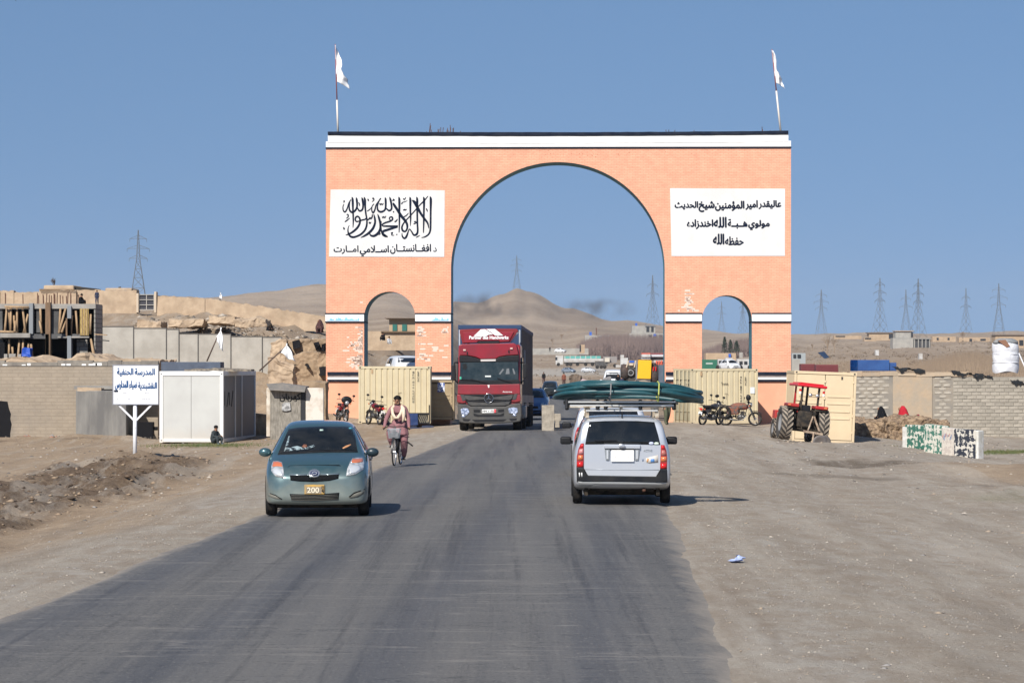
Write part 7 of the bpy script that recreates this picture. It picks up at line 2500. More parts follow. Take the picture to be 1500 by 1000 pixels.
def person_small(name, label, loc, h, top, bottom, rz=0.0, pose='stand', group=None, head=None, cat='person', walk=0.2):
	"""a clothed figure of height h metres, one continuous body"""
	t = thing(name, label, cat, loc, rz, group)
	k = h / 1.72
	if pose == 'stand':
		J = {'pelvis': (0, 0, .95, .15), 'chest': (0, 0, 1.28, .17), 'collar': (0, 0, 1.42, .11), 'neck': (0, 0, 1.50, .055), 'head': (0, -.01, 1.60, .092), 'crown': (0, 0, 1.68, .07),
			 'shl': (-.17, 0, 1.40, .075), 'ell': (-.24, .02, 1.12, .06), 'wrl': (-.23, -.06, .88, .042), 'hl': (-.23, -.08, .80, .035),
			 'shr': (.17, 0, 1.40, .075), 'elr': (.24, .02, 1.12, .06), 'wrr': (.23, -.06, .88, .042), 'hr': (.23, -.08, .80, .035),
			 'hipl': (-.10, 0, .88, .12), 'knl': (-.11, -walk * .5, .50, .095), 'anl': (-.11, -walk * .3, .10, .065), 'tl': (-.12, -walk * .3 - .12, .045, .045),
			 'hipr': (.10, 0, .88, .12), 'knr': (.11, walk * .2, .50, .095), 'anr': (.11, walk, .10, .065), 'tr': (.12, walk - .12, .045, .045)}
	else:   # squatting or sitting on the ground
		J = {'pelvis': (0, .10, .14, .17), 'chest': (0, 0, .45, .17), 'collar': (0, -.05, .60, .12), 'neck': (0, -.08, .68, .06), 'head': (0, -.12, .78, .09), 'crown': (0, -.10, .86, .07),
			 'shl': (-.17, -.03, .58, .08), 'ell': (-.24, -.16, .38, .06), 'wrl': (-.12, -.34, .40, .042), 'hl': (-.08, -.38, .40, .035),
			 'shr': (.17, -.03, .58, .08), 'elr': (.24, -.16, .38, .06), 'wrr': (.12, -.34, .40, .042), 'hr': (.08, -.38, .40, .035),
			 'hipl': (-.10, .04, .14, .12), 'knl': (-.16, -.34, .36, .095), 'anl': (-.13, -.32, .07, .065), 'tl': (-.13, -.44, .045, .045),
			 'hipr': (.10, .04, .14, .12), 'knr': (.16, -.34, .36, .095), 'anr': (.13, -.32, .07, .065), 'tr': (.13, -.44, .045, .045)}
	J = {a: tuple(v * k for v in b) for a, b in J.items()}
	E_ = [('pelvis', 'chest'), ('chest', 'collar'), ('collar', 'neck'), ('neck', 'head'), ('head', 'crown'), ('collar', 'shl'), ('shl', 'ell'), ('ell', 'wrl'), ('wrl', 'hl'),
		  ('collar', 'shr'), ('shr', 'elr'), ('elr', 'wrr'), ('wrr', 'hr'), ('pelvis', 'hipl'), ('hipl', 'knl'), ('knl', 'anl'), ('anl', 'tl'), ('pelvis', 'hipr'), ('hipr', 'knr'), ('knr', 'anr'), ('anr', 'tr')]
	nz_ = J['neck'][2]
	hz2 = J['hl'][2]
	pz = J['pelvis'][2]
	def pick(c):
		if c.z > nz_ - 0.01 * k:
			return 0
		if abs(c.z - hz2) < .05 * k and (abs(c.x) > .18 * k if pose == 'stand' else c.y < -.34 * k and abs(c.x) < .12 * k):
			return 0
		return 2 if c.z < pz - .08 * k else 1
	me = skin_mesh('body', J, E_, [SKIN, top, bottom], pick)
	link_mesh('body', me, t)
	c = Vector(J['head'][:3])
	if head is None:
		MB().ball((c.x, c.y + .02 * k, c.z + .05 * k), (.10 * k, .11 * k, .09 * k), 12, 8).build('hair', HAIR, t, smooth=True)
	else:
		# veil or shawl falling over head and shoulders
		def veil(u, v):
			th = 2 * math.pi * u
			z = c.z + .12 * k - v * .62 * k
			r_ = (.05 + .10 * min(v * 4, 1) + .17 * max(v - .3, 0)) * k
			f_ = 1 + .09 * math.sin(th * 5 + v * 4)
			return (c.x + r_ * math.cos(th) * f_ * 1.1, c.y + .03 * k + r_ * math.sin(th) * f_ + .05 * v * k, z)
		o = MB().grid(veil, 20, 10).build('veil', head, t, smooth=True)
		s = o.modifiers.new('thick', 'SOLIDIFY')
		s.thickness = 0.012
		MB().ball((c.x - .09 * k, c.y - .07 * k, c.z), (.045 * k, .045 * k, .065 * k), 8, 6).build('face', SKIN, t, smooth=True)
	return t

# ---------------------------------------------------------------- cyclist
D_ = 72.8
q = FPX / D_
BX, BY = X(581.5, D_), D_ + 0.25
bike = thing('bicycle', 'black bicycle with grey wire basket ridden along the left edge of the road', 'bicycle', (BX, BY, 0.005), R(-6))
FRM = M('bike_black', (0.015, 0.015, 0.017), 0.4)
BASK = M('basket_grey', (0.42, 0.44, 0.46), 0.45, 0.4)
def bike_wheel(y, nm):
	e = bpy.data.objects.new('wheel', None)
	COL.objects.link(e)
	e.parent = bike
	e.location = (0, y, 0.335)
	MB().lathe([(0.335, -0.008), (0.335, 0.008), (0.325, 0.018), (0.308, 0.014), (0.308, -0.014), (0.325, -0.018)], 36, 'X', close=True).build('tyre', TYRE, e, smooth=True)
	MB().lathe([(0.309, -0.012), (0.309, 0.012), (0.296, 0.010), (0.296, -0.010)], 36, 'X', close=True).build('rim', CHROME, e, smooth=True)
	mb = MB()
	for i in range(20):
		a = 2 * math.pi * i / 20
		mb.cyl((0.02 * (1 if i % 2 else -1), 0, 0), (0, 0.30 * math.cos(a), 0.30 * math.sin(a)), 0.0016, n=4)
	mb.cyl((-0.035, 0, 0), (0.035, 0, 0), 0.018, n=8)
	mb.build('spokes', CHROME, e)['kind'] = 'stuff'
	def guard(u, v):
		a = R(35 + 150 * u)
		return (0.028 * math.cos(math.pi * v), 0.352 * math.cos(a) + 0, 0.352 * math.sin(a) + 0.008 * math.sin(math.pi * v))
	MB().grid(guard, 14, 5).build('mudguard', FRM, e, smooth=True)
	return e
bike_wheel(-0.53, 'front')
bike_wheel(0.53, 'rear')
fb = MB()
fb.tube([(0, -0.28, 0.80), (0, -0.25, 0.62)], 0.018); 
for a, b, r_ in (((0, -0.26, 0.78), (0, 0.12, 0.80), .016), ((0, -0.25, 0.66), (0, 0.02, 0.29), .018), ((0, 0.20, 0.86), (0, 0.02, 0.29), .016), ((0.03, 0.53, 0.335), (0.02, 0.17, 0.78), .010), ((-0.03, 0.53, 0.335), (-0.02, 0.17, 0.78), .010),
				 ((0.03, 0.53, 0.335), (0.02, 0.02, 0.29), .011), ((-0.03, 0.53, 0.335), (-0.02, 0.02, 0.29), .011), ((0, 0.12, 0.80), (0, 0.16, 0.80), .014)):
	fb.cyl(a, b, r_, n=8)
fb.build('frame', FRM, bike, smooth=True)
for s_ in (-1, 1):
	MB().tube([(s_ * 0.045, -0.31, 0.72), (s_ * 0.045, -0.42, 0.55), (s_ * 0.04, -0.53, 0.335)], 0.011, 7).build('fork_blade', FRM, bike, smooth=True)
MB().tube([(-0.31, -0.12, 0.86), (-0.27, -0.24, 0.89), (-0.18, -0.33, 0.93), (0, -0.33, 0.92), (0.18, -0.33, 0.93), (0.27, -0.24, 0.89), (0.31, -0.12, 0.86)], 0.012, 8).build('handlebar', FRM, bike, smooth=True)
MB().cyl((0, -0.30, 0.80), (0, -0.33, 0.92), 0.014).build('stem', FRM, bike, smooth=True)
for s_ in (-1, 1):
	MB().cyl((s_ * 0.31, -0.12, 0.86), (s_ * 0.295, -0.20, 0.88), 0.018).build('grip', BLACK, bike, smooth=True)
MB().ball((0, 0.27, 0.90), (0.10, 0.14, 0.04), 12, 6).build('saddle', BLACK, bike, smooth=True)
# basket of crossing wires with a solid-looking back
bk = MB()
w0, w1, z0, z1 = 0.115, 0.145, 0.66, 0.875
yb0, yb1 = -0.66, -0.42
for i in range(11):
	u = i / 10
	for (ya, yb_) in ((yb0 + .03, yb0), (yb1 - .02, yb1)):
		bk.cyl((-w0 + 2 * w0 * u, ya, z0), (-w1 + 2 * w1 * u, yb_, z1), 0.0035, n=4)
for j in range(8):
	v = j / 7
	ww = w0 + (w1 - w0) * v
	z = z0 + (z1 - z0) * v
	ya = yb0 + .03 * (1 - v)
	r_ = 0.004 if j < 7 else 0.009
	P_ = [(-ww, ya, z), (ww, ya, z), (ww, yb1, z), (-ww, yb1, z)]
	for i in range(4):
		bk.cyl(P_[i], P_[(i + 1) % 4], r_, n=5)
for i in range(7):
	u = i / 6
	for s_ in (-1, 1):
		bk.cyl((s_ * w0, yb0 + .03 + (yb1 - yb0 - .03) * u, z0), (s_ * w1, yb0 + (yb1 - yb0) * u, z1), 0.0035, n=4)
for i in range(8):
	x = -w0 + 2 * w0 * i / 7
	bk.cyl((x, yb0 + .03, z0), (x, yb1, z0), 0.0035, n=4)
o = bk.build('basket', BASK, bike)
o['kind'] = 'stuff'
MB().box(-0.10, 0.10, yb0 + .06, yb1 - .03, z0 + .01, z0 + .13).build('basket_load', M('bundle_grey', (0.35, 0.35, 0.36), 0.8, col2=(0.12, 0.12, 0.13), scale=14), bike, bevel=0.02)
MB().lathe([(0.085, -0.004), (0.095, 0), (0.085, 0.004)], 20, 'X', (0.05, 0.02, 0.29)).build('chainwheel', CHROME, bike)
MB().tube([(0.05, 0.02, 0.385), (0.05, 0.53, 0.37), (0.05, 0.53, 0.30), (0.05, 0.02, 0.195)], 0.005, 5, closed=True).build('chain', STEEL, bike)
PEDL, PEDR = (-0.13, -0.06, 0.44), (0.13, 0.12, 0.16)
MB().cyl((-0.07, 0.02, 0.29), (-0.07, -0.06, 0.44), 0.009).build('crank', CHROME, bike)
MB().cyl((0.07, 0.02, 0.29), (0.07, 0.10, 0.14), 0.009).build('crank', CHROME, bike)
MB().box(-0.18, -0.08, -0.10, -0.02, 0.425, 0.45).build('pedal', BLACK, bike)
MB().box(0.08, 0.18, 0.06, 0.14, 0.125, 0.15).build('pedal', BLACK, bike)
MB().tube([(0.16, 0.05, 0.60), (0.30, -0.05, 0.52), (0.38, -0.08, 0.46)], 0.018, 7).build('pump_handle', BLACK, bike, smooth=True)
MB().bar((-0.2, .62, .66), (.2, .62, .66), .02).build('rear_carrier', FRM, bike)

cyc = thing('person', 'young man in dusty mauve tunic and cream scarf riding the bicycle towards us', 'person', (BX, BY, 0.005), R(-6))
MAUVE = cloth('mauve', (0.235, 0.105, 0.115), (0.30, 0.15, 0.16))
SHOE = M('sandal', (0.05, 0.04, 0.035), 0.7)
J = {'pelvis': (0.02, 0.26, 0.98, .145), 'waist': (0.02, 0.20, 1.10, .135), 'chest': (0.01, 0.10, 1.27, .155), 'collar': (0.01, 0.05, 1.38, .09), 'neck': (0.0, 0.02, 1.435, .052), 'jaw': (0.0, -0.01, 1.475, .062), 'head': (0.0, 0.0, 1.535, .082), 'crown': (0, .01, 1.595, .06),
	 'shl': (-.15, 0.07, 1.355, .072), 'ell': (-.27, 0.02, 1.10, .056), 'wrl': (-.300, -.10, 0.905, .034), 'pml': (-.305, -.15, .885, (.036, .02)),
	 'shr': (.17, 0.07, 1.355, .072), 'elr': (.26, 0.04, 1.10, .056), 'wrr': (.295, -.10, 0.905, .034), 'pmr': (.300, -.15, .885, (.036, .02)),
	 'hipl': (-.09, 0.22, .92, .115), 'knl': (-.155, -0.16, .80, .088), 'anl': (-.14, -0.02, .50, .058), 'hel': (-.135, 0.0, .465, .035), 'tol': (-.14, -.14, .465, .030),
	 'hipr': (.11, 0.22, .92, .115), 'knr': (.17, -0.02, .56, .085), 'anr': (.14, .15, .22, .058), 'her': (.135, .17, .18, .035), 'tor': (.14, .02, .170, .030)}
E_ = [('pelvis', 'waist'), ('waist', 'chest'), ('chest', 'collar'), ('collar', 'neck'), ('neck', 'jaw'), ('jaw', 'head'), ('head', 'crown'), ('collar', 'shl'), ('shl', 'ell'), ('ell', 'wrl'), ('wrl', 'pml'),
	  ('collar', 'shr'), ('shr', 'elr'), ('elr', 'wrr'), ('wrr', 'pmr'), ('pelvis', 'hipl'), ('hipl', 'knl'), ('knl', 'anl'), ('anl', 'hel'), ('hel', 'tol'), ('pelvis', 'hipr'), ('hipr', 'knr'), ('knr', 'anr'), ('anr', 'her'), ('her', 'tor')]
for s_, w_ in ((-1, 'l'), (1, 'r')):
	bx0 = J['pm' + w_][0]
	for i in range(4):
		xx = bx0 + (i - 1.5) * 0.017
		L_ = (0.030, 0.038, 0.036, 0.028)[i]
		J['f%s%d' % (w_, i)] = (xx, -.175 - L_ * .4, .893, .0085)
		J['g%s%d' % (w_, i)] = (xx, -.180 - L_ * .3, .868, .008)
		E_ += [('pm' + w_, 'f%s%d' % (w_, i)), ('f%s%d' % (w_, i), 'g%s%d' % (w_, i))]
	J['t' + w_] = (bx0 - s_ * .038, -.16, .872, .009)
	E_ += [('pm' + w_, 't' + w_)]
def cpick(c):
	if c.z > 1.425 and abs(c.x) < .12:
		return 0
	if c.z < .915 and c.y < -.105 and abs(c.x) > .2:
		return 0
	if (c.x < 0 and c.z < .485 and c.z > .38) or (c.x > 0 and c.z < .20):
		return 2
	return 1
me = skin_mesh('body', J, E_, [SKIN, MAUVE, SHOE], cpick, sub=2)
link_mesh('body', me, cyc)
head_parts(cyc, (0, -0.005, 1.54), 0.108, hair=None)
def hairfn(u, v):
	th = 2 * math.pi * u
	ph = v * math.pi * (0.50 + 0.16 * max(math.sin(th), 0))
	n_ = 1 + 0.22 * noise.noise(Vector((math.cos(th) * 4, math.sin(th) * 4, v * 7)))
	return (0.094 * math.sin(ph) * math.cos(th) * n_, 0.022 + 0.105 * math.sin(ph) * math.sin(th) * n_, 1.578 + 0.078 * math.cos(ph) * n_)
MB().grid(hairfn, 30, 12).build('hair', HAIR, cyc, smooth=True)
# hem of the long tunic over the thighs
def hem(u, v):
	th = math.pi * (u * 1.5 - 0.25) + math.pi
	r_ = 0.17 + 0.06 * v
	z = 1.06 - 0.34 * v
	f_ = 1 + 0.05 * math.sin(th * 7)
	return (0.02 + r_ * math.cos(th) * f_ * 1.0, 0.20 - 0.10 * v + r_ * math.sin(th) * f_ * 0.95, z)
o = MB().grid(hem, 26, 8).build('tunic_skirt', MAUVE, cyc, smooth=True)
s = o.modifiers.new('thick', 'SOLIDIFY'); s.thickness = 0.01
for s_, kz in ((-1, 0), (1, 0)):
	pass
def trouser(path, r0, r1, nm='trouser_leg'):
	n_ = len(path)
	MB().tube(path, 0.1, 12, rr=[r0 + (r1 - r0) * i / (n_ - 1) + 0.006 * math.sin(i * 2.2) for i in range(n_)]).build(nm, MAUVE, cyc, smooth=True)
trouser([(-.09, .2, .92), (-.13, 0, .87), (-.155, -.14, .82), (-.16, -.14, .74), (-.15, -.07, .62), (-.14, -.03, .54)], .105, .068)
trouser([(.11, .2, .92), (.15, .1, .76), (.17, 0, .60), (.165, .03, .48), (.15, .10, .34), (.145, .14, .25)], .105, .062)
SCARF = cloth('cream', (0.72, 0.60, 0.46), (0.50, 0.36, 0.24))
pts = [(0.10, 0.02, 1.40), (0.13, -0.04, 1.36), (0.10, -0.09, 1.24), (0.03, -0.11, 1.13), (-0.04, -0.11, 1.12), (-0.10, -0.08, 1.22), (-0.12, -0.03, 1.35), (-0.07, 0.06, 1.42), (0.03, 0.11, 1.43)]
MB().tube(pts, 0.038, 10, closed=True).build('scarf', SCARF, cyc, smooth=True)
MB().tube([(0.11, 0.0, 1.40), (0.15, -0.04, 1.34), (0.165, -0.08, 1.22), (0.16, -0.09, 1.10), (0.135, -0.09, 1.02)], 0.04, 10, rr=[.03, .046, .044, .034, .012]).build('scarf_end', SCARF, cyc, smooth=True)

# ---------------------------------------------------------------- people sitting and standing
GRJ = cloth('slate', (0.035, 0.045, 0.050))
BLKC = cloth('black', (0.010, 0.011, 0.014))
REDC = cloth('crimson', (0.46, 0.008, 0.022), (0.34, 0.006, 0.018))
MARC = cloth('maroon', (0.22, 0.012, 0.03))
LIT = cloth('pale', (0.55, 0.55, 0.56))
BLJ = cloth('denim', (0.22, 0.30, 0.40))
BRC = cloth('umber', (0.07, 0.03, 0.03))
DRB = cloth('olive', (0.09, 0.10, 0.06))
NVY = cloth('navy', (0.02, 0.03, 0.07))
def gp_(px, py, D):
	return (X(px, D), D, Z(py, D))
px_, D_ = 314, 105.0
person_small('person', 'man in dark jacket crouching on the ground at the corner of the white cabin', (X(px_, D_), D_, gz(X(px_, D_), D_)), 1.25, GRJ, BLJ, R(55), 'sit')
person_small('person', 'person in black and white sitting on the slope above the panel wall', gp_(395, 489, 178), 1.3, BLKC, LIT, R(15), 'sit', head=BLKC)
person_small('person', 'dark veiled person sitting on the slope at the left edge of the gateway', gp_(469, 488, 176), 1.5, BRC, BRC, R(-10), 'sit', head=BRC)
person_small('person', 'workman in dark blue standing on the roof of the unfinished building', gp_(142, 446, 134), 0.62, NVY, NVY, 0, 'stand')
person_small('person', 'workman bending at the roof edge of the unfinished building, left of the standing one', gp_(118, 447, 134), 0.95, BLKC, BRC, R(70), 'sit')
D_ = 124.0
person_small('person', 'woman in black veil sitting behind the earth mound by the block wall', (X(1293, 126), 126, Z(623, 126)), 1.5, BLKC, BLKC, R(-60), 'sit', head=BLKC)
person_small('person', 'woman in bright red veil sitting behind the painted slabs', (X(1325.5, 125), 125, Z(629, 125)), 1.85, REDC, BLKC, R(-60), 'sit', head=REDC)
person_small('person', 'small child in dark red scarf beside the woman in bright red', (X(1343.5, 125), 125, Z(632, 125)), 1.35, MARC, MARC, R(20), 'sit', head=MARC)
person_small('person', 'person in drab olive clothes standing between silver car and right container', (X(977, 131), 131, gz(X(977, 131), 131)), 1.62, DRB, DRB, R(30), 'stand')
person_small('person', 'man in black standing left of the dark machine beyond the gateway', gp_(905.5, 574.5, 168), 1.0, BLKC, BLKC, R(20), 'stand')
person_small('person', 'man in dark green left of the man in black beyond the gateway', gp_(910.5, 576, 166), 0.92, NVY, BLKC, R(-20), 'stand')
person_small('person', 'person in rusty brown standing on the verge behind the black van, nearer the road', gp_(826, 566, 380), 1.7, cloth('rust', (0.22, 0.07, 0.04)), BRC, 0, 'stand')
person_small('person', 'person in dark clothes walking on the far left verge behind the lorry', gp_(796.5, 562, 420), 1.6, BLKC, BRC, 0, 'stand')
person_small('person', 'lone dark figure standing on the far track near the white car', gp_(805.5, 515, 1050), 1.7, BLKC, BLKC, 0, 'stand')
person_small('person', 'figure in white on the mud terrace seen through the left small arch', gp_(569.5, 504, 205), 1.0, LIT, BLJ, R(30), 'sit')
person_small('person', 'figure in black and white climbing the terrace seen through the left small arch', gp_(561.5, 499, 206), 1.1, BLKC, LIT, R(-30), 'sit')

# ================================================================== MOTORCYCLES
MCHR = M('moto_chrome', (0.22, 0.22, 0.225), 0.35, 0.8, col2=(0.08, 0.075, 0.07), scale=12)
def motorcycle(label, loc, rz, tank, seat=BLACK, lean=6, cover=None, group='parked motorcycles', steer=0.0, mirror_disc=False, box=True):
	"""front wheel towards +x"""
	t = thing('motorcycle', label, 'motorcycle', loc, rz, group, rx=R(lean))
	def mwheel(x, nm='wheel'):
		e = bpy.data.objects.new(nm, None)
		COL.objects.link(e)
		e.parent = t
		e.location = (x, 0, 0.30)
		MB().lathe([(0.30, -0.02), (0.30, 0.02), (0.275, 0.045), (0.235, 0.035), (0.235, -0.035), (0.275, -0.045)], 28, 'Y', close=True).build('tyre', TYRE, e, smooth=True)
		MB().lathe([(0.237, -0.03), (0.237, 0.03), (0.215, 0.022), (0.215, -0.022)], 28, 'Y', close=True).build('rim', MCHR, e, smooth=True)
		sp = MB().cyl((0, -0.06, 0), (0, 0.06, 0), 0.055, n=12)
		for i in range(12):
			a = 2 * math.pi * i / 12
			sp.cyl((0, 0.03 * (1 if i % 2 else -1), 0), (0.22 * math.cos(a), 0, 0.22 * math.sin(a)), 0.006, n=4)
		sp.build('spokes', RIM, e)['kind'] = 'stuff'
		def guard(u, v):
			a = R(30 + 120 * u)
			return (0.335 * math.cos(a), 0.06 * (v * 2 - 1), 0.335 * math.sin(a) + 0.02 * math.sin(math.pi * v))
		MB().grid(guard, 10, 3).build('mudguard', STEEL, e, smooth=True)
		return e
	mwheel(0.64)
	mwheel(-0.62)
	for s_ in (-1, 1):
		MB().cyl((0.64, s_ * 0.085, 0.30), (0.36, s_ * 0.085, 0.92), 0.026, n=8).build('fork', MCHR, t, smooth=True)
		MB().cyl((-0.62, s_ * 0.12, 0.30), (-0.45, s_ * 0.12, 0.66), 0.035, n=8).build('shock_absorber', MCHR, t, smooth=True)
		MB().tube([(0.36, 0, 0.96), (0.36, s_ * 0.12, 1.02), (0.28, s_ * 0.32, 1.04), (0.20, s_ * 0.39, 1.01)], 0.013, 7).build('handlebar', STEEL, t, smooth=True)
		m_ = MB().ball((0.27, s_ * 0.33, 1.24), (0.02, 0.07, 0.05), 10, 6).build('mirror', BLACK, t, smooth=True)
		MB().cyl((0.28, s_ * 0.30, 1.04), (0.27, s_ * 0.33, 1.22), 0.007, n=5).build('mirror_stem', BLACK, m_)
		MB().ball((0.44, s_ * 0.17, 0.88), (0.035, 0.04, 0.03), 8, 6).build('indicator', AMBER, t, smooth=True)
		MB().ball((-0.78, s_ * 0.14, 0.72), (0.03, 0.04, 0.03), 8, 6).build('indicator', AMBER, t, smooth=True)
		MB().tube([(-0.15, s_ * 0.11, 0.42), (-0.45, s_ * 0.10, 0.36), (-0.62, s_ * 0.1, 0.30)], 0.022, 7).build('swing_arm', STEEL, t, smooth=True)
		MB().cyl((-0.05, s_ * 0.1, 0.34), (-0.05, s_ * 0.27, 0.34), 0.015, n=6).build('footrest', BLACK, t)
	MB().lathe([(0.03, 0.34), (0.085, 0.37), (0.10, 0.44), (0.10, 0.50), (0.085, 0.52), (0.01, 0.53)], 18, 'X', (0, 0, 0.90)).build('headlight', BLACK if mirror_disc else MCHR, t, smooth=True)
	MB().lathe([(0.088, 0.50), (0.088, 0.524), (0.01, 0.54)], 18, 'X', (0, 0, 0.90)).build('headlight_glass', LENS, t, smooth=True)
	MB().ball((0.38, 0, 1.02), (0.06, 0.09, 0.05), 10, 6).build('instruments', BLACK, t, smooth=True)
	tk = MB().ball((0.12, 0, 0.80), (0.27, 0.14, 0.13), 16, 10).build('fuel_tank', tank, t, smooth=True)
	MB().cyl((0.14, 0, 0.92), (0.14, 0, 0.945), 0.035, n=10).build('filler_cap', MCHR, tk)
	MB().box(-0.62, -0.05, -0.13, 0.13, 0.76, 0.86).build('seat', seat, t, bevel=0.045, segs=3)
	MB().box(-0.55, -0.2, -0.12, 0.12, 0.56, 0.74).build('side_panel', tank, t, bevel=0.04)
	fr_ = MB()
	for a, b in (((0.34, 0, 0.88), (0.20, 0, 0.36)), ((0.34, 0, 0.88), (-0.1, 0, 0.72)), ((-0.1, 0, 0.72), (-0.7, 0, 0.78)), ((0.20, 0, 0.36), (-0.15, 0, 0.32)), ((-0.15, 0, 0.32), (-0.25, 0, 0.70)), ((-0.15, 0, 0.32), (-0.6, 0, 0.74))):
		fr_.cyl(a, b, 0.018, n=6)
	fr_.build('frame', STEEL, t)
	e = MB().box(-0.12, 0.20, -0.12, 0.12, 0.30, 0.46).build('engine', M('engine_alu', (0.22, 0.22, 0.22), 0.45, 0.6, col2=(0.06, 0.055, 0.05), scale=10), t, bevel=0.05)
	for k in range(6):
		MB().box(0.03, 0.19, -0.085, 0.085, 0.47 + k * 0.027, 0.484 + k * 0.027).build('cooling_fin', MATS['engine_alu'], e)
	MB().lathe([(0.02, -0.15), (0.10, -0.145), (0.11, -0.12), (0.11, 0.12), (0.10, 0.145), (0.02, 0.15)], 14, 'Y', (0.02, 0, 0.38)).build('crankcase', MATS['engine_alu'], e, smooth=True)
	MB().tube([(0.20, 0.05, 0.58), (0.28, -0.06, 0.45), (0.15, -0.12, 0.27), (-0.2, -0.15, 0.27), (-0.45, -0.17, 0.32), (-0.85, -0.18, 0.38)], 0.03, 8, rr=[.018, .018, .02, .035, .042, .036]).build('exhaust', MCHR, t, smooth=True)
	MB().box(-0.86, -0.80, -0.06, 0.06, 0.66, 0.75).build('tail_light', REDL, t, bevel=0.015)
	MB().box(-0.88, -0.85, -0.09, 0.09, 0.46, 0.60).build('number_plate', PLATEW, t, bevel=0.003)
	if box:
		rk = MB()
		for y in (-0.1, 0, 0.1):
			rk.bar((-0.60, y, 0.88), (-0.88, y, 0.88), 0.015)
		rk.bar((-0.88, -0.12, 0.88), (-0.88, 0.12, 0.88), 0.015).bar((-0.74, -0.12, 0.88), (-0.74, 0.12, 0.88), 0.015)
		rk.build('luggage_rack', MCHR, t)
	if cover:
		MB().ball((-0.02, 0, 0.83), (0.40, 0.19, 0.16), 14, 8).build('seat_rug', cover, t, smooth=True)
		MB().box(-0.50, -0.02, -0.21, 0.21, 0.50, 0.84).build('saddle_bag', cover, t, bevel=0.05)
	if mirror_disc:
		MB().ball((0.40, 0, 1.02), (0.07, 0.24, 0.18), 16, 10).build('black_screen', BLACK, t, smooth=True)
	return t
MRED = M('moto_red', (0.17, 0.008, 0.014), 0.3, coat=0.7)
RUG = M('woven_rug', (0.24, 0.085, 0.05), 0.9, col2=(0.10, 0.085, 0.08), scale=9, sharp=0.05, bump=0.01)
m1 = motorcycle('motorcycle facing us with wide black windscreen, in front of the left orange pier', (X(501, 133), 132.6, Z(620, 133)), R(-72), MRED, lean=-7, mirror_disc=True)
m2 = motorcycle('motorcycle with red tank standing at the left end of the sand container', (X(548, 132), 131.6, Z(621.5, 132)), R(115), MRED, lean=8)
m3 = motorcycle('motorcycle with red tail lamp parked at the corner of the right container', (X(1040, 131), 130.8, Z(622.5, 131)), R(52), M('moto_dark', (0.03, 0.03, 0.035), 0.35, coat=0.6), lean=9)
m4 = motorcycle('motorcycle with rug covered seat parked side on before the right container', (X(1083, 130.5), 130.0, Z(623, 130.5)), R(-14), M('moto_maroon', (0.25, 0.05, 0.05), 0.4), lean=8, cover=RUG)
MB().lathe([(0.18, -0.02), (0.27, -0.04), (0.29, 0), (0.27, 0.04), (0.18, 0.02)], 26, 'Y', (-0.62, -0.25, 0.62), close=True).build('spare_tyre', TYRE, m4, smooth=True)
MB().ball((0.40, -0.12, 1.22), (0.11, 0.10, 0.13), 12, 8).build('hanging_helmet', BLACK, m4, smooth=True)
MB().ball((0.38, 0.1, 1.24), (0.14, 0.05, 0.07), 12, 8).build('raised_screen', BLACK, m3, smooth=True)

# ---------------------------------------------------------------- railing and tarpaulin in front of the left container
D_ = 132.6
q = FPX / D_
t = thing('low_railing', 'low black railing with diagonal pale bars in front of the left container', 'railing', (X(557, D_), D_, Z(622, D_)))
k_ = lambda px: (px - 557) / q
h_ = lambda py: (622 - py) / q
for px in (557.5, 628):
	MB().box(k_(px), k_(px + 1.8), 0, 0.06, 0, h_(593)).build('upright', BLACK, t)
MB().box(k_(559.5), k_(628), 0.0, 0.04, h_(607.5), h_(604.5)).build('top_rail', BLACK, t)
MB().box(k_(559.5), k_(628), 0.0, 0.04, h_(620.5), h_(619)).build('bottom_rail', BLACK, t)
for a, b in ((560, 572), (611, 627)):
	MB().box(k_(a), k_(b), 0.05, 0.07, h_(619), h_(607.6)).build('dark_backing', BLACK, t)
	x = a
	while x < b - 2:
		MB().bar((k_(x), 0.035, h_(607.6)), (k_(min(x + 5, b)), 0.035, h_(618.8)), 0.035, 0.012).build('diagonal_bar', M('bar_cream', (0.62, 0.56, 0.42), 0.7), t)
		x += 3.1
o = rough_block('blue_tarpaulin', X(598.5, D_), X(612, D_), D_ - 0.05, D_ + 0.12, Z(622, D_), Z(605.5, D_), M('tarp_navy', (0.012, 0.035, 0.13), 0.6), None, 0.03, 8, 'navy tarpaulin hung on the low railing behind the cyclist', 'tarpaulin')
for i, (px, w_) in enumerate(((553, .5), (590, .6), (602, .45), (618, .5))):
	o = rough_block('plastic_litter', X(px, 131.8), X(px, 131.8) + w_, 131.7, 131.95, gz(X(px, 131.8), 131.8) - 0.03, gz(X(px, 131.8), 131.8) + 0.10, M('litter_navy', (0.02, 0.03, 0.07), 0.6), None, 0.05, 5,
					('dark plastic litter by the wheel of the motorcycle with red tank', 'dark plastic litter under the middle of the low railing', 'dark plastic litter below the navy tarpaulin', 'dark plastic litter below the right end of the low railing')[i], 'litter', seed=i)

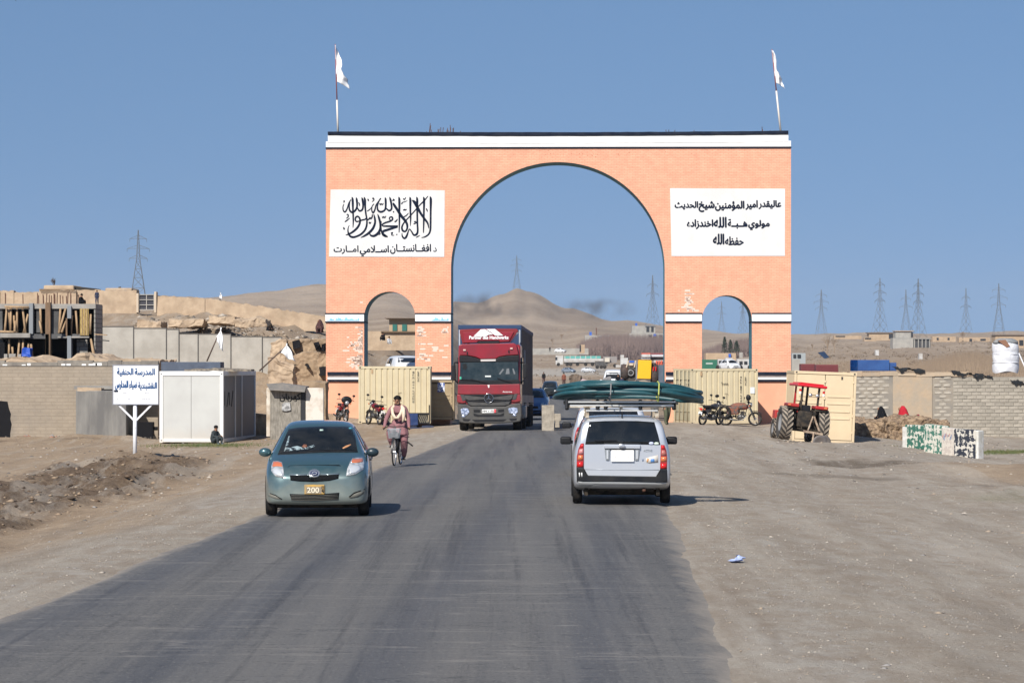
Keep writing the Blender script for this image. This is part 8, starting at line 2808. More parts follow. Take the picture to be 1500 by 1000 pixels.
# ================================================================== TRACTOR
D_ = 108.0
q = FPX / D_
TRED = M('tractor_red', (0.40, 0.014, 0.016), 0.4, coat=0.3, dirt=(-0.2, 1.2, (0.33, 0.22, 0.16), 0.3))
TDK = M('tractor_dark', (0.020, 0.020, 0.020), 0.7, col2=(0.09, 0.07, 0.05), scale=7, amt=0.7)
TTY = M('tractor_tyre', (0.34, 0.285, 0.225), 0.9, col2=(0.22, 0.185, 0.145), scale=6)
TTD = M('tractor_tyre_groove', (0.045, 0.040, 0.035), 0.9)
tr = thing('red_tractor', 'red tractor with canopy seen from behind, plough attached, parked before the tan container', 'tractor', (X(1172.5, D_), D_, Z(646.5, D_)), R(5.5), ry=R(6.5))
def tw(x, y, r, w, lugs=18, ang=0.0):
	e = bpy.data.objects.new('wheel', None)
	COL.objects.link(e)
	e.parent = tr
	e.location = (x, y, r)
	MB().lathe([(r * .52, -w * .42), (r * .86, -w * .5), (r * .94, -w * .44), (r * .95, 0), (r * .94, w * .44), (r * .86, w * .5), (r * .52, w * .42)], 30, 'X', close=True).build('tyre', TTD, e, smooth=True)
	mb = MB()
	for i in range(lugs):
		for s_ in (-1, 1):
			a0 = 2 * math.pi * (i + (0.5 if s_ > 0 else 0)) / lugs
			a1 = a0 - 0.36
			P0 = Vector((s_ * 0.012, 0, 0))
			vs = []
			for (xx, a) in ((s_ * 0.01, a1), (s_ * w * .5, a0)):
				for da in (-.075, .075):
					for rr in (r * .93, r * 1.0):
						vs.append((xx, -math.sin(a + da) * rr * -1, math.cos(a + da) * rr))
			mb.add(vs, [(0, 1, 3, 2), (4, 6, 7, 5), (0, 2, 6, 4), (1, 5, 7, 3), (0, 4, 5, 1), (2, 3, 7, 6)])
	mb.build('tread_lugs', TTY, e)['kind'] = 'stuff'
	MB().lathe([(0.03, -w * .2), (r * .35, -w * .22), (r * .5, -w * .38), (r * .54, -w * .40), (r * .54, w * .40), (r * .5, w * .38), (r * .3, w * .1), (0.03, w * .12)], 24, 'X').build('rim', M('tractor_rim', (0.30, 0.30, 0.30), 0.6, .2), e, smooth=True)
	return e
tw(-0.64, 0, 0.60, 0.40); tw(0.68, 0, 0.60, 0.38)
tw(-0.62, 1.85, 0.36, 0.20, 14); tw(0.62, 1.85, 0.36, 0.20, 14)
MB().lathe([(0.02, -0.5), (0.13, -0.5), (0.19, -0.2), (0.19, 0.2), (0.13, 0.5), (0.02, 0.5)], 16, 'X', (0, 0, 0.62)).build('rear_axle', TDK, tr, smooth=True)
MB().box(-0.20, 0.20, -0.22, 1.0, 0.50, 1.02).build('gearbox', TDK, tr, bevel=0.06)
MB().box(-0.27, 0.27, -0.34, -0.18, 0.50, 1.08).build('lift_housing', TDK, tr, bevel=0.06)
MB().box(-0.36, 0.40, -0.15, 0.9, 0.36, 0.60).build('footplate', TDK, tr, bevel=0.04)
for x in (-0.33, 0.36):
	MB().box(x - 0.05, x + 0.05, -0.2, 0.9, 0.55, 1.15).build('inner_guard', TDK, tr, bevel=0.03)
MB().box(-0.22, 0.22, 0.95, 2.15, 0.62, 1.20).build('bonnet', TRED, tr, bevel=0.07, segs=3)
MB().box(-0.20, 0.20, 2.15, 2.25, 0.50, 0.62).build('front_weight', TDK, tr, bevel=0.02)
MB().cyl((-0.60, 1.85, 0.40), (0.60, 1.85, 0.40), 0.05).build('front_axle', TDK, tr)
for s_, x0, x1 in ((-1, -0.66, -0.26), (1, 0.32, 0.78)):
	def fend(u, v, x0=x0, x1=x1):
		a = R(52 + 98 * u)
		return (x0 + (x1 - x0) * v, -0.66 * math.cos(a), 0.60 + 0.68 * math.sin(a))
	o = MB().grid(fend, 12, 3).build('rear_fender', TDK, tr, smooth=True)
	sd = o.modifiers.new('thick', 'SOLIDIFY'); sd.thickness = 0.02
	MB().box(x0, x1, -0.42, 0.40, 1.19, 1.31).build('fender_top', TRED, tr, bevel=0.03)
	MB().box(x0 + (.0 if s_ < 0 else .30), x0 + (.10 if s_ < 0 else .42), -0.45, -0.42, 1.22, 1.28).build('tail_lamp', AMBER, tr, bevel=0.008)
MB().box(-0.72, -0.56, 1.60, 2.1, 0.72, 1.02).build('front_fender', TRED, tr, bevel=0.03)
MB().box(-0.25, 0.22, -0.12, 0.30, 1.06, 1.12).build('seat', BLACK, tr, bevel=0.03)
MB().box(-0.23, 0.20, -0.18, -0.11, 1.05, 1.30).build('seat_back', BLACK, tr, bevel=0.04)
MB().lathe([(0.17, -0.012), (0.185, 0), (0.17, 0.012), (0.155, 0)], 22, 'Z', (-0.05, 0.62, 1.42), close=True).build('steering_wheel', BLACK, tr, smooth=True)
MB().cyl((-0.05, 0.85, 1.1), (-0.05, 0.62, 1.42), 0.02).build('steering_column', BLACK, tr)
MB().cyl((-0.02, 0.6, 1.2), (-0.02, 0.5, 1.44), 0.012).build('gear_lever', BLACK, tr)
MB().ball((-0.02, 0.5, 1.46), 0.05, 10, 7).build('lever_knob', BLACK, tr, smooth=True)
for (x, y) in ((-0.17, -0.25), (0.42, -0.25)):
	MB().box(x - 0.035, x + 0.035, y, y + 0.08, 1.0, 1.93).build('canopy_post', TDK, tr, bevel=0.008)
MB().box(0.20, 0.27, 0.9, 0.98, 1.15, 1.93).build('canopy_post', TDK, tr)
MB().box(-0.22, -0.16, 0.9, 0.98, 1.15, 1.93).build('canopy_post', TRED, tr)
cn = MB().box(-0.40, 0.66, -0.45, 1.25, 1.93, 2.03).build('canopy', M('canopy_red', (0.62, 0.008, 0.02), 0.45, coat=0.4), tr, bevel=0.045, segs=3)
MB().box(-0.30, 0.56, -0.30, 1.1, 2.03, 2.075).build('canopy_crown', MATS['canopy_red'], cn, bevel=0.03)
for x in (-0.26, 0.58):
	MB().box(x - 0.04, x + 0.04, -0.30, -0.24, 1.76, 1.84).build('lamp', REDL, tr, bevel=0.01)
	MB().box(x - 0.04, x + 0.04, -0.30, -0.24, 1.66, 1.74).build('lamp', PLATEW, tr, bevel=0.01)
for x in (0.11, 0.36):
	MB().lathe([(0.02, 0.05), (0.06, 0.02), (0.065, -0.03), (0.01, -0.035)], 14, 'Y', (x, -0.30, 1.66)).build('work_lamp', CHROME, tr, smooth=True)
MB().bar((0.05, -0.26, 1.66), (0.42, -0.26, 1.68), 0.025).build('lamp_bracket', TDK, tr)
for s_ in (-1, 1):
	MB().bar((0.30 - .0 + s_ * 0.02, -0.35, 0.92), (0.28 + s_ * 0.20, -0.75, 0.42), 0.045).build('hitch_strut', M('hitch_tan', (0.42, 0.33, 0.24), 0.8, col2=(0.2, .13, .09), scale=8), tr)
	MB().bar((s_ * 0.22, -0.1, 0.48), (0.2 + s_ * 0.26, -0.85, 0.40), 0.05).build('lift_arm', TDK, tr)
	MB().bar((s_ * 0.22, -0.1, 0.95), (0.15 + s_ * 0.26, -0.6, 0.42), 0.03).build('lift_rod', TDK, tr)
MB().bar((-0.10, -0.85, 0.38), (0.58, -0.85, 0.34), 0.10, 0.08).build('plough_beam', MATS['hitch_tan'], tr)
MB().bar((0.10, -0.2, 0.85), (0.28, -0.6, 0.72), 0.04).build('top_link', TDK, tr)
MB().bar((0.26, -0.92, 0.36), (0.24, -0.95, -0.22), 0.06, 0.05).build('plough_leg', MATS['hitch_tan'], tr)
MB().bar((0.50, -0.7, 0.36), (0.52, -0.75, -0.06), 0.06, 0.05).build('plough_leg', TDK, tr)
for (x, y, z, r_) in ((0.50, -0.95, 0.04, 0.26), (0.72, -0.6, 0.08, 0.24)):
	MB().lathe([(0.01, 0.05), (r_ * .6, 0.03), (r_, -0.02), (r_ * .97, -0.03), (r_ * .6, 0.01), (0.01, 0.03)], 20, 'Y', (x, y, z)).build('plough_disc', M('disc_steel', (0.17, 0.15, 0.14), 0.5, 0.5), tr, smooth=True)

# blue plastic bag on the verge
D_ = (CAM_H + 0.08) * FPX / (829 - HOR)
bagx = X(1079, D_)
bg_ = gz(bagx, D_)
def bagf(u, v):
	th = 2 * math.pi * u
	r_ = 0.075 * math.sin(math.pi * min(v * 1.02, 1)) ** 0.7
	n_ = noise.noise(Vector((math.cos(th) * 1.7, math.sin(th) * 1.7, v * 4))) * 0.06
	return (bagx + (r_ + n_) * math.cos(th) * 1.1, D_ + (r_ + n_) * math.sin(th) * 1.5, bg_ + v * (0.06 + 0.03 * math.cos(th - 0.3)) + 0.004)
o = MB().grid(bagf, 26, 12).build('plastic_bag', M('bag_blue', (0.33, 0.42, 0.72), 0.3, col2=(0.55, 0.62, 0.85), scale=18))
tag(o, 'crumpled pale blue plastic bag lying on the right gravel verge', 'bag')
# ================================================================== BEYOND THE GATE
STL = M('pylon_steel', (0.13, 0.14, 0.15), 0.6, 0.3)
ADOBE = M('adobe_far', (0.44, 0.33, 0.22), 0.95, col2=(0.36, 0.26, 0.17), scale=0.6)
CONF = M('concrete_far', (0.36, 0.345, 0.31), 0.9, col2=(0.28, 0.27, 0.25), scale=0.5)
WIN = M('window_dark', (0.02, 0.022, 0.026), 0.4)

def pylon_mesh(kind, th=0.26):
	mb = MB()
	H, b, w = 40.0, 4.6, 1.0
	arms = (0.60, 0.74, 0.88) if kind == 'tree' else (0.62, 0.80)
	def hw(z):
		f = z / H
		return b + (w - b) * min(f / 0.58, 1) if f < 0.58 else w * (1 - (f - 0.58) / 0.42 * 0.85)
	lv = [0, 7, 13, 18, 22, 25.5, 28.5, 31, 33.5, 36, 38, 40]
	for sx in (-1, 1):
		for sy in (-1, 1):
			for z0, z1 in zip(lv, lv[1:]):
				mb.bar((sx * hw(z0), sy * hw(z0), z0), (sx * hw(z1), sy * hw(z1), z1), th)
	for z0, z1 in zip(lv, lv[1:]):
		a, c = hw(z0), hw(z1)
		for s in (-1, 1):
			mb.bar((-a, s * a, z0), (c, s * c, z1), th * .6).bar((a, s * a, z0), (-c, s * c, z1), th * .6)
			mb.bar((s * a, -a, z0), (s * c, c, z1), th * .6).bar((s * a, a, z0), (s * c, -c, z1), th * .6)
			mb.bar((-c, s * c, z1), (c, s * c, z1), th * .6)
	arm = MB()
	for i, f in enumerate(arms):
		z = H * f
		L = (5.4, 6.6, 5.0)[i] if kind == 'tree' else (6.0, 4.6)[i]
		for s in (-1, 1):
			c = hw(z)
			for yy in (-c, c):
				arm.bar((s * c, yy, z), (s * L, 0, z - 0.2), th * .8)
				arm.bar((s * c, yy, z + 1.7), (s * L, 0, z - 0.2), th * .8)
			arm.cyl((s * L, 0, z - 0.2), (s * L, 0, z - 1.9), 0.12, n=5)
	return mb.mesh('lattice_tower', [STL]), arm.mesh('cross_arms', [STL])
PM = {'near': pylon_mesh('tree'), 'tree': pylon_mesh('tree', 0.15), 'two': pylon_mesh('two', 0.15)}
labs = [
	(202.5, 337, 437, 1500, 'near', 0.15, 'nearest lattice pylon, standing behind the barred gate on the left ridge'),
	(757, 374, 427, 3020, 'tree', 0.2, 'lattice pylon standing on top of the bare conical hill'),
	(956, 403, 474, 2450, 'two', 0.5, 'lattice pylon right of the hill, inside the large arch'),
	(1057, 441, 487, 3400, 'two', 0.2, 'faint lattice pylon seen through the right small arch, left one'),
	(1088, 436, 487, 3000, 'tree', 0.9, 'faint lattice pylon seen through the right small arch, right one'),
	(1203, 424, 490, 2700, 'tree', 0.2, 'faint lattice pylon just right of the gateway'),
	(1289, 407, 488, 2350, 'tree', 0.7, 'lattice pylon above the adobe houses, second right of the gateway'),
	(1327, 424, 488, 2700, 'two', 0.1, 'shorter faint pylon close left of a taller one above the concrete house'),
	(1345, 408, 492, 2200, 'tree', 0.8, 'tall lattice pylon just right of the grey concrete house'),
	(1415, 422, 491, 2500, 'two', 0.6, 'lattice pylon second from the right edge'),
	(1463, 415, 491, 2350, 'tree', 0.0, 'rightmost lattice pylon, above the wrapped water tank')]
for px, pt, pb_, D, kd, rz, lab in labs:
	h = (pb_ + 3 - pt) * D / FPX
	s_ = h / 40
	t = thing('lattice_pylon', lab, 'pylon', (X(px, D), D, Z(pb_ + 3, D)), rz, 'power line pylons on the plain')
	t.scale = (s_ * 0.95, s_ * 0.95, s_)
	for me, nm in zip(PM[kd], ('lattice_tower', 'cross_arms')):
		o = link_mesh(nm, me, t)
		if nm == 'cross_arms':
			o['kind'] = 'stuff'

def house(name, label, px0, px1, py0, py1, D, dep, m, wins=(), extra=(), cat='house', group=None, roof=None):
	q = FPX / D
	t = thing(name, label, cat, (X(px0, D), D, Z(py1, D) - 0.6), 0, group)
	f = lambda px: (px - px0) / q
	h = lambda py: Z(py, D) - t.location.z
	w = MB().box(0, f(px1), 0, dep, 0, h(py0)).build('wall', m, t)
	for (a, b, c, d) in wins:
		MB().box(f(a), f(b), -0.12, 0.1, h(d), h(c)).build('window', WIN, w)
	for (nm, a, b, c, d, y0, y1, mm) in extra:
		MB().box(f(a), f(b), y0, y1, h(d), h(c)).build(nm, mm, t)
	if roof:
		MB().box(-0.3, f(px1) + 0.3, -0.5, dep + 0.2, h(py0) + 0.02, h(py0 - roof)).build('roof', M('roof_brown', (0.16, 0.12, 0.09), 0.9), t)
	return t
TANK = M('tank_bluefar', (0.02, 0.10, 0.45), 0.5)
house('mud_house', 'mud house with two arched green windows seen through the left small arch', 570, 612, 467, 492, 225, 5, ADOBE,
	  (), (('window_frame', 575, 581.5, 475, 484.5, -0.1, 0.05, M('shutter_green', (0.02, 0.13, 0.11), 0.5)), ('window_frame', 589, 595.8, 475, 484.5, -0.1, 0.05, MATS['shutter_green'])), roof=1.2)
D_ = 224
for a in (578.2, 592.4):
	pass
house('mud_terrace_wall', 'long mud terrace wall under the house seen through the left small arch', 536, 615, 485, 500, 208, 1.0, MUD, (), (('bush_coping', 558, 612, 485, 487, -0.2, 1.2, M('coping_brown', (0.16, 0.11, 0.07), 0.95)),), cat='wall')
house('adobe_house', 'pale flat building with blue tank, right of the conical hill foot', 857, 894, 491, 499, 1500, 8, CONF, ((871, 874, 494.5, 498), ),
	  (('veranda', 878, 894, 492, 498, -2.0, -0.1, M('shade_grey', (0.14, 0.15, 0.16), .8)), ('water_tank', 863.5, 867, 486, 491, 2, 4, TANK), ('chimney', 873, 874.6, 480, 491, 2, 3, RUST)))
house('concrete_house', 'two storey grey concrete house with blue tank beside the right side of the big arch', 922, 976, 488, 497, 1400, 9, CONF, ((950, 955, 490.5, 496), (957, 962, 490.5, 496), (965, 970, 490.5, 496)),
	  (('upper_storey', 926, 960, 477, 487.9, 1.0, 8, CONF), ('upper_window', 947, 951, 479, 486, 0.8, 1.0, WIN), ('upper_window', 954, 957.5, 479, 486, 0.8, 1.0, WIN), ('parapet', 945, 961, 476.2, 477.6, 0.5, 8, M('shade_grey2', (0.2, 0.2, 0.2), .8)), ('water_tank', 931, 934, 473, 477, 3, 5, TANK), ('blue_panel', 957, 961, 489, 492.5, -0.4, -0.15, TANK)))
house('concrete_house', 'unfinished grey block house with columns on the right horizon', 1308, 1338, 495, 512, 1250, 9, CONF, ((1334.5, 1337.5, 486, 494),),
	  (('upper_storey', 1312, 1336, 485, 494.9, 0.6, 8, CONF), ('roof_slab', 1311, 1338.5, 484.2, 485.2, 0, 9, ADOBE)))
house('column_shed', 'dark open shed on columns right of the grey block house', 1339, 1363, 496, 509, 1250, 7, M('shade_dark', (0.05, 0.05, 0.052), .8), (),
	  tuple(('column', a, a + 1.2, 497, 510, -0.6, -0.1, CONF) for a in (1339, 1344.5, 1350, 1355.5, 1361)) + (('roof_slab', 1338, 1364, 495.2, 496.4, -0.8, 7, CONF),))
house('adobe_house', 'long low adobe house left of the grey block house', 1273, 1310, 488, 497, 1500, 9, ADOBE, (), (('dark_door', 1302, 1308, 489.5, 496, -0.2, 0.1, WIN), ('beam', 1271, 1310, 486.6, 488, -0.6, 9, M('roof_brown2', (0.16, 0.12, 0.09), 0.9))))
house('adobe_house', 'small low adobe hut at the far left of the right horizon row', 1222, 1262, 491.5, 495, 1700, 8, ADOBE, ((1224, 1238, 491.8, 493.5),))
house('adobe_house', 'dark roofed low adobe hut in front of the long adobe house', 1266, 1283, 494.5, 498, 1450, 6, ADOBE, ((1267, 1276, 494.8, 496.8),))
house('adobe_house', 'row of small adobe rooms right of the pylon foot', 1366, 1400, 493, 499, 1600, 8, ADOBE, ((1372, 1375, 494.5, 498), (1388, 1391, 494.5, 498)))
house('adobe_house', 'low adobe compound left of the wrapped tank', 1405, 1450, 494, 502, 1500, 9, ADOBE, ((1420, 1424, 496, 500), (1436, 1444, 496, 499)))
house('adobe_house', 'taller adobe building behind the wrapped tank', 1458, 1500, 491, 507, 1000, 8, ADOBE, ((1474, 1477, 497, 503), (1493, 1499, 498, 506)), roof=0.7)
house('adobe_house', 'low mud yard wall in front of the thicket', 780, 862, 510, 517, 1150, 1.0, CONF, ())
house('gate_posts', 'pair of dark and pale gate posts at the end of the yard wall', 849, 856.5, 504.5, 515, 1120, 1.0, ADOBE, ((849, 851, 505, 515),), cat='gate')
house('adobe_house', 'pale mud house with blue tank seen through the right small arch', 1034, 1078, 517, 529, 700, 7, ADOBE, (), (('water_tank', 1067, 1070.5, 518, 523, -0.5, 0.6, TANK), ('grey_door', 1083, 1088, 516, 524, 0, 1, CONF)))
house('shop_building', 'far left white shop front seen beyond the gateway beside the right pier', 1160, 1180, 517, 526, 420, 6, M('shop_grey', (0.30, 0.33, 0.34), .7), ((1162, 1166, 519, 524), (1168, 1173, 519, 524)))
house('adobe_house', 'low flat mud block between maroon containers and gateway', 1160, 1172, 526, 538, 330, 4, CONF, ())

def boxvehicle(name, label, cat, px0, px1, py0, py1, D, parts, wheels=(), wr=0.5):
	q = FPX / D
	z0 = Z(py1, D)
	t = thing(name, label, cat, (X(px0, D), D, z0))
	f = lambda px: (px - px0) / q
	h = lambda py: Z(py, D) - z0
	for (nm, a, b, c, d, y0, y1, mm) in parts:
		MB().box(f(a), f(b), y0, y1, h(d), h(c)).build(nm, mm, t, bevel=0.04)
	for a in wheels:
		for y in (0.0, 2.0):
			MB().lathe([(wr * .5, -0.13), (wr, -.13), (wr, .13), (wr * .5, .13)], 16, 'Y', (f(a), y, wr)).build('wheel', TYRE, t, smooth=True)
	return t
WHV = M('van_white', (0.52, 0.52, 0.52), 0.6, col2=(0.40, 0.38, 0.35), scale=0.9)
AQ = M('tank_aqua', (0.10, 0.36, 0.32), 0.5)
PNKS = M('load_pink', (0.50, 0.32, 0.31), 0.8, col2=(0.3, 0.2, 0.2), scale=1)
DKS = M('dark_junk', (0.05, 0.05, 0.052), 0.8, col2=(0.12, 0.11, 0.10), scale=1)
TANKER = boxvehicle('tanker_truck', 'long white road tanker with aqua stripes parked across the far yard', 'truck', 814, 893, 520, 536, 900,
		   (('cab', 814, 825, 520.5, 534, 0, 2.4, WHV), ('cab_window', 813.6, 816.5, 523, 527.5, -0.05, 2.3, WIN), ('tank_top', 826, 880, 521.3, 525, 0, 2.4, AQ), ('main_body', 826, 886, 525.1, 528.5, -0.1, 2.5, WHV), ('chassis', 826, 893, 530.5, 532.5, 0.2, 2.2, DKS), ('hose_trough', 826, 880, 529.0, 530.2, -.1, 2.3, WHV)),
		   (818, 831, 836, 846, 858, 868, 874, 880))
boxvehicle('flatbed_trailer', 'dark flatbed trailer with rubbish heap between tanker and white lorry', 'trailer', 871, 902, 524, 540, 880,
		   (('dark_load', 872, 890, 529, 536, 0, 2.2, DKS), ('grey_load', 884, 904, 522, 531, 1.0, 3, M('load_grey', (0.24, 0.22, 0.21), .9)), ('barrel', 886, 893, 524, 530, -0.5, 0.9, M('barrel_cream', (0.55, 0.50, 0.42), .7))), (875, 881, 886))
boxvehicle('white_lorry', 'white lorry cab with wing shaped wind deflector beyond the dark machine', 'truck', 903, 921, 520, 538, 860,
		   (('cab', 909, 920, 524, 534, 0, 2.4, WHV), ('wind_deflector', 909, 914, 519.8, 524, 0, 2.4, WHV), ('long_bonnet', 902, 915, 534.5, 537.8, -0.5, 2, WHV)), (901, 914))
simple_car('white_car', 'tiny white car driving on the far track below the conical hill', 821, 516.5, 1000, R(55), CW_, 'hatch', 4.0, 1.7, 1.5, 'far off cars')
simple_car('grey_car', 'small blue grey car on the far yard road, left of the two', 833, 546.0, 830, R(50), CS, 'hatch', 4.1, 1.7, 1.5, 'far off cars')
simple_car('silver_car', 'small silver car on the far yard road, right of the two', 862, 545.5, 840, R(78), M('car_silverfar', (0.42, 0.44, 0.47), 0.4), 'hatch', 4.1, 1.7, 1.45, 'far off cars')
simple_car('white_minibus', 'white minibus roof just visible above the hoses beyond the gateway', 899, 575, 250, R(-4), CW_, 'van', 4.6, 1.75, 1.9)
simple_car('white_van', 'white car with dark windscreen, only its top showing over the left container', 593.5, 565, 150.5, R(10), CW_, 'van', 4.0, 1.6, 1.5)
rough_block('covered_load', X(851, 260), X(879, 260), 259, 262, Z(576, 260), Z(559.5, 260), M('sheet_pink', (0.50, 0.36, 0.36), .8, col2=(.62, .5, .5), scale=1), None, 0.25, 8, 'pinkish sheet covered load beyond the hoses', 'load', top=0.3)
rough_block('brush_pile', X(836, 270), X(850, 270), 269, 271, Z(574, 270), Z(552, 270), M('brushwood', (0.16, 0.12, 0.09), .95), None, 0.25, 14, 'brown heap of brushwood left of the pink sheeted load', 'brush heap', top=0.4)
rough_block('grey_heap', X(886, 240), X(893, 240), 239, 240.5, Z(576, 240), Z(553, 240), M('heap_grey', (0.2, .19, .19), .95), None, 0.25, 6, 'small grey pointed heap left of the white minibus', 'heap', top=0.6)

# the dark machine with the yellow cabinet
D_ = 168.0
q = FPX / D_
t = thing('drilling_machine', 'dark scrap machine on wheels with a large yellow steel cabinet on its side', 'machine', (X(910, D_), D_, Z(577, D_)))
f = lambda px: (px - 910) / q
h = lambda py: Z(py, D_) - t.location.z
YEL = M('cabinet_yellow', (0.83, 0.44, 0.012), 0.5)
MB().prism([(f(933), h(554.5)), (f(935), h(527)), (f(954.3), h(527.5)), (f(953), h(555))], -0.3, 0.5).build('yellow_cabinet', YEL, t, bevel=0.03)
MB().prism([(f(932.5), h(558.5)), (f(932.8), h(554.8)), (f(952.8), h(555.4)), (f(952.3), h(559)),], -0.25, 0.5).build('cabinet_base', DKS, t)
BRD = M('machine_brown', (0.085, 0.055, 0.045), 0.8, col2=(0.03, .028, .028), scale=3)
MB().box(f(916), f(931), 0, 1.4, h(557), h(535)).build('engine_block', MATS['dark_junk'], t, bevel=0.06)
MB().lathe([(0.02, -0.1), (0.23, -0.1), (0.26, 0), (0.02, 0.02)], 20, 'Y', (f(924), 0, h(546))).build('pulley', STEEL, t, smooth=True)
MB().lathe([(0.12, -0.1), (0.17, -0.1), (0.17, 0), (0.12, 0)], 20, 'Y', (f(924), -0.04, h(546)), close=True).build('pulley_ring', M('ring_grey', (.25, .25, .26), .5), t, smooth=True)
MB().lathe([(0.2, -0.2), (0.46, -0.16), (0.48, 0.0), (0.46, 0.2), (0.2, 0.2)], 22, 'X', (f(914.5), 0.3, h(546)), close=True).build('wheel', BRD, t, smooth=True)
MB().lathe([(0.2, -0.2), (0.55, -0.16), (0.58, 0.0), (0.55, 0.2), (0.2, 0.2)], 22, 'X', (f(959), 0.3, h(549)), close=True).build('wheel', BRD, t, smooth=True)
MB().box(f(953.5), f(962), 0.1, 1.2, h(561), h(531)).build('gear_case', BRD, t, bevel=0.1)
MB().box(f(931), f(933.4), -0.1, 0.6, h(556), h(530)).build('grey_post', M('post_bluegrey', (0.18, 0.20, 0.24), .6), t)
for a, b in ((917.5, 920), (929, 931)):
	MB().bar((f(a), -0.05, h(538)), (f(b), -0.05, h(528)), 0.06).build('pale_strut', M('strut_pale', (0.55, .45, .34), .7), t)
MB().box(f(922), f(929), -0.12, 0.1, h(531), h(528)).build('blue_lid', TANK, t)
MB().box(f(921.5), f(928), -0.1, 0.1, h(536), h(532)).build('pale_ring', MATS['strut_pale'], t, bevel=0.05)
for a in (956, 959.5):
	MB().box(f(a), f(a + 1.4), -0.3, 0.0, h(543), h(537)).build('red_lamp', REDL, t)
MB().bar((f(914), 0.2, h(562)), (f(962), 0.2, h(562)), 0.14).build('chassis', DKS, t)
for a in (918, 925, 934, 941, 948, 957):
	MB().bar((f(a), 0, h(559)), (f(a + rnd.uniform(-2, 2)), 0, h(568)), 0.10).build('leg', BRD, t)
rough_block('earth_mound', X(945, 160), X(985, 160), 158, 162, Z(585, 160), Z(565, 160), MUD, None, 0.3, 14, 'tan earth mound at the foot of the right inner pier', 'earth mound', top=0.5, seed=31, kind='stuff')
# fuel station roof and bus beside the right inner pier
D_ = 560.0
for i in range(7):
	a = 827 + i * 7.6
	MB().box((a - 814) / 5, (a + 1.1 - 814) / 5, -0.06, 2.5, 2.2, 3.0).build('white_stripe', WHV, TANKER)
t = boxvehicle('fuel_station', 'red and white canopy with red stripes beside the right inner pier', 'canopy', 938, 985, 517, 560, D_,
			   (('red_fascia', 940, 953, 517, 518.6, 0, 4, M('fascia_red', (0.62, 0.10, 0.05), .6)), ('white_fascia', 940, 953, 518.7, 523, 0, 4, WHV), ('white_base', 940, 953, 524, 526, .3, 4, WHV), ('maroon_roof', 954, 985, 517, 519, 1, 5, M('roof_maroon', (0.22, 0.05, 0.05), .7)),
				('grey_fascia', 954, 985, 519.2, 522.5, .6, 5, M('fascia_grey', (0.5, 0.5, 0.53), .6)), ('dark_front', 954, 985, 522.8, 527, 1.2, 5, DKS)))
q = FPX / D_
for i in range(6):
	a = 960 + i * 3.6
	MB().prism([((a - 938) / q, Z(534, D_) - t.location.z), ((a + 2.2 - 938) / q, Z(534, D_) - t.location.z), ((a + 3.4 - 938) / q, Z(528, D_) - t.location.z), ((a + 1.2 - 938) / q, Z(528, D_) - t.location.z)], 0.5, 0.9).build('red_chevron', MATS['fascia_red'], t)
MB().box((958 - 938) / q, (985 - 938) / q, 1.0, 2.0, Z(534.5, D_) - t.location.z, Z(527.4, D_) - t.location.z).build('pale_board', WHV, t)
o = MB().box(X(960, 200), X(985, 200), 200, 204, Z(572, 200), Z(535, 200)).build('slate_wall', M('slate_blue', (0.09, 0.12, 0.16), .7, col2=(.06, .07, .1), scale=2))
tag(o, 'slate blue steel wall behind the dark machine at the right inner pier', 'wall')

# seen through the right small arch
boxvehicle('green_container', 'green container with pale lettering seen through the right small arch', 'container', 1026, 1051, 526, 542, 480,
		   (('container_body', 1026, 1051, 526.5, 541, 0, 2.4, M('container_green', (0.02, 0.13, 0.08), .5)), ('lettering', 1034, 1044, 531, 533.5, -0.03, 0, M('faded_letters', (.35, .42, .38), .7))))
for i, (a, b, lab) in enumerate(((1052, 1060, 'white lorry front right of the green container'), (1063, 1073, 'white lorry front in the middle of the right small arch'))):
	boxvehicle('white_lorry', lab, 'truck', a, b, 523 if i else 525, 542, 470,
			   (('cab', a, b, 524 if i else 526, 541, 0, 2.2, WHV), ('windscreen', a + 1, b - 1, 528, 533, -0.05, 0.05, WIN)), (a + 1.5, b - 1.5), 0.4)
simple_car('white_pickup', 'white pickup parked between the two lorries in the right small arch', 1069, 542, 440, R(20), CW_, 'hatch', 4.4, 1.8, 1.6)
boxvehicle('bus', 'pale bus with dark windows at the right side of the right small arch', 'bus', 1080, 1104, 524, 542, 460,
		   (('bus_body', 1080, 1104, 526, 540, 0, 2.4, WHV), ('window', 1083, 1088, 529, 534, -0.05, .05, WIN), ('window', 1090, 1095, 529, 534, -0.05, .05, WIN), ('window', 1097, 1101, 529, 534, -0.05, .05, WIN)), (1084, 1099), 0.4)
# right of the gateway
for (a, b, c, d, D, lab, m_) in ((1174, 1194, 533, 545, 300, 'maroon container, left of the two behind the tan container', M('container_maroon', (0.17, 0.035, 0.04), .6)), (1196, 1228, 534, 547, 290, 'longer maroon container behind the tan container', MATS['container_maroon']),
							  (1256, 1303, 527, 543, 420, 'long blue container standing beyond the block wall', M('container_blue', (0.02, 0.07, 0.24), .5, col2=(.03, .1, .3), scale=.5)), (1304, 1313, 531, 543, 420, 'short blue container end next to the long blue one', MATS['container_blue'])):
	q = FPX / D
	n_ = max(3, int((b - a) / 1.6))
	t = thing('steel_container', lab, 'container', (X(a, D), D, Z(d, D)), 0, 'containers on the plain beyond the wall')
	MB().box(0, (b - a) / q, 0.06, 2.4, 0, (d - c) / q).build('container_body', m_, t)
	corr_panel(t, (b - a) / q, 0.1, (d - c) / q - 0.1, 0.0, m_, n_, 0.05)
